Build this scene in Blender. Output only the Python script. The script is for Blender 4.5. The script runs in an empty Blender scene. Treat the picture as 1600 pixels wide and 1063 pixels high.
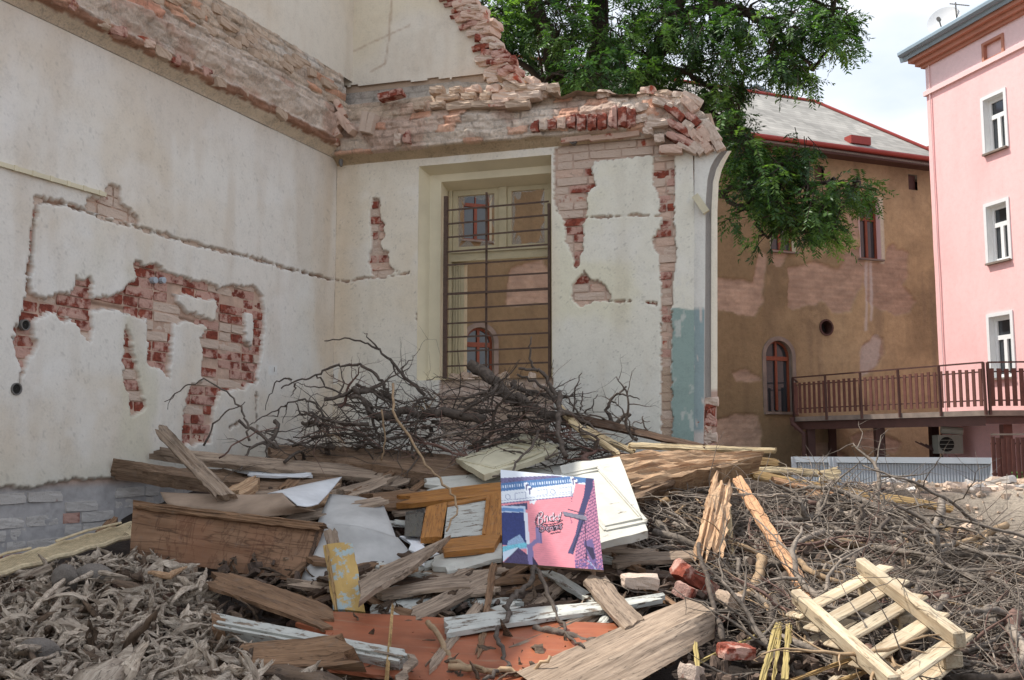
import bpy, math, random
import numpy as np
from mathutils import Vector, Matrix

# ---------------------------------------------------------------- camera, world, sun
SC = bpy.context.scene
COL = SC.collection
EYE = Vector((0, 0, 2.7)); FPX = 1560.0; PITCH = math.radians(6.2)
cam = bpy.data.objects.new('camera', bpy.data.cameras.new('camera')); COL.objects.link(cam)
cam.data.lens = FPX/1600*36; cam.data.sensor_width = 36
cam.location = EYE; cam.rotation_euler = (math.pi/2+PITCH, 0, 0)
cam.data.clip_start = 0.05; cam.data.clip_end = 2000
SC.camera = cam
SUN = Vector((-0.95, 0.31, 0)).normalized(); EL = math.radians(57)
SUNV = Vector((SUN.x*math.cos(EL), SUN.y*math.cos(EL), math.sin(EL)))
w = bpy.data.worlds.new('World'); SC.world = w; w.use_nodes = True
nt = w.node_tree; nt.nodes.clear()
def N(nt, t, **k):
    n = nt.nodes.new(t)
    for a, b in k.items(): setattr(n, a, b)
    return n
sky = N(nt, 'ShaderNodeTexSky', sky_type='NISHITA', sun_disc=False)
sky.sun_elevation = EL; sky.sun_rotation = math.atan2(SUN.x, SUN.y)
sky.air_density = 1.0; sky.dust_density = 1.5; sky.ozone_density = 1.0
tc = N(nt, 'ShaderNodeTexCoord'); mp = N(nt, 'ShaderNodeMapping'); mp.inputs['Scale'].default_value = (1, 1, 2.2)
nz = N(nt, 'ShaderNodeTexNoise'); nz.inputs['Scale'].default_value = 1.7; nz.inputs['Detail'].default_value = 7; nz.inputs['Roughness'].default_value = .55
rp = N(nt, 'ShaderNodeValToRGB'); rp.color_ramp.elements[0].position = .34; rp.color_ramp.elements[1].position = .66
rp.color_ramp.elements[0].color = (.62, .62, .62, 1)
mx = N(nt, 'ShaderNodeMix', data_type='RGBA'); cr2 = N(nt, 'ShaderNodeValToRGB'); cr2.color_ramp.elements[0].position = .38; cr2.color_ramp.elements[0].color = (2.7, 3.1, 3.8, 1); cr2.color_ramp.elements[1].position = .62; cr2.color_ramp.elements[1].color = (4.6, 4.6, 4.6, 1); nz2 = N(nt, 'ShaderNodeTexNoise'); nz2.inputs['Scale'].default_value = 2.6; nz2.inputs['Detail'].default_value = 6
bg = N(nt, 'ShaderNodeBackground'); bg.inputs['Strength'].default_value = 0.14
ou = N(nt, 'ShaderNodeOutputWorld')
L = nt.links.new
L(tc.outputs['Generated'], mp.inputs[0]); L(mp.outputs[0], nz.inputs['Vector']); L(nz.outputs[0], rp.inputs[0])
L(mp.outputs[0], nz2.inputs['Vector']); L(nz2.outputs[0], cr2.inputs[0]); L(cr2.outputs[0], mx.inputs[7]); L(rp.outputs[0], mx.inputs[0]); L(sky.outputs[0], mx.inputs[6]); L(mx.outputs[2], bg.inputs[0]); L(bg.outputs[0], ou.inputs[0])
sl = bpy.data.lights.new('sun', 'SUN'); sl.energy = 3.0; sl.angle = math.radians(.6); sl.color = (1, .95, .87)
so = bpy.data.objects.new('sun', sl); COL.objects.link(so)
so.rotation_euler = SUNV.to_track_quat('Z', 'Y').to_euler()
SC.view_settings.view_transform = 'Standard'; SC.view_settings.look = 'None'
SC.view_settings.exposure = 0.97; SC.view_settings.gamma = 1; SC.view_settings.use_curve_mapping = False
SC.render.engine = 'CYCLES'; SC.cycles.use_denoising = True
SC.cycles.max_bounces = 7; SC.cycles.diffuse_bounces = 4; SC.cycles.transparent_max_bounces = 10

# ---------------------------------------------------------------- helpers
def srgb(r, g, b):
    f = lambda c: (c/12.92 if c <= .04045 else ((c+.055)/1.055)**2.4)
    return (f(r/255), f(g/255), f(b/255))
def ray(px, py):
    x = (px-800)/FPX; y = -(py-531.5)/FPX
    c, s = math.cos(PITCH), math.sin(PITCH)
    return Vector((x, c - y*s, s + y*c))
def at(px, py, Y):
    d = ray(px, py); return EYE + d*(Y/d.y)
def rays(P):
    P = np.asarray(P, float); x = (P[..., 0]-800)/FPX; y = -(P[..., 1]-531.5)/FPX
    c, s = math.cos(PITCH), math.sin(PITCH)
    return np.stack([x, c-y*s, s+y*c], -1)

class Wall:
    def __init__(self, O, u):
        self.O = Vector((O[0], O[1], 0)); self.u = Vector((u[0], u[1], 0)).normalized()
        self.n = Vector((self.u.y, -self.u.x, 0))
        if self.n.dot(EYE-self.O) < 0: self.n = -self.n
    def hit(self, px, py, off=0):
        d = ray(px, py); P0 = self.O + self.n*off
        t = (P0-EYE).dot(self.n)/d.dot(self.n); p = EYE + d*t
        return ((p-P0).dot(self.u), p.z)
    def hits(self, pts, off=0): return np.array([self.hit(a, b, off) for a, b in pts])
    def s(self, px, py=600): return self.hit(px, py)[0]
    def pt(self, s, h, o=0): 
        p = self.O + self.u*s + self.n*o; return Vector((p.x, p.y, h))
    def arr(self, S, H, Of):
        P = np.empty(S.shape+(3,))
        P[..., 0] = self.O.x + self.u.x*S + self.n.x*Of
        P[..., 1] = self.O.y + self.u.y*S + self.n.y*Of
        P[..., 2] = H
        return P
    def mat(self, s, h, o=0, roll=0, yaw=0):
        u = self.u; y = Vector((-u.y, u.x, 0))
        R = Matrix(((u.x, y.x, 0, 0), (u.y, y.y, 0, 0), (0, 0, 1, 0), (0, 0, 0, 1)))
        return Matrix.Translation(self.pt(s, h, o)) @ R @ Matrix.Rotation(yaw, 4, 'Z') @ Matrix.Rotation(roll, 4, 'Y')

def _h(ix, iy, iz, seed):
    h = (ix.astype(np.int64)*374761393 + iy.astype(np.int64)*668265263 + iz.astype(np.int64)*2147483647 + seed*1274126177) & 0xffffffff
    h = ((h ^ (h >> 13))*1274126177) & 0xffffffff
    h = ((h ^ (h >> 16))*2246822519) & 0xffffffff
    return ((h ^ (h >> 15)) & 0xffffff)/float(0xffffff)
def vn(x, y, z=None, seed=0):
    x = np.asarray(x, float); y = np.asarray(y, float)
    z = np.zeros_like(x) if z is None else np.asarray(z, float)
    x0, y0, z0 = np.floor(x), np.floor(y), np.floor(z)
    f = lambda t: t*t*(3-2*t)
    u, v, ww = f(x-x0), f(y-y0), f(z-z0)
    r = 0
    for dz in (0, 1):
        a = _h(x0, y0, z0+dz, seed)*(1-u)+_h(x0+1, y0, z0+dz, seed)*u
        b = _h(x0, y0+1, z0+dz, seed)*(1-u)+_h(x0+1, y0+1, z0+dz, seed)*u
        r = r + (a*(1-v)+b*v)*((1-ww) if dz == 0 else ww)
    return r*2-1
def fbm(x, y, z=None, o=4, seed=0):
    r = 0; a = 1; t = 0
    for i in range(o):
        k = 2.03**i
        r = r + a*vn(x*k, y*k, None if z is None else z*k, seed+i*17); t += a; a *= .5
    return r/t
def sstep(a, b, x):
    t = np.clip((x-a)/(b-a), 0, 1); return t*t*(3-2*t)
def seg_d(X, Y, a, b):
    ab = b-a; L2 = (ab**2).sum()+1e-12
    t = np.clip(((X-a[0])*ab[0]+(Y-a[1])*ab[1])/L2, 0, 1)
    return np.hypot(X-a[0]-t*ab[0], Y-a[1]-t*ab[1])
def sd_poly(X, Y, P):           # positive inside
    P = np.asarray(P); n = len(P); ins = np.zeros(X.shape, bool); d = np.full(X.shape, 1e9)
    for i in range(n):
        a, b = P[i], P[(i+1) % n]
        d = np.minimum(d, seg_d(X, Y, a, b))
        c = ((a[1] > Y) != (b[1] > Y))
        with np.errstate(all='ignore'):
            xi = (b[0]-a[0])*(Y-a[1])/(b[1]-a[1]+1e-15)+a[0]
        ins ^= c & (X < xi)
    return np.where(ins, d, -d)
def sd_line(X, Y, P, w):
    P = np.asarray(P); d = np.full(X.shape, 1e9)
    for a, b in zip(P[:-1], P[1:]): d = np.minimum(d, seg_d(X, Y, a, b))
    return w/2-d

def tag(o, label=None, cat=None, group=None, kind=None):
    if label: o['label'] = label
    if cat: o['category'] = cat
    if group: o['group'] = group
    if kind: o['kind'] = kind
    return o
def basis(o):
    m = o.matrix_basis.copy()
    return m if o.parent is None else basis(o.parent) @ o.matrix_parent_inverse @ m
def put(o, parent=None, M=None):
    COL.objects.link(o)
    if M is not None: o.matrix_basis = M
    if parent is not None:
        o.parent = parent; o.matrix_parent_inverse = basis(parent).inverted()
    return o
def empty(name, loc, label, cat, group=None):
    o = bpy.data.objects.new(name, None); o.empty_display_size = .2
    o.matrix_basis = Matrix.Translation(Vector(loc)); COL.objects.link(o)
    return tag(o, label, cat, group, 'thing')
def mesh(name, V, F, mats, smooth=False, mi=None):
    me = bpy.data.meshes.new(name); me.from_pydata([tuple(v) for v in V], [], F)
    for m in (mats if isinstance(mats, (list, tuple)) else [mats]): me.materials.append(m)
    if smooth: me.polygons.foreach_set('use_smooth', [True]*len(me.polygons))
    if mi is not None: me.polygons.foreach_set('material_index', mi)
    me.update(); return me
def obj(name, V, F, mats, parent=None, M=None, smooth=False, mi=None):
    return put(bpy.data.objects.new(name, mesh(name, V, F, mats, smooth, mi)), parent, M)
def fast(name, V, Q, mats, col=None, smooth=True, k=4):
    V = np.asarray(V, np.float32).reshape(-1, 3); Q = np.asarray(Q, np.int32).reshape(-1, k)
    me = bpy.data.meshes.new(name); me.vertices.add(len(V)); me.vertices.foreach_set('co', V.ravel())
    me.loops.add(Q.size); me.loops.foreach_set('vertex_index', Q.ravel())
    me.polygons.add(len(Q)); me.polygons.foreach_set('loop_start', np.arange(0, Q.size, k, dtype=np.int32))
    me.polygons.foreach_set('loop_total', np.full(len(Q), k, np.int32))
    me.polygons.foreach_set('use_smooth', np.full(len(Q), smooth))
    if col is not None:
        c = np.ones((len(V), 4), np.float32); c[:, :3] = np.asarray(col).reshape(-1, 3)
        a = me.color_attributes.new('col', 'FLOAT_COLOR', 'POINT'); a.data.foreach_set('color', c.ravel())
    for m in (mats if isinstance(mats, (list, tuple)) else [mats]): me.materials.append(m)
    me.update(); me.validate(); return me
def gridmesh(name, P, mats, col=None, keep=None, flip=False, smooth=True):
    n, m = P.shape[:2]; idx = np.arange(n*m).reshape(n, m)
    Q = np.stack([idx[:-1, :-1], idx[1:, :-1], idx[1:, 1:], idx[:-1, 1:]], -1)
    if flip: Q = Q[..., ::-1]
    if keep is not None:
        kc = keep[:-1, :-1] & keep[1:, :-1] & keep[1:, 1:] & keep[:-1, 1:]; Q = Q[kc]
    Q = Q.reshape(-1, 4)
    used = np.zeros(n*m, bool); used[Q.ravel()] = True; rm = np.cumsum(used)-1
    return fast(name, P.reshape(-1, 3)[used], rm[Q], mats, None if col is None else col.reshape(-1, 3)[used], smooth)
def box(x0, x1, y0, y1, z0, z1):
    V = [(x, y, z) for x in (x0, x1) for y in (y0, y1) for z in (z0, z1)]
    return V, [(0, 1, 3, 2), (4, 6, 7, 5), (0, 4, 5, 1), (2, 3, 7, 6), (0, 2, 6, 4), (1, 5, 7, 3)]
def wbox(W, s0, s1, h0, h1, o0, o1):
    V, F = box(s0, s1, o0, o1, h0, h1)
    return [W.pt(a, c, b) for a, b, c in V], F
class MB:
    def __init__(self): self.V = []; self.F = []
    def add(self, VF):
        b = len(self.V); self.V += [tuple(v) for v in VF[0]]; self.F += [tuple(i+b for i in f) for f in VF[1]]; return self
    def build(self, name, mat, parent=None, smooth=False): return obj(name, self.V, self.F, mat, parent, None, smooth)
def bar(a, b, w, t, up=(0, 0, 1)):
    a, b = Vector(a), Vector(b); x = (b-a).normalized(); up = Vector(up)
    y = up.cross(x)
    if y.length < 1e-4: y = Vector((0, 1, 0)).cross(x)
    y.normalize(); z = x.cross(y)
    V = [p + y*sy*w/2 + z*sz*t/2 for p in (a, b) for sy in (-1, 1) for sz in (-1, 1)]
    return V, [(0, 1, 3, 2), (4, 6, 7, 5), (0, 4, 5, 1), (2, 3, 7, 6), (0, 2, 6, 4), (1, 5, 7, 3)]
def tube(pts, rad, sides=6, cap=True):
    pts = [Vector(p) for p in pts]; n = len(pts)
    if not hasattr(rad, '__len__'): rad = [rad]*n
    V = []; F = []; ref = None
    for i, p in enumerate(pts):
        t = (pts[min(i+1, n-1)]-pts[max(i-1, 0)]); t = t.normalized() if t.length > 1e-9 else Vector((0, 0, 1))
        if ref is None:
            ref = t.cross(Vector((.3, .2, .93)));
            if ref.length < .05: ref = t.cross(Vector((1, 0, 0)))
        ref = (ref - t*ref.dot(t)).normalized(); b = t.cross(ref)
        for k in range(sides):
            a = 2*math.pi*k/sides; V.append(p + (ref*math.cos(a)+b*math.sin(a))*rad[i])
    for i in range(n-1):
        for k in range(sides):
            k2 = (k+1) % sides; F.append((i*sides+k, i*sides+k2, (i+1)*sides+k2, (i+1)*sides+k))
    if cap:
        F.append(tuple(range(sides))[::-1]); F.append(tuple((n-1)*sides+k for k in range(sides)))
    return V, F

# ---------------------------------------------------------------- materials
def newmat(name):
    m = bpy.data.materials.new(name); m.use_nodes = True; nt = m.node_tree; nt.nodes.clear()
    o = N(nt, 'ShaderNodeOutputMaterial'); b = N(nt, 'ShaderNodeBsdfPrincipled'); nt.links.new(b.outputs[0], o.inputs[0])
    b.inputs['Specular IOR Level'].default_value = .3
    return m, nt, b
def noise(nt, vec, scale, detail=5, rough=.55, dist=0):
    n = N(nt, 'ShaderNodeTexNoise'); n.inputs['Scale'].default_value = scale; n.inputs['Detail'].default_value = detail
    n.inputs['Roughness'].default_value = rough; n.inputs['Distortion'].default_value = dist
    if vec is not None: nt.links.new(vec, n.inputs['Vector'])
    return n.outputs[0]
def ramp(nt, v, stops, inter='LINEAR'):
    r = N(nt, 'ShaderNodeValToRGB'); cr = r.color_ramp; cr.interpolation = inter
    while len(cr.elements) > 1: cr.elements.remove(cr.elements[-1])
    for i, (p, c) in enumerate(stops):
        e = cr.elements[0] if i == 0 else cr.elements.new(p)
        e.position = p; e.color = (c, c, c, 1) if not hasattr(c, '__len__') else (*c, 1)
    nt.links.new(v, r.inputs[0]); return r.outputs[0]
def mixc(nt, f, a, b, mode='MIX'):
    m = N(nt, 'ShaderNodeMix', data_type='RGBA', blend_type=mode)
    for s, v in ((0, f), (6, a), (7, b)):
        if hasattr(v, 'is_output'): nt.links.new(v, m.inputs[s])
        elif s == 0: m.inputs[0].default_value = v
        else: m.inputs[s].default_value = (*v, 1)
    return m.outputs[2]
def math_(nt, op, a, b=0.0):
    m = N(nt, 'ShaderNodeMath', operation=op)
    for i, v in enumerate((a, b)):
        if hasattr(v, 'is_output'): nt.links.new(v, m.inputs[i])
        else: m.inputs[i].default_value = v
    return m.outputs[0]
def bump(nt, b, h, strength=.5, dist=.01):
    n = N(nt, 'ShaderNodeBump'); n.inputs['Strength'].default_value = strength; n.inputs['Distance'].default_value = dist
    nt.links.new(h, n.inputs['Height']); nt.links.new(n.outputs[0], b.inputs['Normal'])
def coords(nt, kind='Object', scale=(1, 1, 1), rnd=False):
    t = N(nt, 'ShaderNodeTexCoord'); v = t.outputs[kind]
    if rnd:
        oi = N(nt, 'ShaderNodeObjectInfo'); mul = N(nt, 'ShaderNodeVectorMath', operation='SCALE')
        cb = N(nt, 'ShaderNodeCombineXYZ'); nt.links.new(oi.outputs['Random'], cb.inputs[0]); nt.links.new(oi.outputs['Random'], cb.inputs[1])
        nt.links.new(cb.outputs[0], mul.inputs[0]); mul.inputs['Scale'].default_value = 37.3
        ad = N(nt, 'ShaderNodeVectorMath', operation='ADD'); nt.links.new(v, ad.inputs[0]); nt.links.new(mul.outputs[0], ad.inputs[1]); v = ad.outputs[0]
    m = N(nt, 'ShaderNodeMapping'); m.inputs['Scale'].default_value = scale; nt.links.new(v, m.inputs[0]); return m.outputs[0]
def rnd(nt): return N(nt, 'ShaderNodeObjectInfo').outputs['Random']

def mat_vcol(name, bs=.6, rough=.92, fine=.16, dist=.006, big=0.0):
    m, nt, b = newmat(name)
    a = N(nt, 'ShaderNodeAttribute'); a.attribute_name = 'col'
    v = coords(nt)
    n1 = noise(nt, v, 55, 6, .7); n2 = noise(nt, v, 9, 5, .6); n3 = noise(nt, v, 260, 2, .5)
    f = math_(nt, 'ADD', math_(nt, 'MULTIPLY', n1, .6), math_(nt, 'MULTIPLY', n2, .4))
    k = ramp(nt, f, [(.3, 1-fine*1.4), (.5, 1.0), (.7, 1+fine*.5)])
    c = mixc(nt, 1.0, a.outputs['Color'], k, 'MULTIPLY')
    nt.links.new(c, b.inputs['Base Color']); b.inputs['Roughness'].default_value = rough
    hh = math_(nt, 'ADD', math_(nt, 'MULTIPLY', n1, .8), math_(nt, 'MULTIPLY', n3, .5))
    hh = math_(nt, 'ADD', hh, math_(nt, 'MULTIPLY', n2, 1.5))
    bump(nt, b, hh, bs, dist)
    return m
M = {}
M['plaster'] = mat_vcol('lime_plaster', .45, fine=.12, dist=.004)
M['rough'] = mat_vcol('rough_masonry', 1.0, fine=.35, dist=.02)
M['stucco'] = mat_vcol('old_stucco', .8, fine=.2, dist=.03)
M['dirt'] = mat_vcol('rubble_dirt', 1.0, fine=.5, dist=.03)

def mat_brick(name, c1, c2, dust, dustc, lo=.45):
    m, nt, b = newmat(name); v = coords(nt, rnd=True); r = rnd(nt)
    base = mixc(nt, r, c1, c2)
    n1 = noise(nt, v, 22, 6, .65); n2 = noise(nt, v, 9, 4, .6)
    base = mixc(nt, ramp(nt, n1, [(.3, 0), (.7, 1)]), base, tuple(x*.55 for x in c2))
    msk = ramp(nt, math_(nt, 'ADD', n2, math_(nt, 'MULTIPLY', r, .12)), [(lo+.06-dust*.2, 0), (lo+.16-dust*.2, 1)])
    c = mixc(nt, msk, base, dustc)
    nt.links.new(c, b.inputs['Base Color']); b.inputs['Roughness'].default_value = .95
    bump(nt, b, math_(nt, 'ADD', n1, math_(nt, 'MULTIPLY', noise(nt, v, 110, 3, .6), .4)), .9, .012)
    return m
M['brick_red'] = mat_brick('red_brick', srgb(166, 88, 68), srgb(134, 70, 58), .3, srgb(190, 152, 138), .50)
M['brick_dusty'] = mat_brick('dusty_brick', srgb(178, 116, 98), srgb(156, 96, 82), .95, srgb(200, 180, 164))
M['brick_white'] = mat_brick('whitewashed_brick', srgb(150, 76, 62), srgb(120, 66, 56), 1.15, srgb(190, 184, 178))
M['brick_beige'] = mat_brick('mortar_coated_brick', srgb(176, 140, 118), srgb(160, 120, 100), 1.1, srgb(184, 162, 142))
M['brick_salmon'] = mat_brick('salmon_brick', srgb(190, 96, 68), srgb(168, 82, 62), .6, srgb(204, 176, 158))

def mat_wood(name, c1, c2, dark=None, paint=None, chip=.5, chipw=.06, grain=26, gl=1.6, rough=.8, bs=.5, paint2=None, p2=.5, crack=False):
    m, nt, b = newmat(name); v0 = coords(nt, rnd=True); 
    mp = N(nt, 'ShaderNodeMapping'); mp.inputs['Scale'].default_value = (gl, grain, grain); nt.links.new(v0, mp.inputs[0]); v = mp.outputs[0]
    g = noise(nt, v, 1.6, 7, .68, .35); g2 = noise(nt, v, 5, 4, .6); big = noise(nt, v0, 3.2, 4, .6)
    base = mixc(nt, ramp(nt, g, [(.32, 0), (.62, 1)]), c2, c1)
    base = mixc(nt, 1.0, base, ramp(nt, big, [(.3, .74), (.6, 1.06)]), 'MULTIPLY')
    base = mixc(nt, 1.0, base, ramp(nt, rnd(nt), [(0, .84), (1, 1.1)]), 'MULTIPLY')
    if grain > 8:
        mpc = N(nt, 'ShaderNodeMapping'); mpc.inputs['Scale'].default_value = (gl*.9, grain*1.1, grain*1.1); nt.links.new(v0, mpc.inputs[0]); gc = noise(nt, mpc.outputs[0], 1.0, 3, .5, .2)
        base = mixc(nt, ramp(nt, gc, [(.485, 0), (.5, .75), (.512, 0)]), base, tuple(q*.25 for q in c2)); dn = noise(nt, v0, 14, 6, .75); base = mixc(nt, ramp(nt, dn, [(.55, 0), (.68, .4)]), base, S_(120, 108, 98))
    if dark: base = mixc(nt, ramp(nt, g2, [(.58, 0), (.7, .8)]), base, dark)
    if crack:
        mp3 = N(nt, 'ShaderNodeMapping'); mp3.inputs['Scale'].default_value = (5, 1.6, 1); nt.links.new(v0, mp3.inputs[0]); ck = noise(nt, mp3.outputs[0], 1.6, 5, .6, .6)
        base = mixc(nt, ramp(nt, ck, [(.47, 0), (.5, .55), (.515, 0)]), base, S_(70, 46, 34)); big2 = noise(nt, v0, 1.6, 5, .65); base = mixc(nt, ramp(nt, big2, [(.5, 0), (.62, .45)]), base, S_(120, 78, 56))
    h = math_(nt, 'ADD', g, math_(nt, 'MULTIPLY', g2, .5))
    if paint:
        mp2 = N(nt, 'ShaderNodeMapping'); mp2.inputs['Scale'].default_value = (.45, 1.6, 1.6); nt.links.new(v0, mp2.inputs[0])
        cn = math_(nt, 'ADD', math_(nt, 'MULTIPLY', noise(nt, mp2.outputs[0], 16, 7, .75), .7), math_(nt, 'MULTIPLY', g, .3))
        pk = ramp(nt, cn, [(chip, 1), (chip+chipw, 0)])
        pc = mixc(nt, 1.0, paint, ramp(nt, noise(nt, v0, 6, 5, .6), [(.3, .82), (.65, 1.03)]), 'MULTIPLY')
        if paint2: pc = mixc(nt, ramp(nt, noise(nt, v0, 7, 6, .75), [(p2, 0), (p2+.04, 1)]), pc, paint2)
        base = mixc(nt, pk, base, pc); h = math_(nt, 'ADD', math_(nt, 'MULTIPLY', h, .6), pk)
    nt.links.new(base, b.inputs['Base Color']); b.inputs['Roughness'].default_value = rough
    bump(nt, b, h, bs, .006)
    return m
S_ = srgb
M['w_grey'] = mat_wood('weathered_wood', S_(172, 152, 132), S_(118, 100, 84), S_(64, 52, 44))
M['w_brown'] = mat_wood('brown_old_wood', S_(150, 118, 90), S_(100, 74, 54), S_(50, 36, 28))
M['w_rot'] = mat_wood('rotten_beam_wood', S_(156, 130, 106), S_(104, 80, 62), S_(58, 40, 28), bs=1.0, grain=34, gl=1.2)
M['w_split'] = mat_wood('split_orange_wood', S_(200, 168, 134), S_(150, 112, 82), S_(96, 66, 48), bs=1.0, grain=30, gl=1.2)
M['w_fresh'] = mat_wood('fresh_pale_wood', S_(216, 196, 158), S_(194, 168, 126), None, bs=.25, grain=20)
M['w_pallet'] = mat_wood('pallet_wood', S_(204, 190, 164), S_(172, 150, 122), S_(130, 108, 82), bs=.3, grain=18)
M['w_lath'] = mat_wood('orange_lath_wood', S_(206, 162, 124), S_(176, 130, 94), S_(120, 80, 56), bs=.3)
M['w_ochre'] = mat_wood('ochre_wood', S_(178, 148, 100), S_(144, 112, 72), S_(96, 70, 40), bs=.4)
M['w_dark'] = mat_wood('dark_wood', S_(96, 74, 58), S_(64, 50, 40), S_(36, 28, 24))
M['w_chest'] = mat_wood('stained_panel_wood', S_(152, 118, 92), S_(124, 92, 68), S_(84, 58, 42), grain=9, gl=1.0, bs=.3, crack=True)
M['p_white'] = mat_wood('white_painted_wood', S_(150, 130, 108), S_(110, 92, 74), None, S_(198, 196, 186), .60, .03)
M['p_cream'] = mat_wood('cream_painted_wood', S_(160, 140, 108), S_(120, 100, 76), None, S_(212, 204, 176), .61, .03)
M['p_greyw'] = mat_wood('worn_grey_white_paint', S_(140, 124, 108), S_(104, 90, 78), None, S_(190, 190, 182), .53, .04)
M['p_yellow'] = mat_wood('yellow_blue_painted_wood', S_(150, 120, 84), S_(110, 84, 60), None, S_(188, 156, 96), .62, .03, paint2=S_(156, 170, 170), p2=.53)
M['p_brown'] = mat_wood('brown_varnished_frame', S_(178, 124, 66), S_(148, 96, 48), S_(100, 66, 38), bs=.25, rough=.5)
M['orange'] = mat_wood('orange_laminate', S_(168, 100, 70), S_(146, 84, 58), S_(150, 116, 94), bs=.12, rough=.42, grain=6, gl=.8)
M['hard_white'] = mat_wood('white_hardboard_face', S_(224, 226, 228), S_(206, 208, 210), None, bs=.1, rough=.4, grain=3)
M['hard_brown'] = mat_wood('hardboard_back', S_(172, 150, 130), S_(150, 130, 112), None, bs=.15, rough=.8, grain=4)
M['yel_trim'] = mat_wood('yellow_trim_paint', S_(170, 150, 100), S_(140, 118, 74), None, S_(168, 150, 98), .58, .04)

def mat_simple(name, c, rough=.6, var=.15, scale=12, metal=0, bs=0, spec=.3, rv=0):
    m, nt, b = newmat(name); v = coords(nt, rnd=True); n = noise(nt, v, scale, 5, .6)
    col = mixc(nt, 1.0, c, ramp(nt, n, [(.3, 1-var), (.7, 1+var*.4)]), 'MULTIPLY')
    if rv: col = mixc(nt, 1.0, col, ramp(nt, rnd(nt), [(0, 1-rv), (1, 1+rv*.5)]), 'MULTIPLY')
    nt.links.new(col, b.inputs['Base Color']); b.inputs['Roughness'].default_value = rough; b.inputs['Metallic'].default_value = metal
    b.inputs['Specular IOR Level'].default_value = spec
    if bs: bump(nt, b, n, bs, .01)
    return m
M['bark_dark'] = mat_simple('dark_bark', S_(104, 93, 84), .9, .5, 30, bs=.8, rv=.3)
M['bark'] = mat_simple('grey_bark', S_(146, 134, 122), .9, .55, 30, bs=.8, rv=.35)
M['bark_red'] = mat_simple('reddish_twig_bark', S_(118, 92, 82), .85, .4, 30, bs=.4, rv=.3)
M['bark_pale'] = mat_simple('pale_peeled_bark', S_(168, 142, 112), .85, .35, 22, bs=.5, rv=.2)
M['treebark'] = mat_simple('tree_bark', S_(62, 52, 44), .95, .5, 8, bs=1)
M['iron'] = mat_simple('rusty_iron', S_(92, 74, 64), .75, .35, 25, bs=.3)
M['shard'] = mat_wood('splintered_rotten_wood', S_(212, 196, 176), S_(136, 118, 102), S_(58, 48, 40), grain=30, gl=3, bs=1.0)
M['shard_dk'] = mat_wood('dark_splintered_wood', S_(118, 98, 80), S_(72, 58, 48), S_(34, 28, 24), grain=30, gl=3, bs=1.0)
M['rope'] = mat_simple('straw_reed', S_(204, 186, 152), .85, .3, 40)
M['sheetgrey'] = mat_simple('dirty_hardboard_face', S_(186, 184, 180), .6, .35, 3, bs=.1)
M['rubble'] = mat_simple('dirty_rubble', S_(116, 98, 86), .95, .55, 18, bs=.8, rv=.3)
M['stone'] = mat_simple('grey_stone', S_(130, 122, 114), .9, .3, 15, bs=.8)
M['joinery'] = mat_wood('cream_window_paint', S_(150, 132, 108), S_(120, 102, 82), None, S_(196, 184, 152), .6, .05, bs=.3)
M['white_win'] = mat_simple('white_window_paint', (.75, .75, .74), .45, .05)
M['red_win'] = mat_simple('red_brown_window_wood', S_(124, 66, 46), .45, .2)
M['redmetal'] = mat_simple('red_gutter_metal', S_(150, 62, 54), .45, .15, 4)
M['bal'] = mat_simple('brown_stained_slat', S_(98, 62, 54), .7, .25, 9, rv=.15)
M['bal_dk'] = mat_simple('dark_brown_steel', S_(78, 52, 46), .6, .2, 6)
M['concrete'] = mat_simple('grey_deck_edge', S_(128, 114, 104), .85, .3, 4, bs=.3)
M['container'] = mat_simple('white_cabin_steel', S_(168, 176, 184), .45, .06, 2)
M['zinc'] = mat_simple('blue_grey_zinc', S_(140, 156, 166), .5, .12, 2, metal=.3)
M['terra'] = mat_simple('terracotta_cornice', S_(178, 122, 102), .8, .12, 2)
M['dark'] = mat_simple('dark_interior', (.02, .018, .016), .9, .2)
M['pinklight'] = mat_simple('pale_pink_render', S_(226, 194, 192), .9, .06, 1.2, bs=.1)
M['metal_white'] = mat_simple('white_metal', (.7, .7, .7), .4, .05)
M['pipe'] = mat_simple('grey_plastic_pipe', S_(110, 106, 102), .5, .2, 10)
M['curtain'] = mat_simple('pale_curtain_cloth', (.6, .6, .6), .9, .12, 20)
def mat_glass(name, c=(.03, .035, .04), alpha=None):
    m, nt, b = newmat(name); b.inputs['Base Color'].default_value = (*c, 1); b.inputs['Roughness'].default_value = .06
    b.inputs['Specular IOR Level'].default_value = .8
    if alpha is not None: b.inputs['Alpha'].default_value = alpha
    return m
M['glass'] = mat_glass('window_glass'); M['shardglass'] = mat_glass('broken_pane_glass', (.35, .36, .34), .35)
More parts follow.
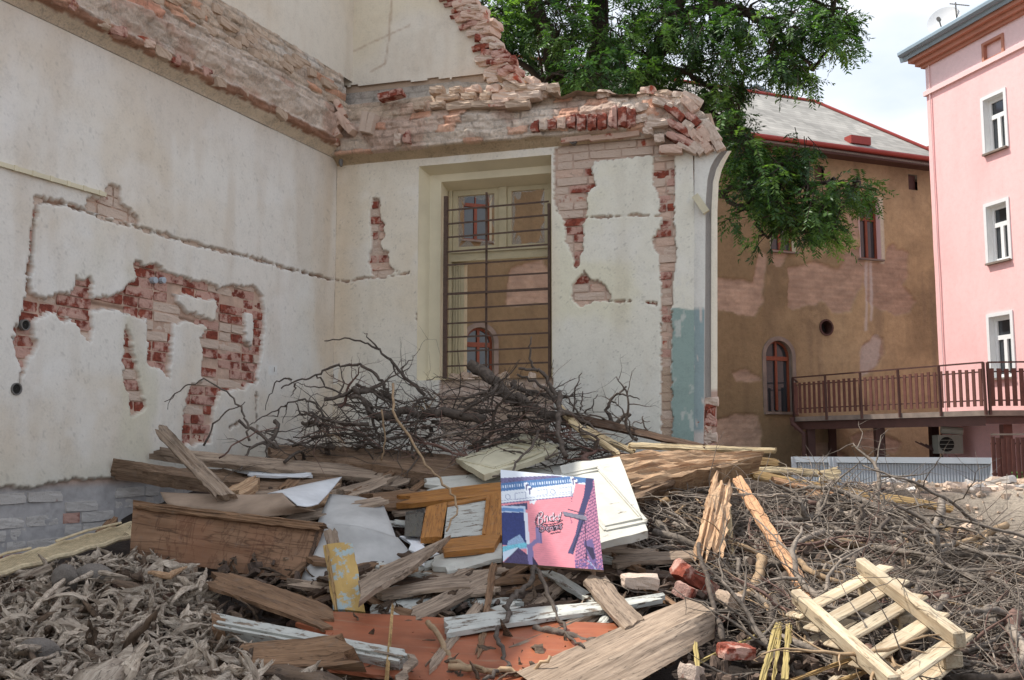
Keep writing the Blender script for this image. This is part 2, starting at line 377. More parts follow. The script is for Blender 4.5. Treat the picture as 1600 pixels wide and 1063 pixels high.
def mat_leaf():
    m, nt, b = newmat('leaf'); nt.nodes.remove(b); o = [n for n in nt.nodes if n.type == 'OUTPUT_MATERIAL'][0]
    a = N(nt, 'ShaderNodeAttribute'); a.attribute_name = 'col'
    d = N(nt, 'ShaderNodeBsdfDiffuse'); t = N(nt, 'ShaderNodeBsdfTranslucent'); g = N(nt, 'ShaderNodeBsdfGlossy'); g.inputs['Roughness'].default_value = .45
    g.inputs['Color'].default_value = (.5, .5, .5, 1)
    nt.links.new(a.outputs['Color'], d.inputs[0])
    tc_ = mixc(nt, 1.0, a.outputs['Color'], (1.3, 1.5, .5), 'MULTIPLY'); nt.links.new(tc_, t.inputs[0])
    m1 = N(nt, 'ShaderNodeMixShader'); m1.inputs[0].default_value = .42; nt.links.new(d.outputs[0], m1.inputs[1]); nt.links.new(t.outputs[0], m1.inputs[2])
    m2 = N(nt, 'ShaderNodeMixShader'); m2.inputs[0].default_value = .05; nt.links.new(m1.outputs[0], m2.inputs[1]); nt.links.new(g.outputs[0], m2.inputs[2])
    nt.links.new(m2.outputs[0], o.inputs[0]); return m
M['leaf'] = mat_leaf()
# ---------------------------------------------------------------- ruined walls
R_ = random.Random(5)
CORN = (-1.736, 9.67)
LW = Wall(CORN, (-0.43, -1)); BW = Wall(CORN, (.956, -.292))
A_ = lambda c: np.array(srgb(*c))
def brick_proto(seed, L_=.28, H=.066, D=.12, chunk=0):
    r = random.Random(seed); V = []; c = .007
    xs, ys, zs = L_/2, D/2, H/2
    for sx in (-1, 1):
        for sy in (-1, 1):
            for sz in (-1, 1):
                j = lambda k=.005+chunk: r.uniform(-k, k)
                jx, jy, jz = j(), j(), j()
                V += [(sx*(xs-c)+jx, sy*ys+jy, sz*(zs-c)+jz), (sx*xs+jx, sy*(ys-c)+jy, sz*(zs-c)+jz), (sx*(xs-c)+jx, sy*(ys-c)+jy, sz*zs+jz)]
    id = lambda sx, sy, sz: ((sx*2+sy)*2+sz)*3
    F = []
    for s in (0, 1):
        a = lambda p, q, k: (id(s, p, q) if k == 0 else id(p, s, q) if k == 1 else id(p, q, s))
        F.append([id(s, 0, 0)+1, id(s, 1, 0)+1, id(s, 1, 1)+1, id(s, 0, 1)+1]); F.append([id(0, s, 0), id(1, s, 0), id(1, s, 1), id(0, s, 1)]); F.append([id(0, 0, s)+2, id(1, 0, s)+2, id(1, 1, s)+2, id(0, 1, s)+2])
    for p in (0, 1):
        for q in (0, 1):
            F.append([id(0, p, q), id(1, p, q), id(1, p, q)+2, id(0, p, q)+2])
            F.append([id(p, 0, q)+1, id(p, 1, q)+1, id(p, 1, q)+2, id(p, 0, q)+2])
            F.append([id(p, q, 0)+1, id(p, q, 1)+1, id(p, q, 1), id(p, q, 0)])
            for s in (0, 1): F.append([id(p, q, s), id(p, q, s)+1, id(p, q, s)+2])
    return V, [tuple(f) for f in F]
import bmesh
def brick_mesh(nm, seed, L_, H, D, mat, chunk=0):
    V, F = brick_proto(seed, L_, H, D, chunk); me = mesh(nm, V, F, mat)
    bm = bmesh.new(); bm.from_mesh(me); bmesh.ops.recalc_face_normals(bm, faces=bm.faces); bm.to_mesh(me); bm.free(); return me
def rough_brick(nm, seed, L_, H, D, mat, am=1):
    bm = bmesh.new(); bmesh.ops.create_cube(bm, size=1); bmesh.ops.subdivide_edges(bm, edges=bm.edges[:], cuts=3, use_grid_fill=True); r = random.Random(seed)
    cx, cy, cz = r.choice((-1, 1)), r.choice((-1, 1)), r.choice((-1, 1)); tap = r.uniform(-.18, .18)
    for v in bm.verts:
        c = v.co*2; k_ = 1-.09*am*max(0, c.length-1.25)**1.2*2
        if (c-Vector((cx, cy, cz))).length < .8: k_ *= 1-.2*am
        n_ = am*fbm(np.array([c.x*1.3+seed, c.x*3-seed, c.y*2+seed]), np.array([c.y*1.3, c.y*2.1, c.z*2.2]), np.array([c.z*1.3, c.z*3, c.x*2]), 3)
        v.co = Vector((v.co.x*L_*(1+.08*n_[0]), v.co.y*D*(1+.18*n_[1]), v.co.z*H*(1+.28*n_[2])*(1+tap*am*c.x)))*k_
    me = bpy.data.meshes.new(nm); bm.to_mesh(me); bm.free(); me.materials.append(mat); return me
BM = {}
for k in ('brick_red', 'brick_dusty', 'brick_white', 'brick_beige', 'brick_salmon'):
    BM[k] = [rough_brick('brick', i*7+len(k), (.285, .14)[i % 2], .068, .12, M[k], .38) for i in range(8)]
    BM[k+'_sol'] = [rough_brick('brick', i*5+3, .074, .2, .12, M[k]) for i in range(3)]
    BM[k+'_chunk'] = [rough_brick('brick', i*5+9+len(k), (.26, .15, .11)[i % 3], .07, .13, M[k]) for i in range(6)]
def brick(W, parent, kind, s, h, o, i=None, roll=0, yaw=0, sc=(1, 1, 1)):
    me = BM[kind][R_.randrange(len(BM[kind])) if i is None else i]
    b = bpy.data.objects.new('brick', me)
    put(b, parent, W.mat(s, h, o, roll, yaw) @ Matrix.Diagonal((*sc, 1))); return b
class Mask:
    def __init__(self, W): self.W = W; self.p = []
    def poly(self, pts, neg=False): self.p.append(('n' if neg else 'p', self.W.hits(pts))); return self
    def line(self, pts, w): self.p.append(('l', self.W.hits(pts), w)); return self
    def sd(self, S, H):
        S = np.asarray(S, float); H = np.asarray(H, float); d = np.full(S.shape, -9.)
        for q in self.p:
            if q[0] == 'p': d = np.maximum(d, sd_poly(S, H, q[1]))
            elif q[0] == 'l': d = np.maximum(d, sd_line(S, H, q[1], q[2]))
            else: d = np.minimum(d, -sd_poly(S, H, q[1]))
        return d
    def nsd(self, S, H, a=.024): return self.sd(S, H)+a*fbm(S*22, H*22, o=4, seed=3)+.5*a*fbm(S*75, H*75, o=2, seed=9)
def lay_bricks(W, parent, mask, s0, s1, h0, h1, kinds, off=-.075, ph=0, thr=.0, limit=999, pr=1.0, vis=None):
    c = 0; row = 0; h = h0
    while h < h1:
        s = s0 - (row % 2)*.15 - ph; j = 0
        while s < s1:
            ln = .285 if (row % 2 == 0 or True) and R_.random() < .62 else .14
            sc_ = s+ln/2; 
            q = np.array([sc_-ln*.4, sc_-ln*.2, sc_, sc_+ln*.2, sc_+ln*.4]); d = mask.sd(q, np.full(5, h))
            if W is BW and HB < h < HT+.04 and s < SW1+.005 and s+ln > SW0: s += .05; continue
            if (d > thr).sum() >= 1 and R_.random() < pr and c < limit:
                kd = kinds(sc_, h) if callable(kinds) else R_.choice(kinds)
                b = brick(W, parent, kd, sc_, h, off+R_.uniform(-.007, .006), R_.choice((0, 2, 4, 6) if ln > .2 else (1, 3, 5, 7)), R_.uniform(-.02, .02), R_.uniform(-.03, .03)); c += 1
            s += ln+.013; j += 1
        h += .077; row += 1
    return c

M['reveal'] = mat_simple('cream_reveal_plaster', S_(218, 208, 180), .9, .14, 2.2, bs=.2)
# --- side wall (left)
side_wall = empty('ruined_wall', LW.pt(3, 0), 'long cream plastered side wall with chased channels and exposed red brick', 'wall')
mL = Mask(LW)
mL.line([(57, 310), (53, 360), (50, 400), (44, 455)], .032)
mL.line([(56, 312), (100, 318), (130, 328), (165, 342), (215, 355), (300, 380), (400, 405), (450, 420), (520, 437)], .026)
mL.poly([(135, 325), (137, 308), (165, 305), (163, 298), (178, 285), (188, 295), (193, 318), (205, 325), (222, 352), (160, 338)])
mL.poly([(44, 450), (60, 462), (78, 465), (92, 457), (110, 460), (118, 455), (117, 432), (125, 438), (143, 433), (146, 465), (175, 465), (190, 455), (213, 437), (212, 415), (216, 403), (225, 412), (245, 412), (265, 425), (300, 435), (340, 445), (345, 450), (360, 447), (400, 447), (412, 465), (415, 500), (410, 550), (402, 600), (392, 598), (385, 608), (345, 612), (335, 640), (330, 692), (285, 697), (287, 640), (300, 600), (318, 595), (316, 540), (312, 530), (325, 515), (322, 510), (290, 500), (272, 510), (270, 545), (266, 588), (262, 590), (250, 575), (232, 570), (232, 540), (230, 500), (215, 495), (180, 485), (147, 485), (146, 510), (140, 535), (125, 515), (110, 495), (100, 505), (90, 502), (88, 490), (75, 487), (55, 500), (50, 505), (58, 540), (48, 560), (35, 585), (25, 560), (22, 530), (30, 500), (36, 480)])
mL.poly([(197, 510), (205, 525), (213, 560), (222, 605), (228, 635), (215, 648), (205, 650), (203, 620), (195, 600), (194, 560)])
mL.poly([(276, 460), (300, 463), (338, 470), (340, 480), (336, 500), (320, 496), (290, 485), (280, 472)], True)
mL.poly([(385, 490), (395, 488), (398, 520), (395, 545), (385, 530)], True)
mL.line([(216, 410), (250, 428), (300, 447), (345, 455)], .03); mL.line([(110, 465), (180, 478), (290, 497), (350, 512), (395, 545)], .025)
mL.line([(400, 598), (401, 640), (403, 692)], .022); mL.line([(33, 585), (30, 605)], .012)
H_BASE = 2.46
base_line = LW.hits([(-400, 790), (0, 763), (60, 760), (110, 750), (200, 746), (300, 747), (420, 752), (520, 757), (520, 1300), (-400, 1300)])
mL.p.append(('p', np.vstack([base_line[:8], [[-.2, 1.0], [6, 1.0]]])))
mL.line([(358, 668), (372, 662)], .02)
H_SOF = 5.56
def tint(col, S, H, W, pts, c, soft=.02, amt=1.0, nz=.02):
    d = sd_poly(S, H, W.hits(pts))+nz*fbm(S*9, H*9, o=4, seed=len(pts))
    k = (sstep(-soft, soft, d)*amt)[..., None]; return col*(1-k)+np.array(c)*k
# fine sheet of plaster
s = np.concatenate([np.arange(0, 4.3, .0125), np.arange(4.3, 12.3, .1)]); h = np.concatenate([np.arange(.8, 1.7, .1), np.arange(1.7, H_SOF+.001, .0125)])
S, H = np.meshgrid(s, h, indexing='ij'); 
d = mL.nsd(S, H); k = sstep(-.001, .003, d)
groove = k*.040 + k*(.005*fbm(S*30, H*30, o=4, seed=7))
und = .006*fbm(S*1.5, H*1.5, o=3, seed=21)+.0016*fbm(S*12, H*12, o=3, seed=22)
P = LW.arr(S, H, und-groove)
base = np.ones(S.shape+(3,))*A_((222, 217, 208))
n1 = fbm(S*1.1, H*1.1, o=5, seed=31); n2 = fbm(S*5, H*1.1, o=4, seed=33); n3 = fbm(S*2.6, H*2.6, o=5, seed=37)
base = base*(1-.16*sstep(-.1, .5, n2)[..., None]*np.array([.6, .8, 1.0])) 
kk = (sstep(.0, .45, n1)*.45)[..., None]; base = base*(1-kk)+A_((212, 196, 172))*kk
kk = (sstep(.05, .5, n3)*.35)[..., None]; base = base*(1-kk)+A_((230, 228, 224))*kk
kk = (sstep(.25, .55, fbm(S*1.6+3, H*.8, o=4, seed=41))*sstep(4.6, 3.4, H)*.35)[..., None]; base = base*(1-kk)+A_((190, 186, 150))*kk
kk = (sstep(.9, .0, S)*.35*sstep(-.5, .4, fbm(S*4, H*1.0, o=4, seed=43)))[..., None]; base = base*(1-kk)+A_((206, 180, 146))*kk
kk = (sstep(4.9, 5.5, H)*.35)[..., None]; base = base*(1-kk)+A_((206, 194, 180))*kk
kk = (sstep(2.75, 2.45, H+.1*n3)*.5)[..., None]; base = base*(1-kk)+A_((196, 192, 176))*kk
moss = sstep(.0, .2, fbm(S*6, H*22, o=3, seed=47))*np.exp(-((H-2.475)/.022)**2)*sstep(.2, 1.2, S)*sstep(3.6, 2.2, S); base = base*(1-moss[..., None]*.8)+A_((112, 100, 52))*moss[..., None]*.8
spk = (fbm(S*38, H*24, o=3, seed=51) > .56)[..., None]; base = np.where(spk, base*.84, base)
for pc in ([(420, 572), (433, 572), (433, 586), (420, 586)], [(236, 431), (262, 431), (262, 446), (236, 446)]): base = tint(base, S, H, LW, pc, srgb(222, 222, 218), .008, .9, .006)
mort = np.ones(S.shape+(3,))*A_((190, 162, 144)); g = fbm(S*14, H*14, o=4, seed=61)[..., None]
mort = mort*(1+.25*g); low = sstep(2.5, 2.42, H)[..., None]; mort = mort*(1-low)+A_((168, 164, 162))*low*(1+.3*g)
# chased channels are darker earth brown
chd = np.full(S.shape, -9.)
for q in mL.p:
    if q[0] == 'l': chd = np.maximum(chd, sd_line(S, H, q[1], q[2]))
kk = sstep(-.01, .01, chd)[..., None]; mort = mort*(1-kk)+A_((138, 112, 94))*kk*(1+.3*g)
rim = (np.exp(-(d/.008)**2)*(1-k)*.25)[..., None]; base = base*(1-rim)+A_((222, 216, 208))*rim
colr = base*(1-k[..., None])+mort*k[..., None]
def extra(S, H):
    return None
put(bpy.data.objects.new('plaster', gridmesh('plaster', P, M['plaster'], colr)), side_wall)
def kindL(s_, h_):
    if h_ < 2.47: return 'brick_white' if R_.random() < .88 else 'brick_red'
    if s_ > 0 and h_ > 4.1: return 'brick_dusty'
    return R_.choice(['brick_red', 'brick_red', 'brick_dusty', 'brick_red'])
lay_bricks(LW, side_wall, mL, .9, 4.2, 2.5+.045, 4.8, kindL, off=-.0915, thr=-.01, limit=190, pr=.9)
lay_bricks(LW, side_wall, mL, .0, 4.4, 2.0, 2.44, kindL, off=-.093, thr=.0, limit=110, pr=.85)
# solid masonry core
m_ = MB(); m_.add(wbox(LW, -.5, 12.3, 0, 7.55, -.6, -.13)); m_.build('masonry_core', M['brick_beige'], side_wall)

# --- band of broken vault springing, left wall
def band_grid(W, s, h, offs, colf, name, parent, keep=None, mat='rough'):
    S, H = np.meshgrid(s, h, indexing='ij'); O = offs(S, H); P = W.arr(S, H, O)
    return put(bpy.data.objects.new(name, gridmesh(name, P, M[mat], colf(S, H, O), keep(S, H) if keep else None)), parent)
def cells(S, H, seed=0):
    hw = H+.022*fbm(S*5, H*5, o=4, seed=seed+40); sw = S+.05*fbm(S*6, H*9, o=4, seed=seed+41)
    row = np.floor(hw/.08); q = (sw+row*.137)/.19; c = np.floor(q); fr = q-c; fh = hw/.08-row
    v = _h(row, c, row*0, seed); jt = np.minimum(np.minimum(fr, 1-fr)*.19, np.minimum(fh, 1-fh)*.08)
    return v, 1-sstep(.0, .014, jt)
def chunky(S, H, amp, f=7, seed=0):
    a = fbm(S*f, H*f*1.6, o=6, seed=seed); v, jt = cells(S, H, seed); mud = sstep(-.25, .3, fbm(S*3.1, H*4.1, o=4, seed=seed+60))
    rid = .5-np.abs(fbm(S*11, H*15, o=4, seed=seed+7))*2
    return amp*(a*.55+(v-.5)*.7*mud-jt*.3*mud+rid*.22)+.006*fbm(S*42, H*42, o=3, seed=seed+9)
def prof(H, pts):
    x = [p[0] for p in pts]; y = [p[1] for p in pts]; return np.interp(H, x, y)
LP = [(5.56, 0), (5.58, .02), (5.60, .045), (5.62, .08), (5.63, .08), (5.64, .125), (5.70, .135), (5.715, .11), (5.86, .17), (5.91, .185), (5.93, .13), (6.02, .14), (6.05, .08), (6.12, .075), (6.14, .045), (6.25, .04), (6.40, .02), (6.47, .0)]
def offL(S, H):
    r = sstep(5.62, 5.66, H)
    e = .03*fbm(S*1.8, S*0, o=5, seed=3)+.012*fbm(S*12, S*0, o=3, seed=4)
    return prof(H+e*r, LP)+r*chunky(S, H, .05*sstep(6.5, 6.3, H), 7, 71)+.003*fbm(S*4, H*4, seed=2)
def colL(S, H, O):
    g = fbm(S*9, H*9, o=5, seed=81)[..., None]; g2 = fbm(S*3, H*5, o=4, seed=83)[..., None]
    sof = A_((234, 216, 192))*(1+.1*g); 
    wht = A_((222, 208, 196))*(1+.18*g); tan = A_((206, 188, 170))*(1+.28*g); pink = A_((204, 170, 154))*(1+.2*g); gry = A_((200, 182, 168))*(1+.3*g)
    c = np.broadcast_to(wht, S.shape+(3,)).copy()
    k = sstep(5.98, 6.06, H+.05*g2[..., 0])[..., None]; c = c*(1-k)+tan*k
    k = sstep(.0, .3, g2)*.7; c = c*(1-k)+np.where(H[..., None] > 6.0, gry, pink)*k
    k = sstep(.1, .35, fbm(S*2, H*8, o=4, seed=88))[..., None]*sstep(6.2, 6.3, H)[..., None]; c = c*(1-k*.7)+A_((214, 210, 204))*k*.7
    H0 = H; H = H+.03*fbm(S*1.8, S*0, o=5, seed=3)+.012*fbm(S*12, S*0, o=3, seed=4); k = (sstep(5.62, 5.63, H)*sstep(5.70, 5.68, H))[..., None]; c = c*(1-k)+A_((168, 128, 106))*(1+.3*g)*k
    v, jt = cells(S, H0, 71); jt = jt*sstep(5.9, 6.05, H0+.1*fbm(S*2, H0*3, seed=9)); c = c*(.92+.16*v[..., None])*(1-.32*jt[..., None])*np.array([1.06, 1.02, .97]); c = np.where(((v > .9) & (H < 6.3) & (jt > -1))[..., None], c*np.array([1.0, .72, .62]), c)
    k = (sstep(5.63, 5.622, H))[..., None]; c = c*(1-k)+sof*k
    return np.clip(c, .02, .9)
band_grid(LW, np.concatenate([np.arange(-.05, 4.3, .014), np.arange(4.3, 12.3, .12)]), np.arange(5.555, 6.48, .0115), offL, colL, 'vault_remnant', side_wall)
# upper plain wall above the band
def upcol(S, H, seed, warm):
    c = np.ones(S.shape+(3,))*A_((214, 206, 192)); n = fbm(S*1.5, H*1.5, o=5, seed=seed); n2 = fbm(S*6, H*1.2, o=4, seed=seed+3)
    k = (sstep(-.1, .5, n)*.4)[..., None]; c = c*(1-k)+A_(warm)*k
    k = (sstep(.1, .5, n2)*.25)[..., None]; c = c*(1-k)+A_((186, 168, 146))*k
    return c
s = np.concatenate([np.arange(-.6, 3, .03), np.arange(3, 12.3, .15)]); h = np.arange(6.43, 7.6, .03)
band_grid(LW, s, h, lambda S, H: .012+.005*fbm(S*2, H*2)+.0*S, lambda S, H, O: upcol(S, H, 91, (206, 190, 166)), 'upper_plaster', side_wall, mat='plaster')
# brick courses in the dusty slope and the broken lower edge
n_=0
for row, (hh, oo, kd, pr) in enumerate([(6.07, .085, 'brick_beige', .9), (6.15, .06, 'brick_beige', .95), (6.235, .03, 'brick_beige', .9), (6.32, 0.0, 'brick_beige', .5)]):
    s_ = .1+(row % 2)*.13
    while s_ < 3.4:
        if R_.random() < pr*.55 and s_ < 3.2:
            brick(LW, side_wall, kd+'_chunk', s_+.14, hh+R_.uniform(-.008, .008), oo-.03+R_.uniform(-.012, .012), R_.choice((0, 2, 4)), R_.uniform(-.04, .04), R_.uniform(-.08, .08)); n_+=1
        s_ += .3
s_ = .05
while s_ < 3.6:
    if R_.random() < .5: brick(LW, side_wall, R_.choice(['brick_red_chunk', 'brick_beige_chunk', 'brick_salmon_chunk', 'brick_beige_chunk']), s_, 5.675+R_.uniform(-.02, .02), .065+R_.uniform(-.015, .015), R_.choice((1, 2, 4, 5)), R_.uniform(-.3, .3), R_.uniform(-.3, .3))
    s_ += R_.uniform(.11, .2)
# electrical conduit, round boxes
c1, c2 = LW.pt(*LW.hit(-60, 240), .012), LW.pt(*LW.hit(163, 305), .012)
cb = MB(); cb.add(bar(c1, c2, .02, .03)); co = cb.build('cable_conduit', M['reveal'], side_wall)
for t in np.linspace(.08, .95, 8):
    p = c1.lerp(c2, t); obj('conduit_clip', *bar(p-(c2-c1).normalized()*.012, p+(c2-c1).normalized()*.012, .03, .036), M['reveal'], co)
def ring_box(W, px, py, r, parent, name='round_socket_box', mat='pipe', deep=.05, out=.006, dk=True):
    s_, h_ = W.hit(px, py); n = 20; V = []; F = []
    if W is not FW0: deep = -.002 if deep < .1 else -.03
    for (rr, o) in ((r*1.0, -.02), (r*1.0, out), (r*.8, out), (r*.76, -deep), (0.001, -deep)):
        for i in range(n): a = 2*math.pi*i/n; V.append(W.pt(s_+rr*math.cos(a), h_+rr*math.sin(a), o))
    for j in range(4):
        for i in range(n): i2 = (i+1) % n; F.append((j*n+i, j*n+i2, (j+1)*n+i2, (j+1)*n+i))
    return obj(name, V, F, [M[mat], M['dark']], parent, mi=[1 if i >= 60 else 0 for i in range(len(F))])
FW0 = None
ring_box(LW, 25, 608, .04, side_wall, out=.01); ring_box(LW, 39, 508, .036, side_wall, out=.01)
for px in (243, 256):
    s_, h_ = LW.hit(px, 438); r=.022
    obj('plaster_dab', *tube([LW.pt(s_, h_, -.05), LW.pt(s_, h_, .004), LW.pt(s_, h_, .006)], [.027, .025, .015], 10), M['container'], side_wall)
def text(W, px, py, txt, size, mat, parent, name='painted_number'):
    cu = bpy.data.curves.new(name, 'FONT'); cu.body = txt; cu.size = size; cu.align_x = 'CENTER'; cu.align_y = 'CENTER'; cu.extrude = .0008
    cu.materials.append(mat); s_, h_ = W.hit(px, py)
    u = W.u if W.u.x > 0 else -W.u
    R = Matrix(((u.x, 0, -u.y*-1 if False else W.n.x, 0), (u.y, 0, W.n.y, 0), (0, 1, 0, 0), (0, 0, 0, 1)))
    t_ = bpy.data.objects.new(name, cu); COL.objects.link(t_)
    me = bpy.data.meshes.new_from_object(t_.evaluated_get(bpy.context.evaluated_depsgraph_get())); bpy.data.objects.remove(t_)
    return put(bpy.data.objects.new(name, me), parent, Matrix.Translation(W.pt(s_, h_, .012)) @ R)
M['ink'] = mat_simple('brown_ink', S_(98, 78, 56), .8, .1)
text(LW, 427, 578, '1', .06, M['ink'], side_wall)
text(LW, 517.5, 588, '1·9', .05, M['ink'], side_wall)

# --- window wall (back)
win_wall = empty('ruined_wall', BW.pt(1.8, 0), 'end wall with the barred window, crumbling brick top and cream plaster', 'wall')
mB = Mask(BW)
mB.poly([(581, 308), (592, 310), (594, 345), (600, 350), (600, 370), (592, 380), (595, 388), (606, 395), (608, 415), (622, 424), (600, 434), (583, 436), (576, 410), (580, 380), (577, 340)])
mB.line([(518, 437), (545, 440), (570, 434), (600, 434), (638, 427)], .014)
mB.poly([(650, 490), (657, 490), (656, 501), (651, 500)])
mB.poly([(866, 235), (880, 222), (900, 212), (1000, 198), (1070, 190), (1053, 240), (1000, 244), (930, 252), (925, 262), (930, 290), (917, 300), (917, 330), (910, 350), (912, 390), (905, 400), (903, 420), (898, 420), (893, 395), (885, 380), (880, 345), (867, 320), (865, 280)])
mB.poly([(1022, 245), (1052, 240), (1055, 300), (1053, 340), (1056, 380), (1055, 420), (1050, 440), (1049, 700), (1033, 700), (1033, 440), (1030, 420), (1028, 400), (1020, 380), (1018, 372), (1030, 360), (1033, 340), (1028, 300), (1020, 290)])
mB.poly([(912, 425), (925, 438), (940, 440), (947, 450), (955, 465), (950, 472), (930, 470), (905, 478), (893, 470), (893, 445)])
mB.line([(912, 340), (960, 338), (985, 336), (1035, 338)], .012); mB.line([(950, 471), (1000, 470), (1025, 475)], .014)
mB.line([(530, 588), (530, 640)], .006) if False else None
mB.poly([(688, 575), (862, 575), (866, 640), (850, 690), (690, 690), (684, 640)])
SW0, SW1 = BW.s(653, 400), BW.s(862, 400)
HT = BW.hit(757, 251)[1]; HB = BW.hit(780, 592)[1]
SP = BW.s(1086, 400)        # end of flat face
print('win', SW0, SW1, HT, HB, SP)
s = np.unique(np.round(np.concatenate([np.arange(0, SP, .0115), [SW0, SW1, SP]]), 4)); s = s[(abs(s-SW0) > .004) | (s == round(SW0, 4))]; s = s[(abs(s-SW1) > .004) | (s == round(SW1, 4))]
h = np.unique(np.round(np.concatenate([np.arange(.8, 1.9, .08), np.arange(1.9, 5.51, .0115), [HT, HB]]), 4)); h = h[(abs(h-HT) > .004) | (h == round(HT, 4))]; h = h[(abs(h-HB) > .004) | (h == round(HB, 4))]
S, H = np.meshgrid(s, h, indexing='ij')
d = mB.nsd(S, H, .019); k = sstep(-.001, .003, d)
P = BW.arr(S, H, .005*fbm(S*1.5, H*1.5, seed=121)+.0015*fbm(S*12, H*12, seed=122)-k*.038+k*.005*fbm(S*30, H*30, seed=123))
base = np.ones(S.shape+(3,))*A_((224, 216, 200)); n1 = fbm(S*1.2, H*1.2, o=5, seed=131); n2 = fbm(S*5, H*1, o=4, seed=133); n3 = fbm(S*3.1, H*3.1, o=5, seed=137)
R2 = sstep(SW1-.05, SW1+.1, S)
kk = (R2*.8)[..., None]; base = base*(1-kk)+A_((226, 224, 210))*kk
kk = (sstep(-.1, .45, n1)*.4)[..., None]; base = base*(1-kk)+(A_((214, 196, 164))*(1-R2[..., None])+A_((222, 216, 180))*R2[..., None])*kk
kk = (sstep(4.0, 3.0, H+.2*n1)*.45)[..., None]; base = base*(1-kk)+A_((212, 212, 204))*kk
kk = (sstep(.05, .5, n3)*.35)[..., None]; base = base*(1-kk)+A_((232, 230, 224))*kk
kk = (sstep(.0, .5, n2)*.18)[..., None]; base = base*(1-kk)+A_((176, 160, 136))*kk
kk = (sstep(.35, .0, S)*.35)[..., None]; base = base*(1-kk)+A_((210, 178, 138))*kk
spk = (fbm(S*45, H*45, o=2, seed=51) > .62)[..., None]; base = np.where(spk, base*.78, base)
base = tint(base, S, H, BW, [(1050, 482), (1090, 485), (1090, 700), (1048, 700)], srgb(142, 164, 158), .006, .96, .012)
base = tint(base, S, H, BW, [(505, 572), (530, 570), (528, 600), (506, 600)], srgb(226, 226, 222), .01, .6)
kk = (sstep(.25, .4, fbm(S*18, H*10, o=4, seed=151))*sstep(SP-.22, SP-.18, S))[..., None]; base = base*(1-kk*.5)+A_((218, 216, 208))*kk*.5
mort = np.ones(S.shape+(3,))*A_((190, 166, 150)); g = fbm(S*14, H*14, o=4, seed=161)[..., None]; mort = mort*(1+.22*g)
rim = (np.exp(-(d/.008)**2)*(1-k)*.2)[..., None]; base = base*(1-rim)+A_((226, 220, 210))*rim
inside = (S > SW0+1e-4) & (S < SW1-1e-4) & (H > HB+1e-4) & (H < HT-1e-4)
n_, m2 = S.shape; colr = base*(1-k[..., None])+mort*k[..., None]
Pq = P
idx_keep = ~inside
# cells fully inside the opening are dropped, border verts kept
me = None
def keepcells():
    Sc = (S[:-1, :-1]+S[1:, 1:])/2; Hc = (H[:-1, :-1]+H[1:, 1:])/2
    return ~((Sc > SW0) & (Sc < SW1) & (Hc > HB) & (Hc < HT))
idx = np.arange(S.size).reshape(S.shape); Q = np.stack([idx[:-1, :-1], idx[1:, :-1], idx[1:, 1:], idx[:-1, 1:]], -1)[keepcells()]
put(bpy.data.objects.new('plaster', fast('plaster', P.reshape(-1, 3), Q, M['plaster'], colr.reshape(-1, 3))), win_wall)
def kindB(s_, h_):
    if h_ < HB+.05: return R_.choice(['brick_dusty', 'brick_beige'])
    if s_ > SP-.5: return R_.choice(['brick_salmon', 'brick_red', 'brick_dusty'])
    return R_.choice(['brick_dusty', 'brick_dusty', 'brick_salmon', 'brick_red']) if h_ < 5.25 else 'brick_dusty'
nb = lay_bricks(BW, win_wall, mB, .3, SP-.02, 2.3, 5.50, kindB, off=-.0885, thr=-.004, limit=175)
# masonry core round the opening
T0, T1 = -.55, -.125
for a in ((-.3, SW0-.02, .0, 5.86), (SW1+.02, SP-.03, 0, 5.82), (SW0-.02, SW1+.02, 0, HB-.04), (SW0-.02, SW1+.02, HT+.03, 5.84)):
    obj('masonry_core', *wbox(BW, a[0], a[1], a[2], a[3], T0, T1), M['brick_beige'], win_wall)
for a_, b__, py_ in ((5.86, 6.25, 140), (6.25, 6.45, 112), (6.45, 6.62, 88), (6.62, 6.82, 62), (6.82, 7.02, 34), (7.02, 7.22, 4), (7.22, 7.5, -34)): obj('masonry_core', *wbox(BW, -.3, BW.hit(np.interp(py_, [-54, -14, 14, 40, 64, 92, 126], [672, 700, 726, 746, 758, 770, 785]), py_, -.3)[0]-.06, a_, b__, T0-.2, -.26), M['brick_beige'], win_wall)
# window reveal: two splayed steps
def funnel(a, b, oa, ob, drop=(1, 1, 1, 1)):
    V = []
    for (s0, s1, h0, h1), o in ((a, oa), (b, ob)):
        V += [BW.pt(s0, h0, o), BW.pt(s1, h0, o), BW.pt(s1, h1, o), BW.pt(s0, h1, o)]
    return V, [(i, (i+1) % 4, 4+(i+1) % 4, 4+i) for i in range(4) if drop[i]]
def at_off(px, py, o): return BW.hit(px, py, o)
rA = (SW0, SW1, HB, HT)
s1b = BW.hit(672, 300, -.14)[0]; hB1 = HT-.05
rB = (s1b, SW1+.03, HB, HT-.06); rC = (BW.hit(690, 300, -.16)[0], SW1+.02, HB, HT-.13); rD = (BW.hit(699, 320, -.3)[0], SW1+.03, HB+.0, HT-.19)
rv = MB(); rv.add(funnel(rA, rB, 0, -.14)); rv.add(funnel(rB, rC, -.14, -.15)); rv.add(funnel(rC, rD, -.15, -.34)); 
rv.build('window_reveal', M['reveal'], win_wall)
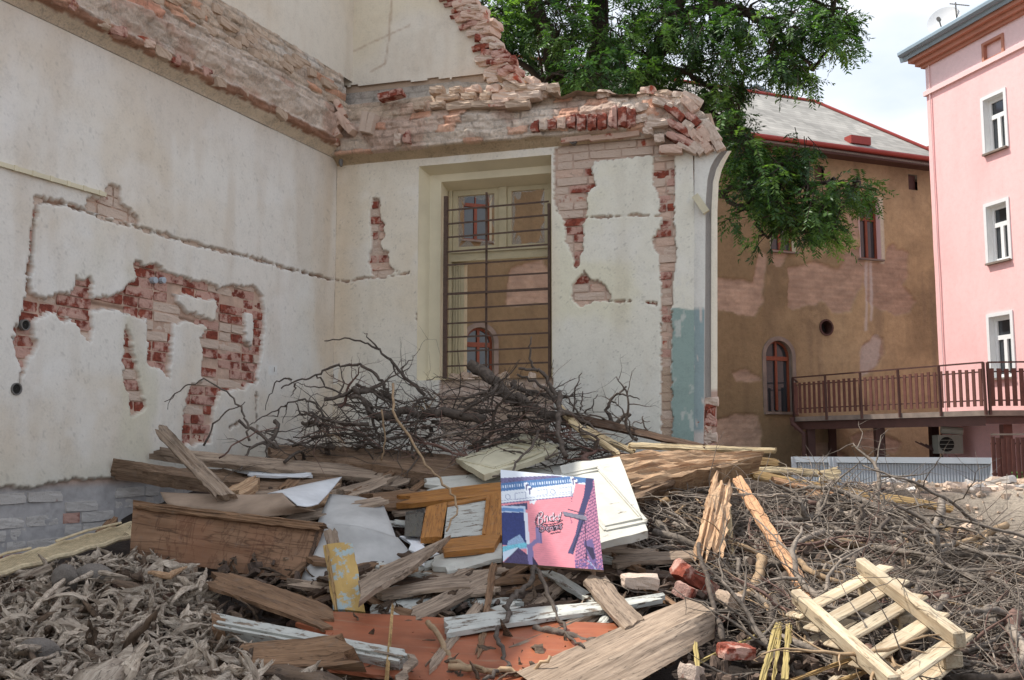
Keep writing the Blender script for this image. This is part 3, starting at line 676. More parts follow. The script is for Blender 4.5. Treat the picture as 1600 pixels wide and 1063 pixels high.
# the window itself
wn = bpy.data.objects.new('window', None); put(wn, win_wall, Matrix.Translation(BW.pt((SW0+SW1)/2, HB, -.3)))
FO = -.32
def wpart(nm, s0, s1, h0, h1, o0=FO-.06, o1=FO, mat='joinery', par=None):
    return obj(nm, *wbox(BW, s0, s1, h0, h1, o0, o1), M[mat], par or wn)
fh = lambda px, py: BW.hit(px, py, FO)
L0 = fh(702, 400)[0]; L1 = fh(724, 400)[0]; MX0 = fh(780, 350)[0]; MX1 = fh(792, 350)[0]; RX0 = fh(852, 350)[0]; RX1 = SW1+.03
TB = fh(780, 406)[1]; TT = fh(780, 389)[1]; FT = fh(780, 284)[1]; FT2 = fh(780, 293)[1]
wpart('frame', L0, L0+.03, HB-.05, FT, FO-.1, FO+.012); wpart('frame', L0+.03, L1, HB-.05, TB-.002, FO-.12, FO-.03)
for i in range(3): wpart('frame', L0+.042+i*.028, L0+.054+i*.028, HB-.04, TB-.03, FO-.029, FO-.016)
wpart('frame', RX0+.035, RX1, HB-.05, FT, FO-.1, FO+.012)
wpart('frame', L0+.03, RX0+.035, FT2, FT, FO-.1, FO+.01)
wpart('mullion', MX0, MX1, TT, FT2, FO-.08, FO+.016)
wpart('transom', L0+.03, RX0+.035, TB, TT, FO-.1, FO+.02); wpart('transom', L0+.03, RX0+.035, TT-.025, TT, FO+.02, FO+.04); wpart('transom', L0+.03, RX0+.035, TB, TB+.018, FO+.02, FO+.03)
def shards(par, s0, s1, h0, h1, seed, o):
    r = random.Random(seed); P0 = []
    cor = [(s0, h0), (s1, h0), (s1, h1), (s0, h1)]
    for i in range(4):
        (a, b), (c, d2) = cor[i], cor[(i+1) % 4]; n = 7
        pts = [(a, b)]; cx, cy = (s0+s1)/2, (h0+h1)/2
        V = []; 
        for j in range(n+1):
            t = j/n; x, y = a+(c-a)*t, b+(d2-b)*t; V.append((x, y))
        inn = []
        for j in range(n+1):
            x, y = V[j]; q = r.choice([.0, .04, .12, .26, .1]) if r.random() < .8 else .3
            q = q*(.5+abs(j/n-.5)*1.4)
            inn.append((x+(cx-x)*q*1.0, y+(cy-y)*q*1.0))
        VV = [BW.pt(x, y, o) for x, y in V]+[BW.pt(x, y, o) for x, y in inn]
        VV += [v+BW.n*-.003 for v in VV]
        F = [(j, j+1, n+2+j, n+1+j) for j in range(n)]; m_ = 2*(n+1); F += [tuple(x+m_ for x in f)[::-1] for f in F]
        obj('broken_pane', VV, F, M['shardglass'], par)
def sash(s0, s1, h0, h1, seed, wd=.042):
    sh = obj('sash', *wbox(BW, s0, s0+wd, h0, h1, FO-.05, FO-.008), M['joinery'], wn)
    for a in ((s1-wd, s1, h0, h1), (s0+wd, s1-wd, h0, h0+wd*.8), (s0+wd, s1-wd, h1-wd, h1)):
        V, F = wbox(BW, a[0], a[1], a[2], a[3], FO-.05, FO-.008); obj('sash', V, F, M['joinery'], wn)
    shards(wn, s0+wd, s1-wd, h0+wd*.8, h1-wd, seed, FO-.03)
sash(L0+.032, MX0-.002, TT+.002, FT2-.002, 1, .05); sash(MX1+.002, RX0+.033, TT+.002, FT2-.002, 2)
# iron grille in front
gr = bpy.data.objects.new('window_grille', None); put(gr, win_wall, Matrix.Translation(BW.pt(SW0+.4, HB, -.05)))
GO = -.07; gh = lambda px, py: BW.hit(px, py, GO)
gl, gm, grr = gh(696, 400)[0], gh(759, 400)[0], gh(858, 400)[0]
obj('grille_post', *wbox(BW, gl-.018, gl+.018, gh(696, 592)[1], gh(696, 307)[1], GO-.02, GO+.01), M['iron'], gr)
obj('grille_post', *wbox(BW, grr-.012, grr+.012, gh(858, 592)[1], gh(858, 318)[1], GO-.02, GO+.01), M['iron'], gr)
obj('grille_post', *wbox(BW, gm-.009, gm+.009, gh(759, 585)[1], gh(759, 300)[1], GO-.03, GO-.012), M['iron'], gr)
for i, y in enumerate((325, 347, 369, 391, 413, 435, 459, 482, 505, 527, 550, 573)):
    hh = gh(778, y-4)[1]; tk = .011 if i == 6 else .0075; r1, r2 = R_.uniform(-.004, .004), R_.uniform(-.006, .006)
    obj('bar', *bar(BW.pt(gl-.02, hh+r1-.01, GO), BW.pt(grr, hh+r2+.004, GO), tk*1.6, tk*2), M['iron'], gr)
ring_box(BW, 897, 220, .042, win_wall, 'vent_pipe', 'pipe', .14, .05)
s_, h_ = BW.hit(532, 236)
obj('ceiling_hook', *tube([BW.pt(.07, 5.53, .06), BW.pt(.07, 5.5, .06), BW.pt(.08, 5.46, .07)], [.02, .024, .012], 8), M['pipe'], win_wall)

# --- crumbling top of the window wall
sil = BW.hits([(500, 262), (560, 262), (1086, 262), (1086, 244), (1148, 238), (1132, 213), (1118, 195), (1105, 182), (1092, 168), (1080, 160), (1064, 150), (1045, 151), (1030, 147), (1005, 145), (960, 146), (900, 144), (880, 150), (860, 144), (835, 141), (815, 136), (800, 128), (780, 119), (500, 100)])
def offB(S, H):
    tr = sstep(BW.s(740), BW.s(830), S)
    a = prof(H, [(5.49, 0), (5.52, .03), (5.545, .07), (5.56, .09), (5.565, .13), (5.7, .15), (5.84, .13), (5.87, .09), (5.99, .05), (6.06, -.03), (6.14, -.09), (6.18, -.2), (6.3, -.23)])
    b = prof(H, [(5.49, 0), (5.52, .03), (5.56, .055), (5.57, .085), (5.74, .08), (5.78, .055), (5.86, .02), (5.95, -.06)])
    e = sstep(BW.s(1020), BW.s(1050), S); b = b*(1-e)+e*(.035-.02*(H-5.5))
    r = sstep(5.57, 5.60, H+.04*vn(S*3, S*0, seed=3))
    r = np.maximum(r, e)
    o = a*(1-tr)+b*tr
    return o+r*chunky(S, H, .05, 8, 171)*sstep(6.25, 6.1, H)
def colB(S, H, O):
    g = fbm(S*10, H*10, o=5, seed=181)[..., None]; g2 = fbm(S*3.4, H*5, o=4, seed=183)[..., None]
    c = np.broadcast_to(A_((228, 214, 200)), S.shape+(3,))*(1+.16*g)
    k = sstep(5.84, 5.92, H+.04*g2[..., 0])[..., None]; c = c*(1-k)+A_((204, 184, 164))*(1+.24*g)*k
    k = sstep(.0, .3, g2)*.6; c = c*(1-k)+A_((196, 160, 142))*(1+.2*g)*k
    k = (sstep(6.12, 6.16, H)*.8)[..., None]; c = c*(1-k)+A_((170, 166, 160))*(1+.2*g)*k
    v, jt = cells(S, H, 171); jt = jt*(.25+.75*sstep(-.1, .2, fbm(S*2.3, H*4, seed=66))); c = c*(.9+.18*v[..., None])*(1-.3*jt[..., None])*np.array([1.05, 1.02, .98]); c = np.where((v > .88)[..., None], c*np.array([1.0, .74, .64]), c)
    k = sstep(5.565, 5.555, H+.02*g2[..., 0])[..., None]*sstep(BW.s(1000), BW.s(960), S)[..., None]; c = c*(1-k)+A_((196, 172, 140))*(1+.08*g)*k
    return np.clip(c, .02, .9)
ss = np.arange(-.05, BW.s(1150)+.02, .0105); hh_ = np.arange(5.485, 6.32, .0105)
band_grid(BW, ss, hh_, offB, colB, 'vault_remnant', win_wall, keep=lambda S, H: (sd_poly(S, H, sil)+.012*fbm(S*14, H*14, seed=5)) > 0)
# top surface (rubble on the wall head) and back of the shoulder
Sx, T = np.meshgrid(np.arange(BW.s(775), BW.s(1090), .02), np.linspace(0, 1, 26), indexing='ij')
def toph(sv):
    px = [775, 800, 815, 835, 860, 880, 900, 960, 1005, 1045, 1064, 1080, 1092, 1105, 1118]; py = [119, 128, 136, 141, 144, 150, 144, 146, 145, 151, 150, 160, 168, 182, 195]
    q = np.array([BW.hit(a, b) for a, b in zip(px, py)]); return np.interp(sv, q[:, 0], q[:, 1])
P = BW.arr(Sx, toph(Sx)-.012+.03*fbm(Sx*9, T*5, seed=8)-.05*T*T, .04-T*.62)
put(bpy.data.objects.new('wall_head', gridmesh('wall_head', P, M['rough'], np.ones(P.shape)*A_((176, 158, 140))*(1+.3*fbm(Sx*9, T*6, seed=3))[..., None])), win_wall)
for (sa, sb) in ((SP-.03, SP+.16),):
    V, F = wbox(BW, sa, sb, 5.3, 5.68, -.5, -.06); obj('masonry_core', V, F, M['brick_beige'], win_wall)
# soldier bricks over the window and beside it
def pb(kind, px, py, o, roll=0, yaw=0, sc=(1, 1, 1), i=None, W=BW, par=None):
    s_, h_ = W.hit(px, py, o); return brick(W, par or win_wall, kind, s_, h_, o-.05, i, roll, yaw, sc)
for px, py, kd in [(621, 217, 'brick_dusty_sol'), (634, 214, 'brick_red_sol')]: pb(kd, px, py, .185, R_.uniform(-.1, .1), 0, (.95, 1, .55))
for px, py, sc, kd in [(835, 197, .5, 'red'), (849, 195, .45, 'dusty'), (862, 194, .45, 'red'), (877, 192, .5, 'salmon'), (892, 189, .6, 'red'), (908, 190, .7, 'red'), (925, 190, .68, 'red'), (940, 188, .72, 'red'), (957, 183, .95, 'red'), (972, 182, .85, 'red'), (986, 183, .8, 'red')]:
    pb('brick_%s_sol' % kd, px, py, .13, R_.uniform(-.04, .06), 0, (1.08, 1, sc))
for px, py in ((900, 217), (945, 214), (975, 211)): pb('brick_salmon', px, py, .045, -.04, 0, (1, 1, .7), 0)
for px, py, o in [(1001, 186, .1), (1003, 168, .1), (1012, 204, .1), (1025, 192, .1), (1030, 216, .09)]: pb('brick_dusty_chunk', px, py, o, R_.uniform(-.2, .2), 0, (.8, 1, 1.1))
for px, py, r, ln, kd in [(1054, 174, 46, 1.0, 'red'), (1077, 163, 50, .8, 'salmon'), (1083, 185, 50, .7, 'red'), (1062, 199, 38, 1.25, 'red'), (1064, 217, 32, 1.3, 'red'), (1087, 213, 50, .8, 'salmon'), (1100, 210, 62, .8, 'salmon'), (1112, 205, 60, .9, 'dusty'), (1119, 221, 62, .8, 'dusty'), (1075, 229, 28, .9, 'dusty'), (1103, 229, 60, .55, 'salmon'), (1048, 233, 5, .95, 'salmon'), (1036, 160, 20, .9, 'dusty'), (1090, 231, 45, .6, 'dusty'), (1075, 196, 40, .5, 'dusty')]:
    pb('brick_%s_chunk' % kd, px, py, .072, math.radians(r), 0, (ln*.85, 1, 1.05), R_.choice((0, 3, 0)))
for px, py, r, y in [(509, 172, 60, .3), (519, 184, 58, .2), (528, 168, 62, .3), (505, 195, 55, .4), (520, 200, 60, .1), (533, 186, 50, .2), (541, 196, 48, -.1)]: pb('brick_salmon', px, py, .26, math.radians(r), y, (.65, 1, 1), R_.choice((0, 2)))
for px, py, r in [(568, 190, 100), (578, 192, 104)]: pb('brick_dusty', px, py, .22, math.radians(r), 0, (.7, 1, 1), 0)
for row, (y0, o) in enumerate([(166, .105), (154, .045), (142, -.005)]):
    for px in range(655+row*12, 835, 31):
        if R_.random() < .8: pb(R_.choice(['brick_beige', 'brick_dusty', 'brick_beige', 'brick_salmon'] if px > 730 else ['brick_beige'])+'_chunk', px+R_.uniform(-4, 4), y0-(px-650)*.03+R_.uniform(-2, 2), o+.02, R_.uniform(-.06, .06), R_.uniform(-.1, .1), (R_.uniform(.7, 1.1), 1, R_.uniform(.9, 1.2)), R_.choice((0, 3, 1, 4)))
pb('brick_red', 609, 147, .1, -.12, 0, (.9, 1, .9), 0)
# staircase of broken bricks up the edge of the upper wall
edge = [(800, 126), (790, 118), (796, 108), (788, 98), (780, 92), (782, 84), (772, 74), (768, 64), (764, 50), (756, 40), (750, 30), (742, 24), (738, 14), (730, 6), (722, -4), (712, -14), (704, -26), (694, -40), (684, -54)]
for j, (px, py) in enumerate(edge):
    for q in range(2):
        pb(R_.choice(['brick_salmon_chunk', 'brick_red_chunk', 'brick_dusty_chunk']), px-q*17+R_.uniform(-3, 3), py+R_.uniform(-2, 2), -.22-q*.02, R_.uniform(-.18, .18), R_.uniform(-.3, .3), (1, 1.6, 1), R_.choice((0, 1, 3)))
for px, py, r, kd, sc in [(831, 128, 38, 'salmon', 1.0), (859, 141, -8, 'beige', 1.1), (800, 136, 2, 'dusty', 1), (822, 147, 0, 'salmon', 1), (846, 149, 3, 'dusty', .9), (790, 150, -3, 'salmon', 1), (948, 149, 10, 'dusty', .9), (1007, 152, 15, 'dusty', .8), (1012, 144, 4, 'salmon', .9), (1034, 149, 0, 'beige', .7), (1061, 153, 10, 'dusty', .9), (1078, 156, 30, 'dusty', .8)]:
    pb('brick_%s_chunk' % kd, px, py, -.04, math.radians(r), R_.uniform(-.4, .4), (1*sc, 1.6, 1.25*sc), R_.choice((0, 1, 4)))
# upper plaster of the end wall with its broken right edge
us = BW.hits([(500, 140), (700, 124), (770, 116), (796, 112), (782, 96), (770, 84), (764, 66), (750, 50), (736, 38), (728, 22), (712, 10), (704, 0), (690, -20), (668, -60), (650, -100), (500, -100)], -.23)
ss = np.arange(-.5, 2.3, .02); hh_ = np.arange(6.1, 7.6, .02)
def upc(S, H, O):
    c = upcol(S, H, 191, (212, 196, 160)); d = sd_poly(S, H, us)
    k = (np.exp(-(d/.12)**2)*.6*sstep(1.0, 1.4, S))[..., None]; c = c*(1-k)+A_((206, 186, 166))*k
    k = (sstep(6.32, 6.22, H+.03*fbm(S*4, H*4))*.7)[..., None]; c = c*(1-k)+A_((176, 172, 164))*k
    dl = np.maximum(sd_line(S, H, BW.hits([(612, 0), (608, 60), (602, 100), (580, 112)], -.23), .012), sd_line(S, H, BW.hits([(545, 84), (570, 72), (640, 40)], -.23), .01)); k = (sstep(-.012, .006, dl+.01*fbm(S*20, H*20))*.5)[..., None]; c = c*(1-k)+A_((150, 116, 88))*k
    return c
band_grid(BW, ss, hh_, lambda S, H: -.23+.006*fbm(S*2, H*2, seed=4)+.004*fbm(S*9, H*9, seed=7), upc, 'upper_plaster', win_wall, keep=lambda S, H: (sd_poly(S, H, us)+.03*fbm(S*9, H*9, seed=15)) > 0, mat='plaster')
# --- rounded end of the pier: white flared springing, grey moulding, cream arris
def edge_px(y, pts): return np.interp(y, [p[0] for p in pts], [p[1] for p in pts])
YS = np.concatenate([np.linspace(236, 330, 26), np.linspace(338, 640, 46), np.linspace(645, 720, 10)])
def strip(nm, xa, xb, oa, ob, mat, n=8, bulge=0, colfn=None, rag=0):
    V = np.zeros((len(YS), n, 3)); C = np.zeros((len(YS), n, 3))
    for i, y in enumerate(YS):
        for j in range(n):
            t = j/(n-1); x = xa(y)*(1-t)+xb(y)*t; o = oa*(1-t)+ob*t+bulge*math.sin(math.pi*t)
            s_, h_ = BW.hit(x, y, o); V[i, j] = BW.pt(s_, h_, o+.002*R_.uniform(-1, 1)); C[i, j] = colfn(x, y, t) if colfn else (.5, .5, .5)
    return put(bpy.data.objects.new(nm, gridmesh(nm, V, M[mat], C)), win_wall)
xw = lambda y: edge_px(y, [(236, 1128), (242, 1122), (250, 1116), (262, 1110), (280, 1105.5), (310, 1103), (330, 1102.5), (620, 1101), (720, 1099)])
xg = lambda y: edge_px(y, [(236, 1137), (243, 1132), (252, 1126), (265, 1119), (285, 1114), (330, 1111.5), (620, 1111), (720, 1108)])
xe = lambda y: edge_px(y, [(236, 1143), (243, 1139), (252, 1134), (265, 1128), (285, 1123), (330, 1121), (620, 1121), (640, 1120), (720, 1118)])
xa = lambda y: edge_px(y, [(236, 1085), (720, 1084)])
cw = lambda x, y, t: A_((150, 168, 170) if 484 < y < 676 and t < .9 and (vn(np.array([x*.2]), np.array([y*.08]))[0] > -.75) else ((224, 222, 214) if y < 484 else (206, 198, 190)))*(1-.06*abs(t-.5))
strip('springing_plaster', xa, xw, .0, .02, 'plaster', 10, .006, cw)
strip('moulding', xw, xg, .02, .0, 'plaster', 6, -.03, lambda x, y, t: A_((158, 152, 146)) if y < 620 else A_((150, 96, 80)))
strip('arris', xg, xe, .0, -.05, 'plaster', 5, .012, lambda x, y, t: A_((222, 214, 196)) if y < 610 else A_((176, 150, 136)))
strip('pier_return', xe, lambda y: xe(y)-2, -.05, -.55, 'plaster', 5, 0, lambda x, y, t: A_((206, 196, 178)))
for j in range(12): pb(R_.choice(['brick_red_chunk', 'brick_dusty_chunk', 'brick_salmon_chunk']), 1107+R_.uniform(-3, 5), 628+j*8, .0, R_.uniform(-.1, .1), 0, (.62, 1, 1))
V, F = bar(BW.pt(*BW.hit(1086, 306, .06), .06), BW.pt(*BW.hit(1104, 332, .06), .06), .05, .06); obj('wooden_block', V, F, M['p_cream'], win_wall)
# loose rubble on the window sill
for j in range(26):
    px = R_.uniform(692, 858); y = 592+R_.uniform(-6, 24); pb(R_.choice(['brick_beige_chunk', 'brick_dusty_chunk']), px, y, -.02-R_.uniform(0, .1)+(.05 if y > 600 else 0), R_.uniform(-.6, .6), R_.uniform(-1, 1), (.5, .7, .8))
# ---------------------------------------------------------------- ground
gx, gy = np.meshgrid(np.concatenate([np.arange(-400, -20, 20), np.arange(-20, 40, 1), np.arange(40, 420, 20)]), np.concatenate([np.arange(-60, 0, 10), np.arange(0, 50, 1), np.arange(50, 800, 30)]), indexing='ij')
Pg = np.stack([gx, gy, .05*fbm(gx*.3, gy*.3, seed=1)-.06], -1)
go = put(bpy.data.objects.new('ground', gridmesh('ground', Pg, M['dirt'], np.ones(Pg.shape)*A_((150, 136, 118)), flip=False))); tag(go, kind='structure')

def facade(W, nm, parent, s0, s1, h0, h1, step, rects, colf, offf, mat, keepf=None):
    s = np.arange(s0, s1, step); h = np.arange(h0, h1, step)
    for r in rects:
        for v in r[:2]: s = s[abs(s-v) > step*.45]
        for v in r[2:4]: h = h[abs(h-v) > step*.45]
    s = np.unique(np.concatenate([s, [s0, s1]]+[list(r[:2]) for r in rects])); h = np.unique(np.concatenate([h, [h0, h1]]+[list(r[2:4]) for r in rects]))
    S, H = np.meshgrid(s, h, indexing='ij'); P = W.arr(S, H, offf(S, H)); C = colf(S, H)
    Sc = (S[:-1, :-1]+S[1:, 1:])/2; Hc = (H[:-1, :-1]+H[1:, 1:])/2; kp = np.ones(Sc.shape, bool)
    for r in rects: kp &= ~((Sc > r[0]) & (Sc < r[1]) & (Hc > r[2]) & (Hc < r[3]))
    if keepf: kp &= keepf(Sc, Hc)
    idx = np.arange(S.size).reshape(S.shape); Q = np.stack([idx[:-1, :-1], idx[1:, :-1], idx[1:, 1:], idx[:-1, 1:]], -1)[kp]
    return put(bpy.data.objects.new(nm, fast(nm, P.reshape(-1, 3), Q, M[mat], C.reshape(-1, 3))), parent)
def rect_px(W, x0, x1, yt, yb, o=0):
    xm = (x0+x1)/2; return (min(W.hit(x0, yb)[0], W.hit(x1, yb)[0]), max(W.hit(x0, yb)[0], W.hit(x1, yb)[0]), W.hit(xm, yb)[1], W.hit(xm, yt)[1])
def window(W, r, parent, fmat, depth=.22, revmat=None, sill=None, fw=.07, trans=.68, dbl=True, curtain=False, vt=1):
    s0, s1, h0, h1 = r
    wn = bpy.data.objects.new('window', None); put(wn, parent, Matrix.Translation(W.pt((s0+s1)/2, h0, 0)))
    if revmat:
        V = []
        for o in (.012, -depth-.05):
            V += [W.pt(s0, h0, o), W.pt(s1, h0, o), W.pt(s1, h1, o), W.pt(s0, h1, o)]
        obj('reveal', V, [(i, (i+1) % 4, 4+(i+1) % 4, 4+i) for i in range(4)], M[revmat], wn)
    o1, o0 = -depth+.03, -depth-.04
    def fr(a, b, c, d, oo=0): obj('frame', *wbox(W, a, b, c, d, o0, o1+oo), M[fmat], wn)
    fr(s0, s0+fw, h0, h1); fr(s1-fw, s1, h0, h1); fr(s0+fw, s1-fw, h0, h0+fw); fr(s0+fw, s1-fw, h1-fw, h1)
    ht = h0+(h1-h0)*trans; fr(s0+fw, s1-fw, ht-fw*.6, ht+fw*.6, .004)
    sm = (s0+s1)/2
    fr(sm-fw*.55, sm+fw*.55, h0+fw, ht-fw*.6, .008)
    if vt: fr(sm-fw*.2, sm+fw*.2, ht+fw*.6, h1-fw, -.01)
    og = -depth-.01
    for a, b, c, d in ((s0+fw, sm-fw*.55, h0+fw, ht-fw*.6), (sm+fw*.55, s1-fw, h0+fw, ht-fw*.6), (s0+fw, s1-fw, ht+fw*.6, h1-fw)):
        obj('pane', *wbox(W, a, b, c, d, og-.006, og), M['glass'], wn)
    if curtain:
        pass
    if sill: obj('sill', *wbox(W, s0-.06, s1+.06, h0-.05, h0-.002, -depth, .09), M[sill], wn)
    return wn

# ---------------------------------------------------------------- brown house
FW_ = Wall((11.06, 30.0), (.933, .361))
house = empty('old_house', FW_.pt(-4, 0), 'old brown house with peeling stucco, grey slate roof and red gutter', 'house')
wA = rect_px(FW_, 1345, 1377, 312, 405); wB = rect_px(FW_, 1204, 1243, 300, 393); wD = rect_px(FW_, 724, 768, 292, 376)
tA = rect_px(FW_, 1273, 1288, 259, 282); tB = rect_px(FW_, 1420, 1434, 273, 297)
wE = (rect_px(FW_, 955, 995, 290, 380))
cS, cH = FW_.hit(1291, 512); FW0 = FW_
def arch(px0, px1, yt, yb):
    a = rect_px(FW_, px0, px1, yt, yb); w2 = (a[1]-a[0])/2; return ((a[0]+a[1])/2, w2, a[2], a[3]-w2)
AR = [arch(1198, 1240, 532, 644), arch(727, 772, 511, 632), arch(958, 1002, 522, 638)]
pe = [[(1230, 420), (1262, 410), (1290, 412), (1310, 420), (1320, 405), (1318, 392), (1345, 388), (1352, 410), (1350, 430), (1345, 455), (1335, 470), (1330, 488), (1300, 490), (1285, 470), (1240, 488), (1230, 480)],
 [(1388, 380), (1400, 378), (1405, 388), (1418, 395), (1420, 430), (1412, 445), (1432, 470), (1425, 490), (1400, 495), (1375, 485), (1352, 470), (1350, 410), (1385, 410)],
 [(1100, 435), (1160, 435), (1175, 440), (1190, 390), (1199, 400), (1195, 470), (1180, 495), (1160, 490), (1100, 480)],
 [(1345, 540), (1365, 525), (1378, 530), (1382, 545), (1372, 575), (1345, 590)], [(1140, 580), (1165, 578), (1188, 592), (1150, 600)],
 [(1100, 660), (1150, 645), (1185, 650), (1190, 700), (1100, 715)], [(1205, 395), (1232, 395), (1220, 418), (1210, 412)], [(1322, 330), (1345, 345), (1345, 378), (1330, 370)],
 [(1330, 682), (1365, 675), (1415, 690), (1400, 706), (1340, 700)], [(1255, 700), (1300, 690), (1330, 720), (1250, 725)], [(880, 480), (960, 500), (940, 560), (860, 540)], [(800, 420), (850, 400), (870, 470), (790, 480)]]
pe = [FW_.hits(p) for p in pe]
def peel(S, H):
    d = np.full(S.shape, -9.)
    for p in pe: d = np.maximum(d, sd_poly(S, H, p))
    return d+.12*fbm(S*2.2, H*2.2, o=5, seed=201)
white_p = FW_.hits([(1345, 545), (1368, 522), (1380, 532), (1376, 552), (1368, 572), (1346, 588)]); drip = [FW_.hits([(1355, 410), (1354, 470), (1353, 515)]), FW_.hits([(1362, 408), (1363, 460), (1361, 500)])]
def fcol(S, H):
    c = np.ones(S.shape+(3,))*A_((182, 157, 122)); n = fbm(S*.6, H*.6, o=5, seed=211); st = fbm(S*3.2, H*.28, o=5, seed=212); n3 = fbm(S*2, H*2, o=5, seed=213)
    c = c*(1-.34*sstep(-.1, .5, n)[..., None]); k = (sstep(0, .5, st)*.5)[..., None]; c = c*(1-k)+A_((128, 110, 92))*k
    k = (sstep(.0, .4, n3)*.5)[..., None]; c = c*(1-k)+A_((196, 170, 134))*k; n4 = fbm(S*7, H*7, o=4, seed=219); c = c*(1+.16*n4[..., None])
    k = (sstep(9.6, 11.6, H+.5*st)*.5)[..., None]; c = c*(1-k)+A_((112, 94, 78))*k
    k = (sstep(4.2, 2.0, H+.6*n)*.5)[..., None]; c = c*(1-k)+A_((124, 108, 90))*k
    k = (sstep(0, -5, S)*.75)[..., None]; c = c*(1-k)+A_((112, 92, 66))*k  # tree shade over the left stretch, painted into the stucco colour
    d = peel(S, H); m = A_((172, 146, 126))*(1+.35*fbm(S*3, H*6, o=5, seed=221))[..., None]; row = ((np.floor(H/.077) % 2)*.1-.05)[..., None]; m = m*(1+row)
    k = sstep(-.02, .04, d)[..., None]; c = c*(1-k)+m*k
    k = (sstep(-.05, .05, sd_poly(S, H, white_p)+.1*fbm(S*4, H*4, seed=2))*.8)[..., None]; c = c*(1-k)+A_((196, 184, 174))*k
    for q in drip: k = (sstep(-.05, .05, sd_line(S, H, q, .1)+.04*fbm(S*6, H*1.2, seed=6))*.7)[..., None]; c = c*(1-k)+A_((206, 200, 196))*k
    for r in (wA,):
        k = (sstep(-.02, .02, sd_poly(S, H, [(r[1], r[2]-.1), (r[1]+.14, r[2]-.1), (r[1]+.14, r[3]+.1), (r[1], r[3]+.1)])))[..., None]; c = c*(1-k)+A_((204, 196, 176))*k
    return np.clip(c, .01, .9)
foff = lambda S, H: .02*fbm(S*.8, H*.8, seed=231)-.045*sstep(-.02, .03, peel(S, H))+sstep(-.02, .03, peel(S, H))*.02*fbm(S*6, H*12, o=4, seed=5)
def kfa(S, H):
    k = np.hypot(S-cS, H-cH) > .22
    for (c, w2, hb, hs) in AR: k &= ~((abs(S-c) < w2) & (H > hb) & ((H < hs) | (np.hypot(S-c, H-hs) < w2)))
    return k
sL = FW_.s(560); sR = FW_.s(1476)+.5; HE = FW_.hit(1375, 252)[1]
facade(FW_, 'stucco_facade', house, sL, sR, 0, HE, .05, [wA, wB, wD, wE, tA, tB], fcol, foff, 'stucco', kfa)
obj('house_core', *wbox(FW_, sL, sR, 0, HE-.2, -9.5, -.9), M['dark'], house)
for e in (sL, sR-.02): obj('end_wall', *wbox(FW_, e, e+.02, 0, HE, -9.5, -.03), M['brick_beige'], house)
for r in (wA, wB, wD, wE): window(FW_, r, house, 'red_win', .2, 'pinklight' if r is wA else 'reveal', 'concrete', .075)
for r in (tA, tB): obj('attic_vent', *wbox(FW_, r[0], r[1], r[2], r[3], -.25, -.1), M['bal_dk'], house)
for (c, w2, hb, hs) in AR:
    wn = bpy.data.objects.new('arched_window', None); put(wn, house, Matrix.Translation(FW_.pt(c, hb, 0)))
    def outl(w): return [(c-w, hb), (c+w, hb)]+[(c+w*math.cos(a), hs+w*math.sin(a)) for a in np.linspace(0, math.pi, 17)]
    def ringm(nm, wa, wb, oa, ob, mat, par):
        A, B = outl(wa), outl(wb); n = len(A); V = [FW_.pt(a, b, oa) for a, b in A]+[FW_.pt(a, b, ob) for a, b in B]
        return V, [(i, (i+1) % n, n+(i+1) % n, n+i) for i in range(n)]
    m1 = MB(); m1.add(ringm('', w2+.11, w2+.11, -.04, .035, '', 0)); m1.add(ringm('', w2+.11, w2-.01, .035, .03, '', 0)); m1.add(ringm('', w2-.01, w2-.01, .03, -.22, '', 0)); m1.build('surround', M['reveal'] if False else M['concrete'], wn)
    m1 = MB(); m1.add(ringm('', w2, w2-.07, -.14, -.135, '', 0)); m1.add(ringm('', w2-.07, w2-.07, -.135, -.2, '', 0)); m1.build('frame', M['red_win'], wn)
    A = outl(w2-.05); obj('pane', [FW_.pt(a, b, -.19) for a, b in A], [tuple(range(len(A)))], M['glass'], wn)
    obj('mullion', *wbox(FW_, c-.035, c+.035, hb+.06, hs+w2*.98, -.185, -.13), M['red_win'], wn)
    obj('transom', *wbox(FW_, c-w2+.06, c+w2-.06, hs-.12, hs+.0, -.186, -.12), M['red_win'], wn)
    obj('sill', *wbox(FW_, c-w2-.1, c+w2+.1, hb-.07, hb-.002, -.2, .1), M['concrete'], wn)
ring_box(FW_, 1291, 512, .25, house, 'round_vent', 'bal_dk', .3, .03)
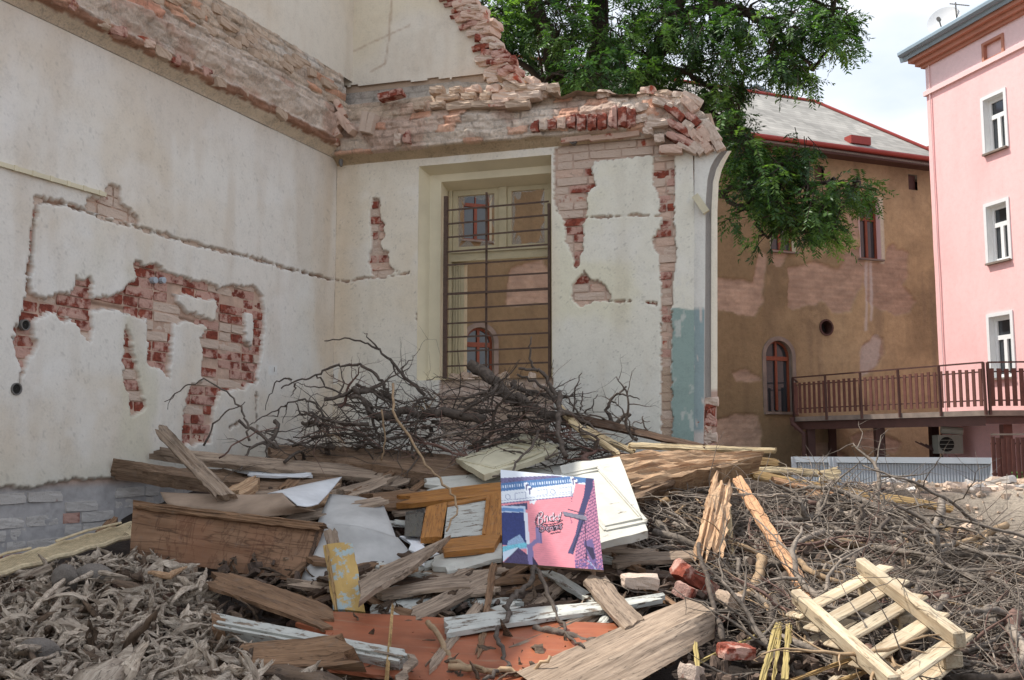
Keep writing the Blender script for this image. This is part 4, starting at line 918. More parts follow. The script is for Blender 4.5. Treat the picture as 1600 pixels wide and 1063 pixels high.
# eaves, gutter and slate roof
obj('eaves_board', *wbox(FW_, sL-.4, sR, HE-.12, HE+.04, -.02, .42), M['bal_dk'], house)
gp = [FW_.pt(sL-.4, HE+.1, .52), FW_.pt(sR, HE+.1, .52)]; obj('gutter', *tube(gp, .07, 8), M['redmetal'], house)
obj('roof_flashing', *wbox(FW_, sL-.4, sR, HE+.05, HE+.17, .30, .46), M['redmetal'], house)
def mat_slate():
    m, nt, b = newmat('grey_roof_slates'); v = coords(nt)
    sx = N(nt, 'ShaderNodeSeparateXYZ'); nt.links.new(v, sx.inputs[0])
    wv = math_(nt, 'FRACT', math_(nt, 'MULTIPLY', sx.outputs[1], 3.6))
    rw = math_(nt, 'FLOOR', math_(nt, 'MULTIPLY', sx.outputs[1], 3.6))
    xs = math_(nt, 'ADD', math_(nt, 'MULTIPLY', sx.outputs[0], 3.4), math_(nt, 'MULTIPLY', rw, .5)); fx = math_(nt, 'FRACT', xs)
    cell = N(nt, 'ShaderNodeTexWhiteNoise', noise_dimensions='2D'); cb = N(nt, 'ShaderNodeCombineXYZ'); nt.links.new(math_(nt, 'FLOOR', xs), cb.inputs[0]); nt.links.new(rw, cb.inputs[1]); nt.links.new(cb.outputs[0], cell.inputs[0])
    c = mixc(nt, cell.outputs['Value'], S_(150, 147, 140), S_(176, 172, 164)); big = noise(nt, v, .5, 5, .6)
    c = mixc(nt, 1.0, c, ramp(nt, big, [(.35, .8), (.65, 1.05)]), 'MULTIPLY')
    ln = math_(nt, 'MAXIMUM', ramp(nt, wv, [(0, 1), (.12, 0)]), ramp(nt, fx, [(0, .7), (.06, 0)]))
    c = mixc(nt, ln, c, S_(110, 104, 100)); nt.links.new(c, b.inputs['Base Color']); b.inputs['Roughness'].default_value = .75
    bump(nt, b, wv, .6, .02); return m
M['slate'] = mat_slate()
def plane_obj(nm, P3, mat, par, thick=.08):
    P3 = [Vector(p) for p in P3]; x = (P3[1]-P3[0]).normalized(); nrm = x.cross(P3[-1]-P3[0]).normalized(); y = nrm.cross(x)
    R = Matrix(((x.x, y.x, nrm.x, P3[0].x), (x.y, y.y, nrm.y, P3[0].y), (x.z, y.z, nrm.z, P3[0].z), (0, 0, 0, 1))); Ri = R.inverted()
    V = [Ri @ p for p in P3]; n = len(V); V2 = V+[v-Vector((0, 0, thick)) for v in V]
    F = [tuple(range(n)), tuple(range(n, 2*n))[::-1]]+[(i, n+i, n+(i+1) % n, (i+1) % n) for i in range(n)]
    return obj(nm, V2, F, mat, par, R)
e0, e1 = FW_.pt(sL-.4, HE+.12, .45), FW_.pt(sR+.6, HE-.05, .45)
r1 = at(1272, 160, 34.6); r0 = FW_.pt(sL-.4, r1.z+.25, -(r1-FW_.O).dot(FW_.n)*-1); 
ro = (r1-FW_.O).dot(FW_.n); rs = (r1-FW_.O).dot(FW_.u); r0 = FW_.pt(sL-.4, r1.z, ro)
rf = plane_obj('roof', [e0, e1, r1, r0], M['slate'], house)
b0, b1 = FW_.pt(sL-.4, HE+.12, 2*ro), FW_.pt(sR+.6, HE, 2*ro)
plane_obj('roof', [e1, b1, r1], M['slate'], house); plane_obj('roof', [b1, b0, r0, r1], M['slate'], house)
obj('ridge_flashing', *tube([r0+Vector((0, 0, .05)), r1+Vector((0, 0, .05))], .055, 6), M['redmetal'], rf)
obj('hip_flashing', *tube([r1+Vector((0, 0, .05)), e1+Vector((0, 0, .06))], .055, 6), M['redmetal'], rf)
sk = at(1322, 224, 30.9); s_ = (sk-FW_.O).dot(FW_.u); 
tt = .22; P0 = FW_.pt(s_-.35, 0, 0); hz = lambda o: HE+.12+(r1.z-HE-.12)*(.45-o)/(.45-ro)
mm = MB(); 
for a, b_ in ((-.3, -.9),): mm.add(wbox(FW_, s_-.38, s_+.38, hz(a)-.05, hz(-.62)-.02, -.62, a))
mm.build('skylight', M['redmetal'], rf)
# a pale house peeping over the ridge
ph = empty('distant_house', at(1180, 180, 52), 'pale cream gable with blue-grey roof just above the slate ridge', 'house')
g0, g1, g2 = at(1152, 150, 50), at(1205, 152, 50), at(1180, 138, 50); dz = Vector((0, 8, 0))
Vh = [g0, g1, g2, g0+dz, g1+dz, g2+dz]; lowh = [Vector((v.x, v.y, 0)) for v in (g0, g1, g0+dz, g1+dz)]
obj('wall', [g0, g1, g2]+lowh[:2]+[g0+dz, g1+dz, g2+dz]+lowh[2:], [(3, 4, 1, 2, 0), (9, 8, 5, 7, 6), (4, 9, 6, 1), (8, 3, 0, 5)], M['pinklight'], ph)
plane_obj('roof', [g1+Vector((.3, -.3, 0)), g1+dz+Vector((.3, 0, 0)), g2+dz+Vector((0, 0, .15)), g2+Vector((0, -.3, .15))], M['zinc'], ph); plane_obj('roof', [g0+dz+Vector((-.3, 0, 0)), g0+Vector((-.3, -.3, 0)), g2+Vector((0, -.3, .15)), g2+dz+Vector((0, 0, .15))], M['zinc'], ph)
fr = empty('distant_house', at(1456, 240, 44), 'small cream gable end seen between slate roof and pink block', 'house')
a, b_, c_, d_ = at(1444, 236, 44), at(1476, 226, 44), at(1476, 300, 44), at(1444, 300, 44)
q = Vector((0, 6, 0)); obj('wall', [a, b_, Vector((b_.x, b_.y, 0)), Vector((a.x, a.y, 0))]+[a+q, b_+q, Vector((b_.x, b_.y+6, 0)), Vector((a.x, a.y+6, 0))], [(0, 1, 2, 3), (7, 6, 5, 4), (0, 4, 5, 1), (1, 5, 6, 2), (3, 7, 4, 0)], M['pinklight'], fr)
plane_obj('roof', [a+Vector((-.2, -.2, .1)), b_+Vector((.2, -.2, .12)), b_+q+Vector((.2, 0, .12)), a+q+Vector((-.2, 0, .1))], M['terra'], fr)

# ---------------------------------------------------------------- pink block
PW = Wall((12.57*.88, 29.3*.88), (.279, -.96))
pink = empty('apartment_block', PW.pt(1, 0), 'pink rendered apartment block with terracotta cornice and white windows', 'building')
rows_ = 0
W1 = rect_px(PW, 1541, 1573, 149, 235); W2 = rect_px(PW, 1546, 1578, 318, 408); W3 = rect_px(PW, 1551, 1584, 493, 590); WP = rect_px(PW, 1539, 1567, 64, 88)
HC = PW.hit(1462, 98)[1]; HS = PW.hit(1462, 140)[1]
def pcol(S, H):
    c = np.ones(S.shape+(3,))*A_((238, 188, 186)); n = fbm(S*.5, H*.5, o=5, seed=301); st = fbm(S*3, H*.4, o=4, seed=302)
    c = c*(1-.07*sstep(-.1, .5, n)[..., None])*(1-.05*sstep(0, .5, st)[..., None]); k = sstep(HS, HS+.02, H)[..., None]; return c*(1-k)+A_((226, 198, 198))*k*(1-.04*sstep(0, .4, n)[..., None])
rows = []
extra_w = []
for base_w in (W1, W2, W3):
    for i in (1, 2, 3): extra_w.append((base_w[0]+i*2.4, base_w[1]+i*2.4, base_w[2], base_w[3]))
facade(PW, 'render_facade', pink, 0, 13, 0, HC, .12, [W1, W2, W3, WP]+extra_w, pcol, lambda S, H: .008*fbm(S, H, seed=3), 'plaster')
obj('building_core', *wbox(PW, 0.01, 13, 0, HC, -11, -.6), M['dark'], pink)
obj('gable_wall', *wbox(PW, -.0, .25, 0, HC, -11, -.02), M['pinklight'], pink)
for r in [W1, W2, W3]+extra_w:
    window(PW, r, pink, 'white_win', .16, 'white_win', 'concrete', .09, .66, True, False, 0)
    s0, s1, h0, h1 = r
    for q in ((s0-.09, s0-.004, h0-.02, h1+.09), (s1+.004, s1+.09, h0-.02, h1+.09), (s0-.004, s1+.004, h1+.004, h1+.09)): obj('architrave', *wbox(PW, *q, -.02, .03), M['metal_white'], pink)
    obj('curtain', *wbox(PW, s0+.12, s0+.34, h0+.1, h0+(h1-h0)*.62, -.34, -.3), M['curtain'], pink)
    obj('room_back', *wbox(PW, s0-.1, s1+.1, h0-.1, h1+.1, -.58, -.55), M['dark'], pink)
obj('blind_panel', *wbox(PW, WP[0], WP[1], WP[2], WP[3], -.2, -.07), M['pinklight'], pink)
for q in ((WP[0]-.07, WP[0], WP[2]-.07, WP[3]+.07), (WP[1], WP[1]+.07, WP[2]-.07, WP[3]+.07), (WP[0], WP[1], WP[2]-.07, WP[2]), (WP[0], WP[1], WP[3], WP[3]+.07)): obj('panel_moulding', *wbox(PW, *q, -.08, .035), M['terra'], pink)
obj('string_course', *wbox(PW, -.05, 13, HS-.06, HS+.06, -.05, .07), M['pinklight'], pink)
cm = MB()
for a, b_, o in ((0, .08, .08), (.08, .2, .18), (.2, .34, .3), (.34, .40, .36)): cm.add(wbox(PW, -o, 13, HC+a, HC+b_, -.4, o))
cm.build('cornice', M['terra'], pink)
rfp = plane_obj('roof', [PW.pt(-.5, HC+.42, .42), PW.pt(13, HC+.42, .42), PW.pt(13, HC+2.2, -5), PW.pt(-.5, HC+2.2, -5)], M['zinc'], pink, .14)
obj('gutter', *tube([PW.pt(-.4, HC+.47, .46), PW.pt(13, HC+.47, .46)], .1, 8), M['zinc'], rfp)
tp = PW.hit(1475, 200); obj('downpipe', *tube([PW.pt(PW.s(1478), 0, .04), PW.pt(PW.s(1476), HC, .04)], .018, 6), M['pinklight'], pink)
# dish and aerial on the pink roof
dish = empty('satellite_dish', at(1480, 64, 25.2), 'white satellite dish on the corner of the pink roof', 'dish')
dc = at(1476, 36, 25.2); ax = Vector((-.55, -.75, .35)).normalized(); t1 = ax.cross(Vector((0, 0, 1))).normalized(); t2 = ax.cross(t1)
V = []; n = 24
for j in range(7):
    rr = .42*j/6
    for i in range(n): a = 2*math.pi*i/n; V.append(dc+t1*rr*math.cos(a)+t2*rr*1.1*math.sin(a)+ax*(rr*rr*.5))
F = [(j*n+i, j*n+(i+1) % n, (j+1)*n+(i+1) % n, (j+1)*n+i) for j in range(6) for i in range(n)]
obj('reflector', V, F, M['metal_white'], dish, smooth=True)
obj('feed_arm', *tube([dc-t2*-.42, dc+ax*.55+t2*.35], .018, 6), M['pipe'], dish); obj('feed_horn', *tube([dc+ax*.5+t2*.33, dc+ax*.62+t2*.38], .05, 8), M['pipe'], dish)
obj('mast', *tube([at(1486, 70, 25.2)-Vector((0, 0, .4)), at(1484, 40, 25.2), dc-ax*.03], .03, 6), M['pipe'], dish)
an = empty('tv_aerial', at(1495, 50, 28), 'small tv aerial standing above the satellite dish', 'aerial')
obj('mast', *tube([at(1497, 70, 25), at(1493, 4, 25)], .02, 6), M['pipe'], an); obj('boom', *tube([at(1484, 6, 24.9), at(1514, 9, 24.6)], .015, 6), M['pipe'], an)
for k_ in range(9): p = at(1486, 6, 24.9).lerp(at(1514, 9, 24.6), k_/8); obj('element', *tube([p-Vector((.1, .25, .12)), p+Vector((.1, .25, .12))], .008, 4), M['pipe'], an)

# ---------------------------------------------------------------- balcony walkway
walk = empty('balcony_walkway', at(1400, 700, 24), 'raised brown timber balcony with slatted railing in front of the old house', 'balcony')
Z = lambda p, z: Vector((p.x, p.y, z))
p0 = at(1240, 650, 27.2); p1 = at(1540, 650, 22.3); p2 = at(1700, 650, 22.0)
dk = 3.55; rt = dk+1.07
back = Vector((1.3, 3.6, 0))
def slabq(nm, a, b, bk, z0, z1, mat): 
    V = [Z(a, z0), Z(b, z0), Z(b+bk, z0), Z(a+bk, z0), Z(a, z1), Z(b, z1), Z(b+bk, z1), Z(a+bk, z1)]
    return obj(nm, V, [(3, 2, 1, 0), (4, 5, 6, 7), (0, 1, 5, 4), (1, 2, 6, 5), (2, 3, 7, 6), (3, 0, 4, 7)], M[mat], walk)
slabq('deck', p0, p1, back, dk-.12, dk, 'concrete'); slabq('deck', p1, p2, back*.9, dk-.125, dk-.005, 'concrete')
slabq('beam', p0+Vector((.05, .12, 0)), p1+Vector((.05, .12, 0)), Vector((.03, .14, 0)), dk-.34, dk-.125, 'bal_dk'); slabq('beam', p1+Vector((.05, .12, 0)), p2+Vector((.05, .12, 0)), Vector((.03, .14, 0)), dk-.3, dk-.13, 'bal_dk')
def rail(a, b, n, wsl, step_posts):
    for z in (rt,): obj('handrail', *bar(Z(a, z), Z(b, z), .045, .035), M['bal_dk'], walk)
    for z in (dk+.22, dk+.86): obj('rail', *bar(Z(a, z)+Vector((0, .03, 0)), Z(b, z)+Vector((0, .03, 0)), .03, .03), M['bal_dk'], walk)
    d = (b-a).normalized(); 
    for i in range(n):
        p = a.lerp(b, (i+.5)/n); tz = dk+.93+R_.uniform(-.01, .01)
        obj('slat', *bar(Z(p, dk+.09), Z(p, tz), .025, wsl, up=(d.x, d.y, 0)), M['bal'], walk)
    for i in range(step_posts+1):
        p = a.lerp(b, i/step_posts); obj('post', *bar(Z(p, dk-.1)-Vector((0, .03, 0)), Z(p, rt), .05, .06), M['bal_dk'], walk)
rail(p0, p1, 34, .075, 5); rail(p1+Vector((.1, 0, 0)), p2, 13, .095, 2)
rail(p0, p0+back, 20, .075, 1)
for px, d_ in ((1267, .3), (1374, .3)):
    t = (px-1240)/300; p = p0.lerp(p1, t*1.0); pp = at(px, 700, p.y+.3); obj('support_post', *bar(Z(pp, 0), Z(pp, dk-.34), .2, .2), M['bal_dk'], walk)
pp = at(1571, 660, 22.8); obj('support_post', *bar(Z(pp, 0), Z(pp, dk-.3), .2, .2), M['bal'], walk)
for t in (.2, .5, .8, 1.2):
    pp = p0.lerp(p1, t)+back*.85; obj('support_post', *bar(Z(pp, 0), Z(pp, dk-.13), .2, .2), M['bal_dk'], walk)
obj('downpipe', *tube([at(1237, 652, 27), at(1238, 662, 27), at(1256, 678, 26.9), at(1257, 720, 26.9)], .06, 8), M['bal_dk'], walk)
# lower fence on the right
lf = empty('slatted_fence', at(1580, 760, 17), 'lower brown picket fence on a dark kerb below the balcony at right edge', 'fence')
q0, q1 = at(1549, 700, 17), at(1700, 700, 16.4); zt = at(1560, 684, 17).z; zb = at(1560, 752, 17).z
obj('handrail', *bar(Z(q0, at(1560, 679, 17).z), Z(q1, at(1560, 679, 17).z), .05, .03), M['concrete'], lf)
for z in (zb+.12, zt-.1): obj('rail', *bar(Z(q0, z)+Vector((0, .03, 0)), Z(q1, z)+Vector((0, .03, 0)), .03, .03), M['bal_dk'], lf)
for i in range(19):
    p = q0.lerp(q1, (i+.4)/19); obj('slat', *bar(Z(p, zb-.05*R_.random()), Z(p, zt+R_.uniform(-.02, .02)), .025, .062, up=(1, 0, 0)), M['bal'], lf)
obj('kerb', *bar(Z(q0, zb-.13)-Vector((.1, 0, 0)), Z(q1, zb-.13), .5, .16), M['bal_dk'], lf)
obj('kerb', *bar(Z(q0, zb/2-.15), Z(q1, zb/2-.15), .3, zb-.1), M['brick_beige'], lf)
M['green'] = mat_simple('green_plastic', S_(96, 168, 84), .5, .1)
gb = tag(obj('storage_crate', *bar(at(1583, 744, 18.2), at(1640, 744, 18.2), .4, .14), M['green']), 'green plastic crate glimpsed behind the lower picket fence', 'crate', kind='thing')
# site cabin
cab = empty('site_cabin', at(1400, 760, 22), 'white corrugated site cabin under the balcony', 'cabin')
c0, c1 = at(1241, 714, 23.6), at(1552, 716.5, 21.0); ct = c0.z; cb_ = Vector((.8, 2.4, 0))
V = [Z(c0, 0), Z(c1, 0), Z(c1+cb_, 0), Z(c0+cb_, 0), Z(c0, ct-.12), Z(c1, ct-.12), Z(c1+cb_, ct-.12), Z(c0+cb_, ct-.12)]
obj('cabin_body', V, [(4, 5, 6, 7), (1, 2, 6, 5), (2, 3, 7, 6), (3, 0, 4, 7)], M['container'], cab)
n = 70; Vc = []; Fc = []
dd = (c1-c0).normalized(); nn = Vector((dd.y, -dd.x, 0)); 
for i in range(n*4+1):
    t = i/(n*4); o = (.0, .0, .03, .03)[i % 4]; p = c0.lerp(c1, t)+nn*o
    Vc += [Z(p, .1), Z(p, ct-.14)]
for i in range(n*4): Fc.append((2*i, 2*i+2, 2*i+3, 2*i+1))
obj('corrugated_side', Vc, Fc, M['container'], cab)
obj('top_rail', *bar(Z(c0, ct-.06)+nn*.03, Z(c1, ct-.06)+nn*.03, .1, .13), M['container'], cab)
for t in (.0, .205, .225, 1): p = c0.lerp(c1, t); obj('corner_post', *bar(Z(p, 0)+nn*.04, Z(p, ct)+nn*.04, .1, .1), M['container'], cab)
# things under the walkway: dark red shed wall, air conditioner, flue, roof bars
shd = empty('shed', at(1510, 700, 25), 'dark red shed wall under the right part of the balcony', 'shed')
a, b_ = at(1476, 700, 26.3), at(1552, 700, 24.4)
V = [Z(a, 0), Z(b_, 0), Z(b_+back*.4, 0), Z(a+back*.4, 0), Z(a, dk-.35), Z(b_, dk-.35), Z(b_+back*.4, dk-.35), Z(a+back*.4, dk-.35)]
M['shed'] = mat_simple('dark_red_boards', S_(84, 44, 40), .8, .3, 6); obj('shed_wall', V, [(0, 1, 5, 4), (4, 5, 6, 7), (3, 0, 4, 7), (1, 2, 6, 5)], M['shed'], shd)
ac = empty('air_conditioner', at(1486, 708, 24.6), 'grey air conditioning unit on the cabin roof against the dark red shed', 'air conditioner')
A0 = at(1467, 709, 24.6); A1 = at(1504, 680, 24.6); M['acgrey'] = mat_simple('grey_beige_metal', S_(150, 148, 138), .5, .1)
V, F = box(A0.x, A1.x, A0.y, A0.y+.35, A0.z, A1.z); obj('casing', V, F, M['acgrey'], ac)
cc = (A0+A1)/2-Vector((.1, 0, 0)); obj('fan_grille', *tube([Vector((cc.x, A0.y+.0, cc.z)), Vector((cc.x, A0.y-.02, cc.z))], .18, 18), M['dark'], ac)
for k_ in range(3): obj('grille_bar', *bar(Vector((cc.x-.18, A0.y-.03, cc.z-.1+k_*.1)), Vector((cc.x+.18, A0.y-.03, cc.z-.1+k_*.1)), .012, .012), M['acgrey'], ac)
obj('duct', *tube([at(1470, 672, 24.7), at(1504, 674, 24.6)], .09, 10), M['acgrey'], ac)
for i in range(5): obj('bracket', *bar(at(1430+i*8, 690+i*2, 25), at(1462+i*2, 706, 24.9), .03, .03), M['bal_dk'], ac)
# ---------------------------------------------------------------- big tree behind the wall
rt_ = random.Random(77)
tree = empty('tree', (1.6, 15.5, 0), 'large green ash tree rising behind the ruined wall', 'tree')
TY = 15.0
def pth(pts): return [at(x, y, Y) for x, y, Y in pts]
limbs = [(pth([(945, 700, 15.5), (940, 400, 15.5), (930, 230, 15.4)])[0:0]+[Vector((1.5, 15.5, -.1)), Vector((1.45, 15.5, 3.2))]+pth([(925, 240, 15.5)]), [.42, .36, .3])]
F0 = at(925, 240, 15.5)
limbs += [([F0]+pth([(895, 150, 15.2), (862, 80, 15.0), (835, 10, 14.8), (800, -90, 14.6), (760, -200, 14.6)]), [.24, .2, .17, .15, .12, .08]),
 ([F0]+pth([(932, 120, 15.6), (934, 40, 15.6), (940, -80, 15.8), (960, -220, 16)]), [.26, .2, .17, .13, .08]),
 ([F0]+pth([(985, 160, 15.4), (1020, 100, 15.2), (1048, 40, 15), (1080, -50, 14.8), (1120, -180, 14.6)]), [.24, .2, .16, .14, .1, .06]),
 (pth([(1000, 140, 15.3), (1070, 158, 15.1), (1105, 176, 15.0), (1150, 205, 14.7), (1192, 245, 14.4), (1225, 270, 14.2), (1262, 290, 14.0), (1300, 284, 13.9), (1335, 292, 13.8)]), [.14, .13, .12, .1, .085, .06, .04, .025, .012]),
 (pth([(1120, 302, 14.8), (1150, 318, 14.6), (1175, 330, 14.4), (1182, 352, 14.4), (1200, 372, 14.3)]), [.04, .035, .03, .02, .01]),
 (pth([(1192, 245, 14.4), (1170, 290, 14.5), (1120, 302, 14.8)]), [.05, .045, .04]),
 (pth([(1048, 40, 15), (1110, 5, 14.7), (1170, 18, 14.5), (1215, 50, 14.4), (1250, 80, 14.3), (1270, 110, 14.2)]), [.12, .09, .07, .05, .03, .012]),
 (pth([(1110, 5, 14.7), (1180, -30, 14.5), (1240, -20, 14.4), (1300, 20, 14.3)]), [.08, .06, .04, .015]),
 (pth([(1020, 100, 15.2), (1075, 110, 15), (1110, 140, 14.9), (1160, 160, 14.8)]), [.06, .05, .03, .015]),
 (pth([(895, 150, 15.2), (850, 130, 15), (800, 90, 15), (760, 40, 15)]), [.08, .06, .04, .02])]
tm = MB()
for p, r in limbs: 
    # resample with wobble
    q = []; rr = []
    for i in range(len(p)-1):
        for k_ in range(4):
            t = k_/4; q.append(p[i].lerp(p[i+1], t)+Vector([rt_.uniform(-1, 1)*.04*(1 if (i or k_) else 0) for _ in range(3)])); rr.append(r[i]*(1-t)+r[i+1]*t)
    q.append(p[-1]); rr.append(r[-1]); tm.add(tube(q, rr, 9))
tm.build('trunk', M['treebark'], tree, True)
blobs = []   # px, py, rx, ry, Y, n
def B(px, py, rx, ry, Y, n): blobs.append((px, py, rx, ry, Y, n))
for a in [(770, 20, 50, 50, 15, 50), (800, 60, 40, 50, 15.6, 44), (860, 30, 60, 60, 14.6, 60), (920, 100, 55, 60, 14.4, 62), (890, 140, 50, 28, 15.6, 34), (960, 40, 60, 60, 15, 54), (990, 110, 45, 50, 14.6, 44), (1040, 30, 60, 50, 14.8, 50), (1060, 100, 40, 35, 15.4, 22), (1100, 40, 50, 50, 14.6, 40), (1140, 100, 36, 40, 14.5, 30), (1170, 30, 50, 45, 14.4, 40), (1215, 90, 38, 36, 14.2, 30), (1250, 30, 45, 40, 14.2, 40), (1295, 40, 36, 34, 14.1, 34), (1315, 70, 20, 20, 14, 10), (1225, 110, 36, 18, 14.3, 20), (1262, 122, 18, 12, 14.2, 6), (1130, 150, 34, 20, 14.8, 18), (1085, 140, 40, 20, 15.2, 14),
          (880, 145, 90, 18, 16.6, 30), (830, 115, 50, 30, 16, 24),
          (1130, 185, 30, 22, 14.6, 18), (1160, 220, 26, 22, 14.3, 16), (1165, 250, 32, 32, 14.5, 36), (1205, 270, 40, 34, 14.2, 44), (1240, 250, 26, 22, 14.1, 16), (1215, 320, 38, 34, 14.1, 40), (1175, 300, 28, 26, 14.4, 22), (1270, 320, 36, 34, 13.9, 34), (1290, 360, 26, 20, 13.9, 18), (1245, 350, 32, 20, 14, 18), (1310, 300, 26, 16, 13.8, 16), (1340, 300, 20, 14, 13.7, 9), (1262, 225, 20, 12, 14, 6), (1330, 280, 14, 9, 13.7, 4), (1150, 345, 14, 14, 14.4, 4), (1190, 375, 10, 12, 14.3, 3),
          (800, -60, 90, 70, 15.4, 90), (930, -50, 90, 60, 15.4, 90), (1060, -60, 90, 60, 15.2, 90), (1190, -60, 80, 50, 14.8, 70), (1280, -30, 40, 30, 14.4, 24), (850, -180, 110, 70, 15.6, 70), (1000, -190, 120, 70, 15.6, 70), (1130, -170, 90, 60, 15.2, 50), (960, -290, 120, 60, 15.6, 40)]: B(*a)
rngn = np.random.default_rng(4)
LV = []; LC = []; tw = MB(); cols = [A_((58, 84, 48)), A_((78, 108, 56)), A_((46, 70, 42)), A_((98, 126, 66)), A_((64, 94, 56))]
fork_pts = [(v, 1) for p, r in limbs[1:] for v in p]
for (px, py, rx, ry, Y, n) in blobs:
    for c in range(int(n*.9)):
        while True:
            u = rngn.uniform(-1, 1, 3)
            if (u**2).sum() < 1: break
        ctr = at(px+u[0]*rx*.86, py+u[1]*ry*.8, Y+u[2]*1.1)
        out = np.array([u[0], u[2]*.8, -u[1]*.5-.15]); out = out/(np.linalg.norm(out)+1e-6)
        cc = cols[rngn.integers(5)]*rngn.uniform(.6, 1.45)
        ntw = 5
        for t in range(ntw):
            dr = out+rngn.normal(0, .55, 3); dr[2] -= .25; dr /= np.linalg.norm(dr)
            ln = rngn.uniform(.15, .32); st = np.array(ctr)+rngn.normal(0, .07, 3)
            m_ = 17; tt = np.linspace(.12, 1, m_); P = st+dr*ln*tt[:, None]; P[:, 2] -= .10*tt**2*ln/.3
            side = np.cross(dr, [0, 0, 1.0]); side /= np.linalg.norm(side)+1e-6; upv = np.cross(side, dr)
            sg = np.where(np.arange(m_) % 2 == 0, 1, -1)[:, None]
            ld = dr*.55+side*sg*.9+upv*rngn.normal(0, .35, (m_, 1)); ld[:, 2] -= .35; ld /= np.linalg.norm(ld, axis=1)[:, None]
            L_ = rngn.uniform(.06, .10, (m_, 1)); Wd = L_*.15
            wv = np.cross(ld, upv+rngn.normal(0, .5, (m_, 3))); wv /= np.linalg.norm(wv, axis=1)[:, None]+1e-6
            quad = np.stack([P, P+ld*L_*.45+wv*Wd, P+ld*L_, P+ld*L_*.45-wv*Wd], 1)
            LV.append(quad.reshape(-1, 3)); LC.append(np.repeat(cc*rngn.uniform(.85, 1.2, (m_, 1)), 4, 0))
            if c % 2 == 0 and t < 2: tw.add(tube([Vector(st-dr*.25), Vector(st), Vector(st+dr*ln*.8)-Vector((0, 0, .05))], [.008, .006, .003], 3, False))
        if c % 5 == 0 and py > -40:
            # connecting branchlet to nearest limb point
            best = min(fork_pts, key=lambda f: (f[0]-ctr).length)[0]
            d0 = (best-ctr).length
            if d0 < 2.6:
                mid = best.lerp(ctr, .5)+Vector((rt_.uniform(-.1, .1), rt_.uniform(-.1, .1), .12*d0)); q1_ = best.lerp(mid, .5)+Vector((0, 0, .04)); q2_ = mid.lerp(ctr, .5)+Vector((rt_.uniform(-.05, .05), 0, .05))
                tw.add(tube([best, q1_, mid, q2_, ctr], [.026, .022, .017, .012, .006], 4, False))
LV = np.concatenate(LV); LC = np.concatenate(LC); print('leaves', len(LV)//4)
lo = put(bpy.data.objects.new('crown', fast('crown', LV, np.arange(len(LV)).reshape(-1, 4), M['leaf'], LC, smooth=False)), tree)
tw.build('twigs', M['treebark'], tree)
# ---------------------------------------------------------------- rubble mound
RD = random.Random(11); NR = np.random.default_rng(12)
DEPY = [(560, 8.9), (640, 8.6), (700, 8.2), (740, 7.6), (780, 7.0), (830, 6.4), (880, 5.8), (950, 5.1), (1063, 4.1), (1200, 3.3)]
def dep(px, py):
    d = float(np.interp(py, [a for a, b in DEPY], [b for a, b in DEPY]))
    if px < 330: d = min(d, LW_depth(px)-.15)
    return d
def LW_depth(px):
    s_, h_ = LW.hit(px, 800); return LW.pt(s_, h_).y
def P3(q, lift=0.0):
    if len(q) == 3: return at(*q)
    p = at(q[0], q[1], dep(*q)-lift); return p
zY = [at(800, a, b).z for a, b in DEPY]; yY = [b for a, b in DEPY]
def mound_z(X, Y):
    z = np.interp(Y, yY[::-1], zY[::-1]); z = np.where(Y > 8.2, 2.62, z)
    z = np.where(Y < 3.3, 1.6-(3.3-Y)*.06, z)-.24
    rgt = sstep(1.9, 3.2, X); dig = sstep(.9, 1.5, X)*sstep(4.5, 3.2, X)*sstep(8.3, 7.2, Y)*sstep(3.5, 4.5, Y); z = z-.22*dig; z = z*(1-rgt*sstep(7.0, 8.2, Y))+np.minimum(z, 2.33)*rgt*sstep(7.0, 8.2, Y)
    z = z*(1-sstep(9.9, 12.5, Y))*(1-sstep(9.5, 15, X)); return z
s1_, s2_ = np.meshgrid(np.arange(-6.2, 14, .045), np.concatenate([np.arange(-3, 3.2, .15), np.arange(3.2, 12.6, .045)]), indexing='ij')
zz = mound_z(s1_, s2_)+.07*fbm(s1_*1.6, s2_*1.6, o=5, seed=401)+.03*fbm(s1_*9, s2_*9, o=4, seed=402)
pale = sstep(2.6, 4.2, s1_-.25*(s2_-7))*sstep(6.4, 8.0, s2_)
g = fbm(s1_*5, s2_*5, o=5, seed=404)[..., None]
mc = A_((70, 60, 54))*(1+.5*g); rd = sstep(.15, .4, fbm(s1_*3, s2_*3, o=4, seed=405))[..., None]*.5; mc = mc*(1-rd)+A_((150, 110, 92))*rd
mc = mc*(1-pale[..., None])+A_((216, 200, 180))*(1+.12*g)*pale[..., None]
def surf(x, y): x = np.array([float(x)]); y = np.array([float(y)]); return float((mound_z(x, y)+.07*fbm(x*1.6, y*1.6, o=5, seed=401)+.03*fbm(x*9, y*9, o=4, seed=402))[0])
keep = ((s1_-LW.O.x)*LW.n.x+(s2_-LW.O.y)*LW.n.y > -.2) & (((s1_-BW.O.x)*BW.n.x+(s2_-BW.O.y)*BW.n.y > -.2) | (s1_ > 1.75))
tag(put(bpy.data.objects.new('rubble_mound', gridmesh('rubble_mound', np.stack([s1_, s2_, zz], -1), M['dirt'], mc, keep, flip=False))), kind='structure')

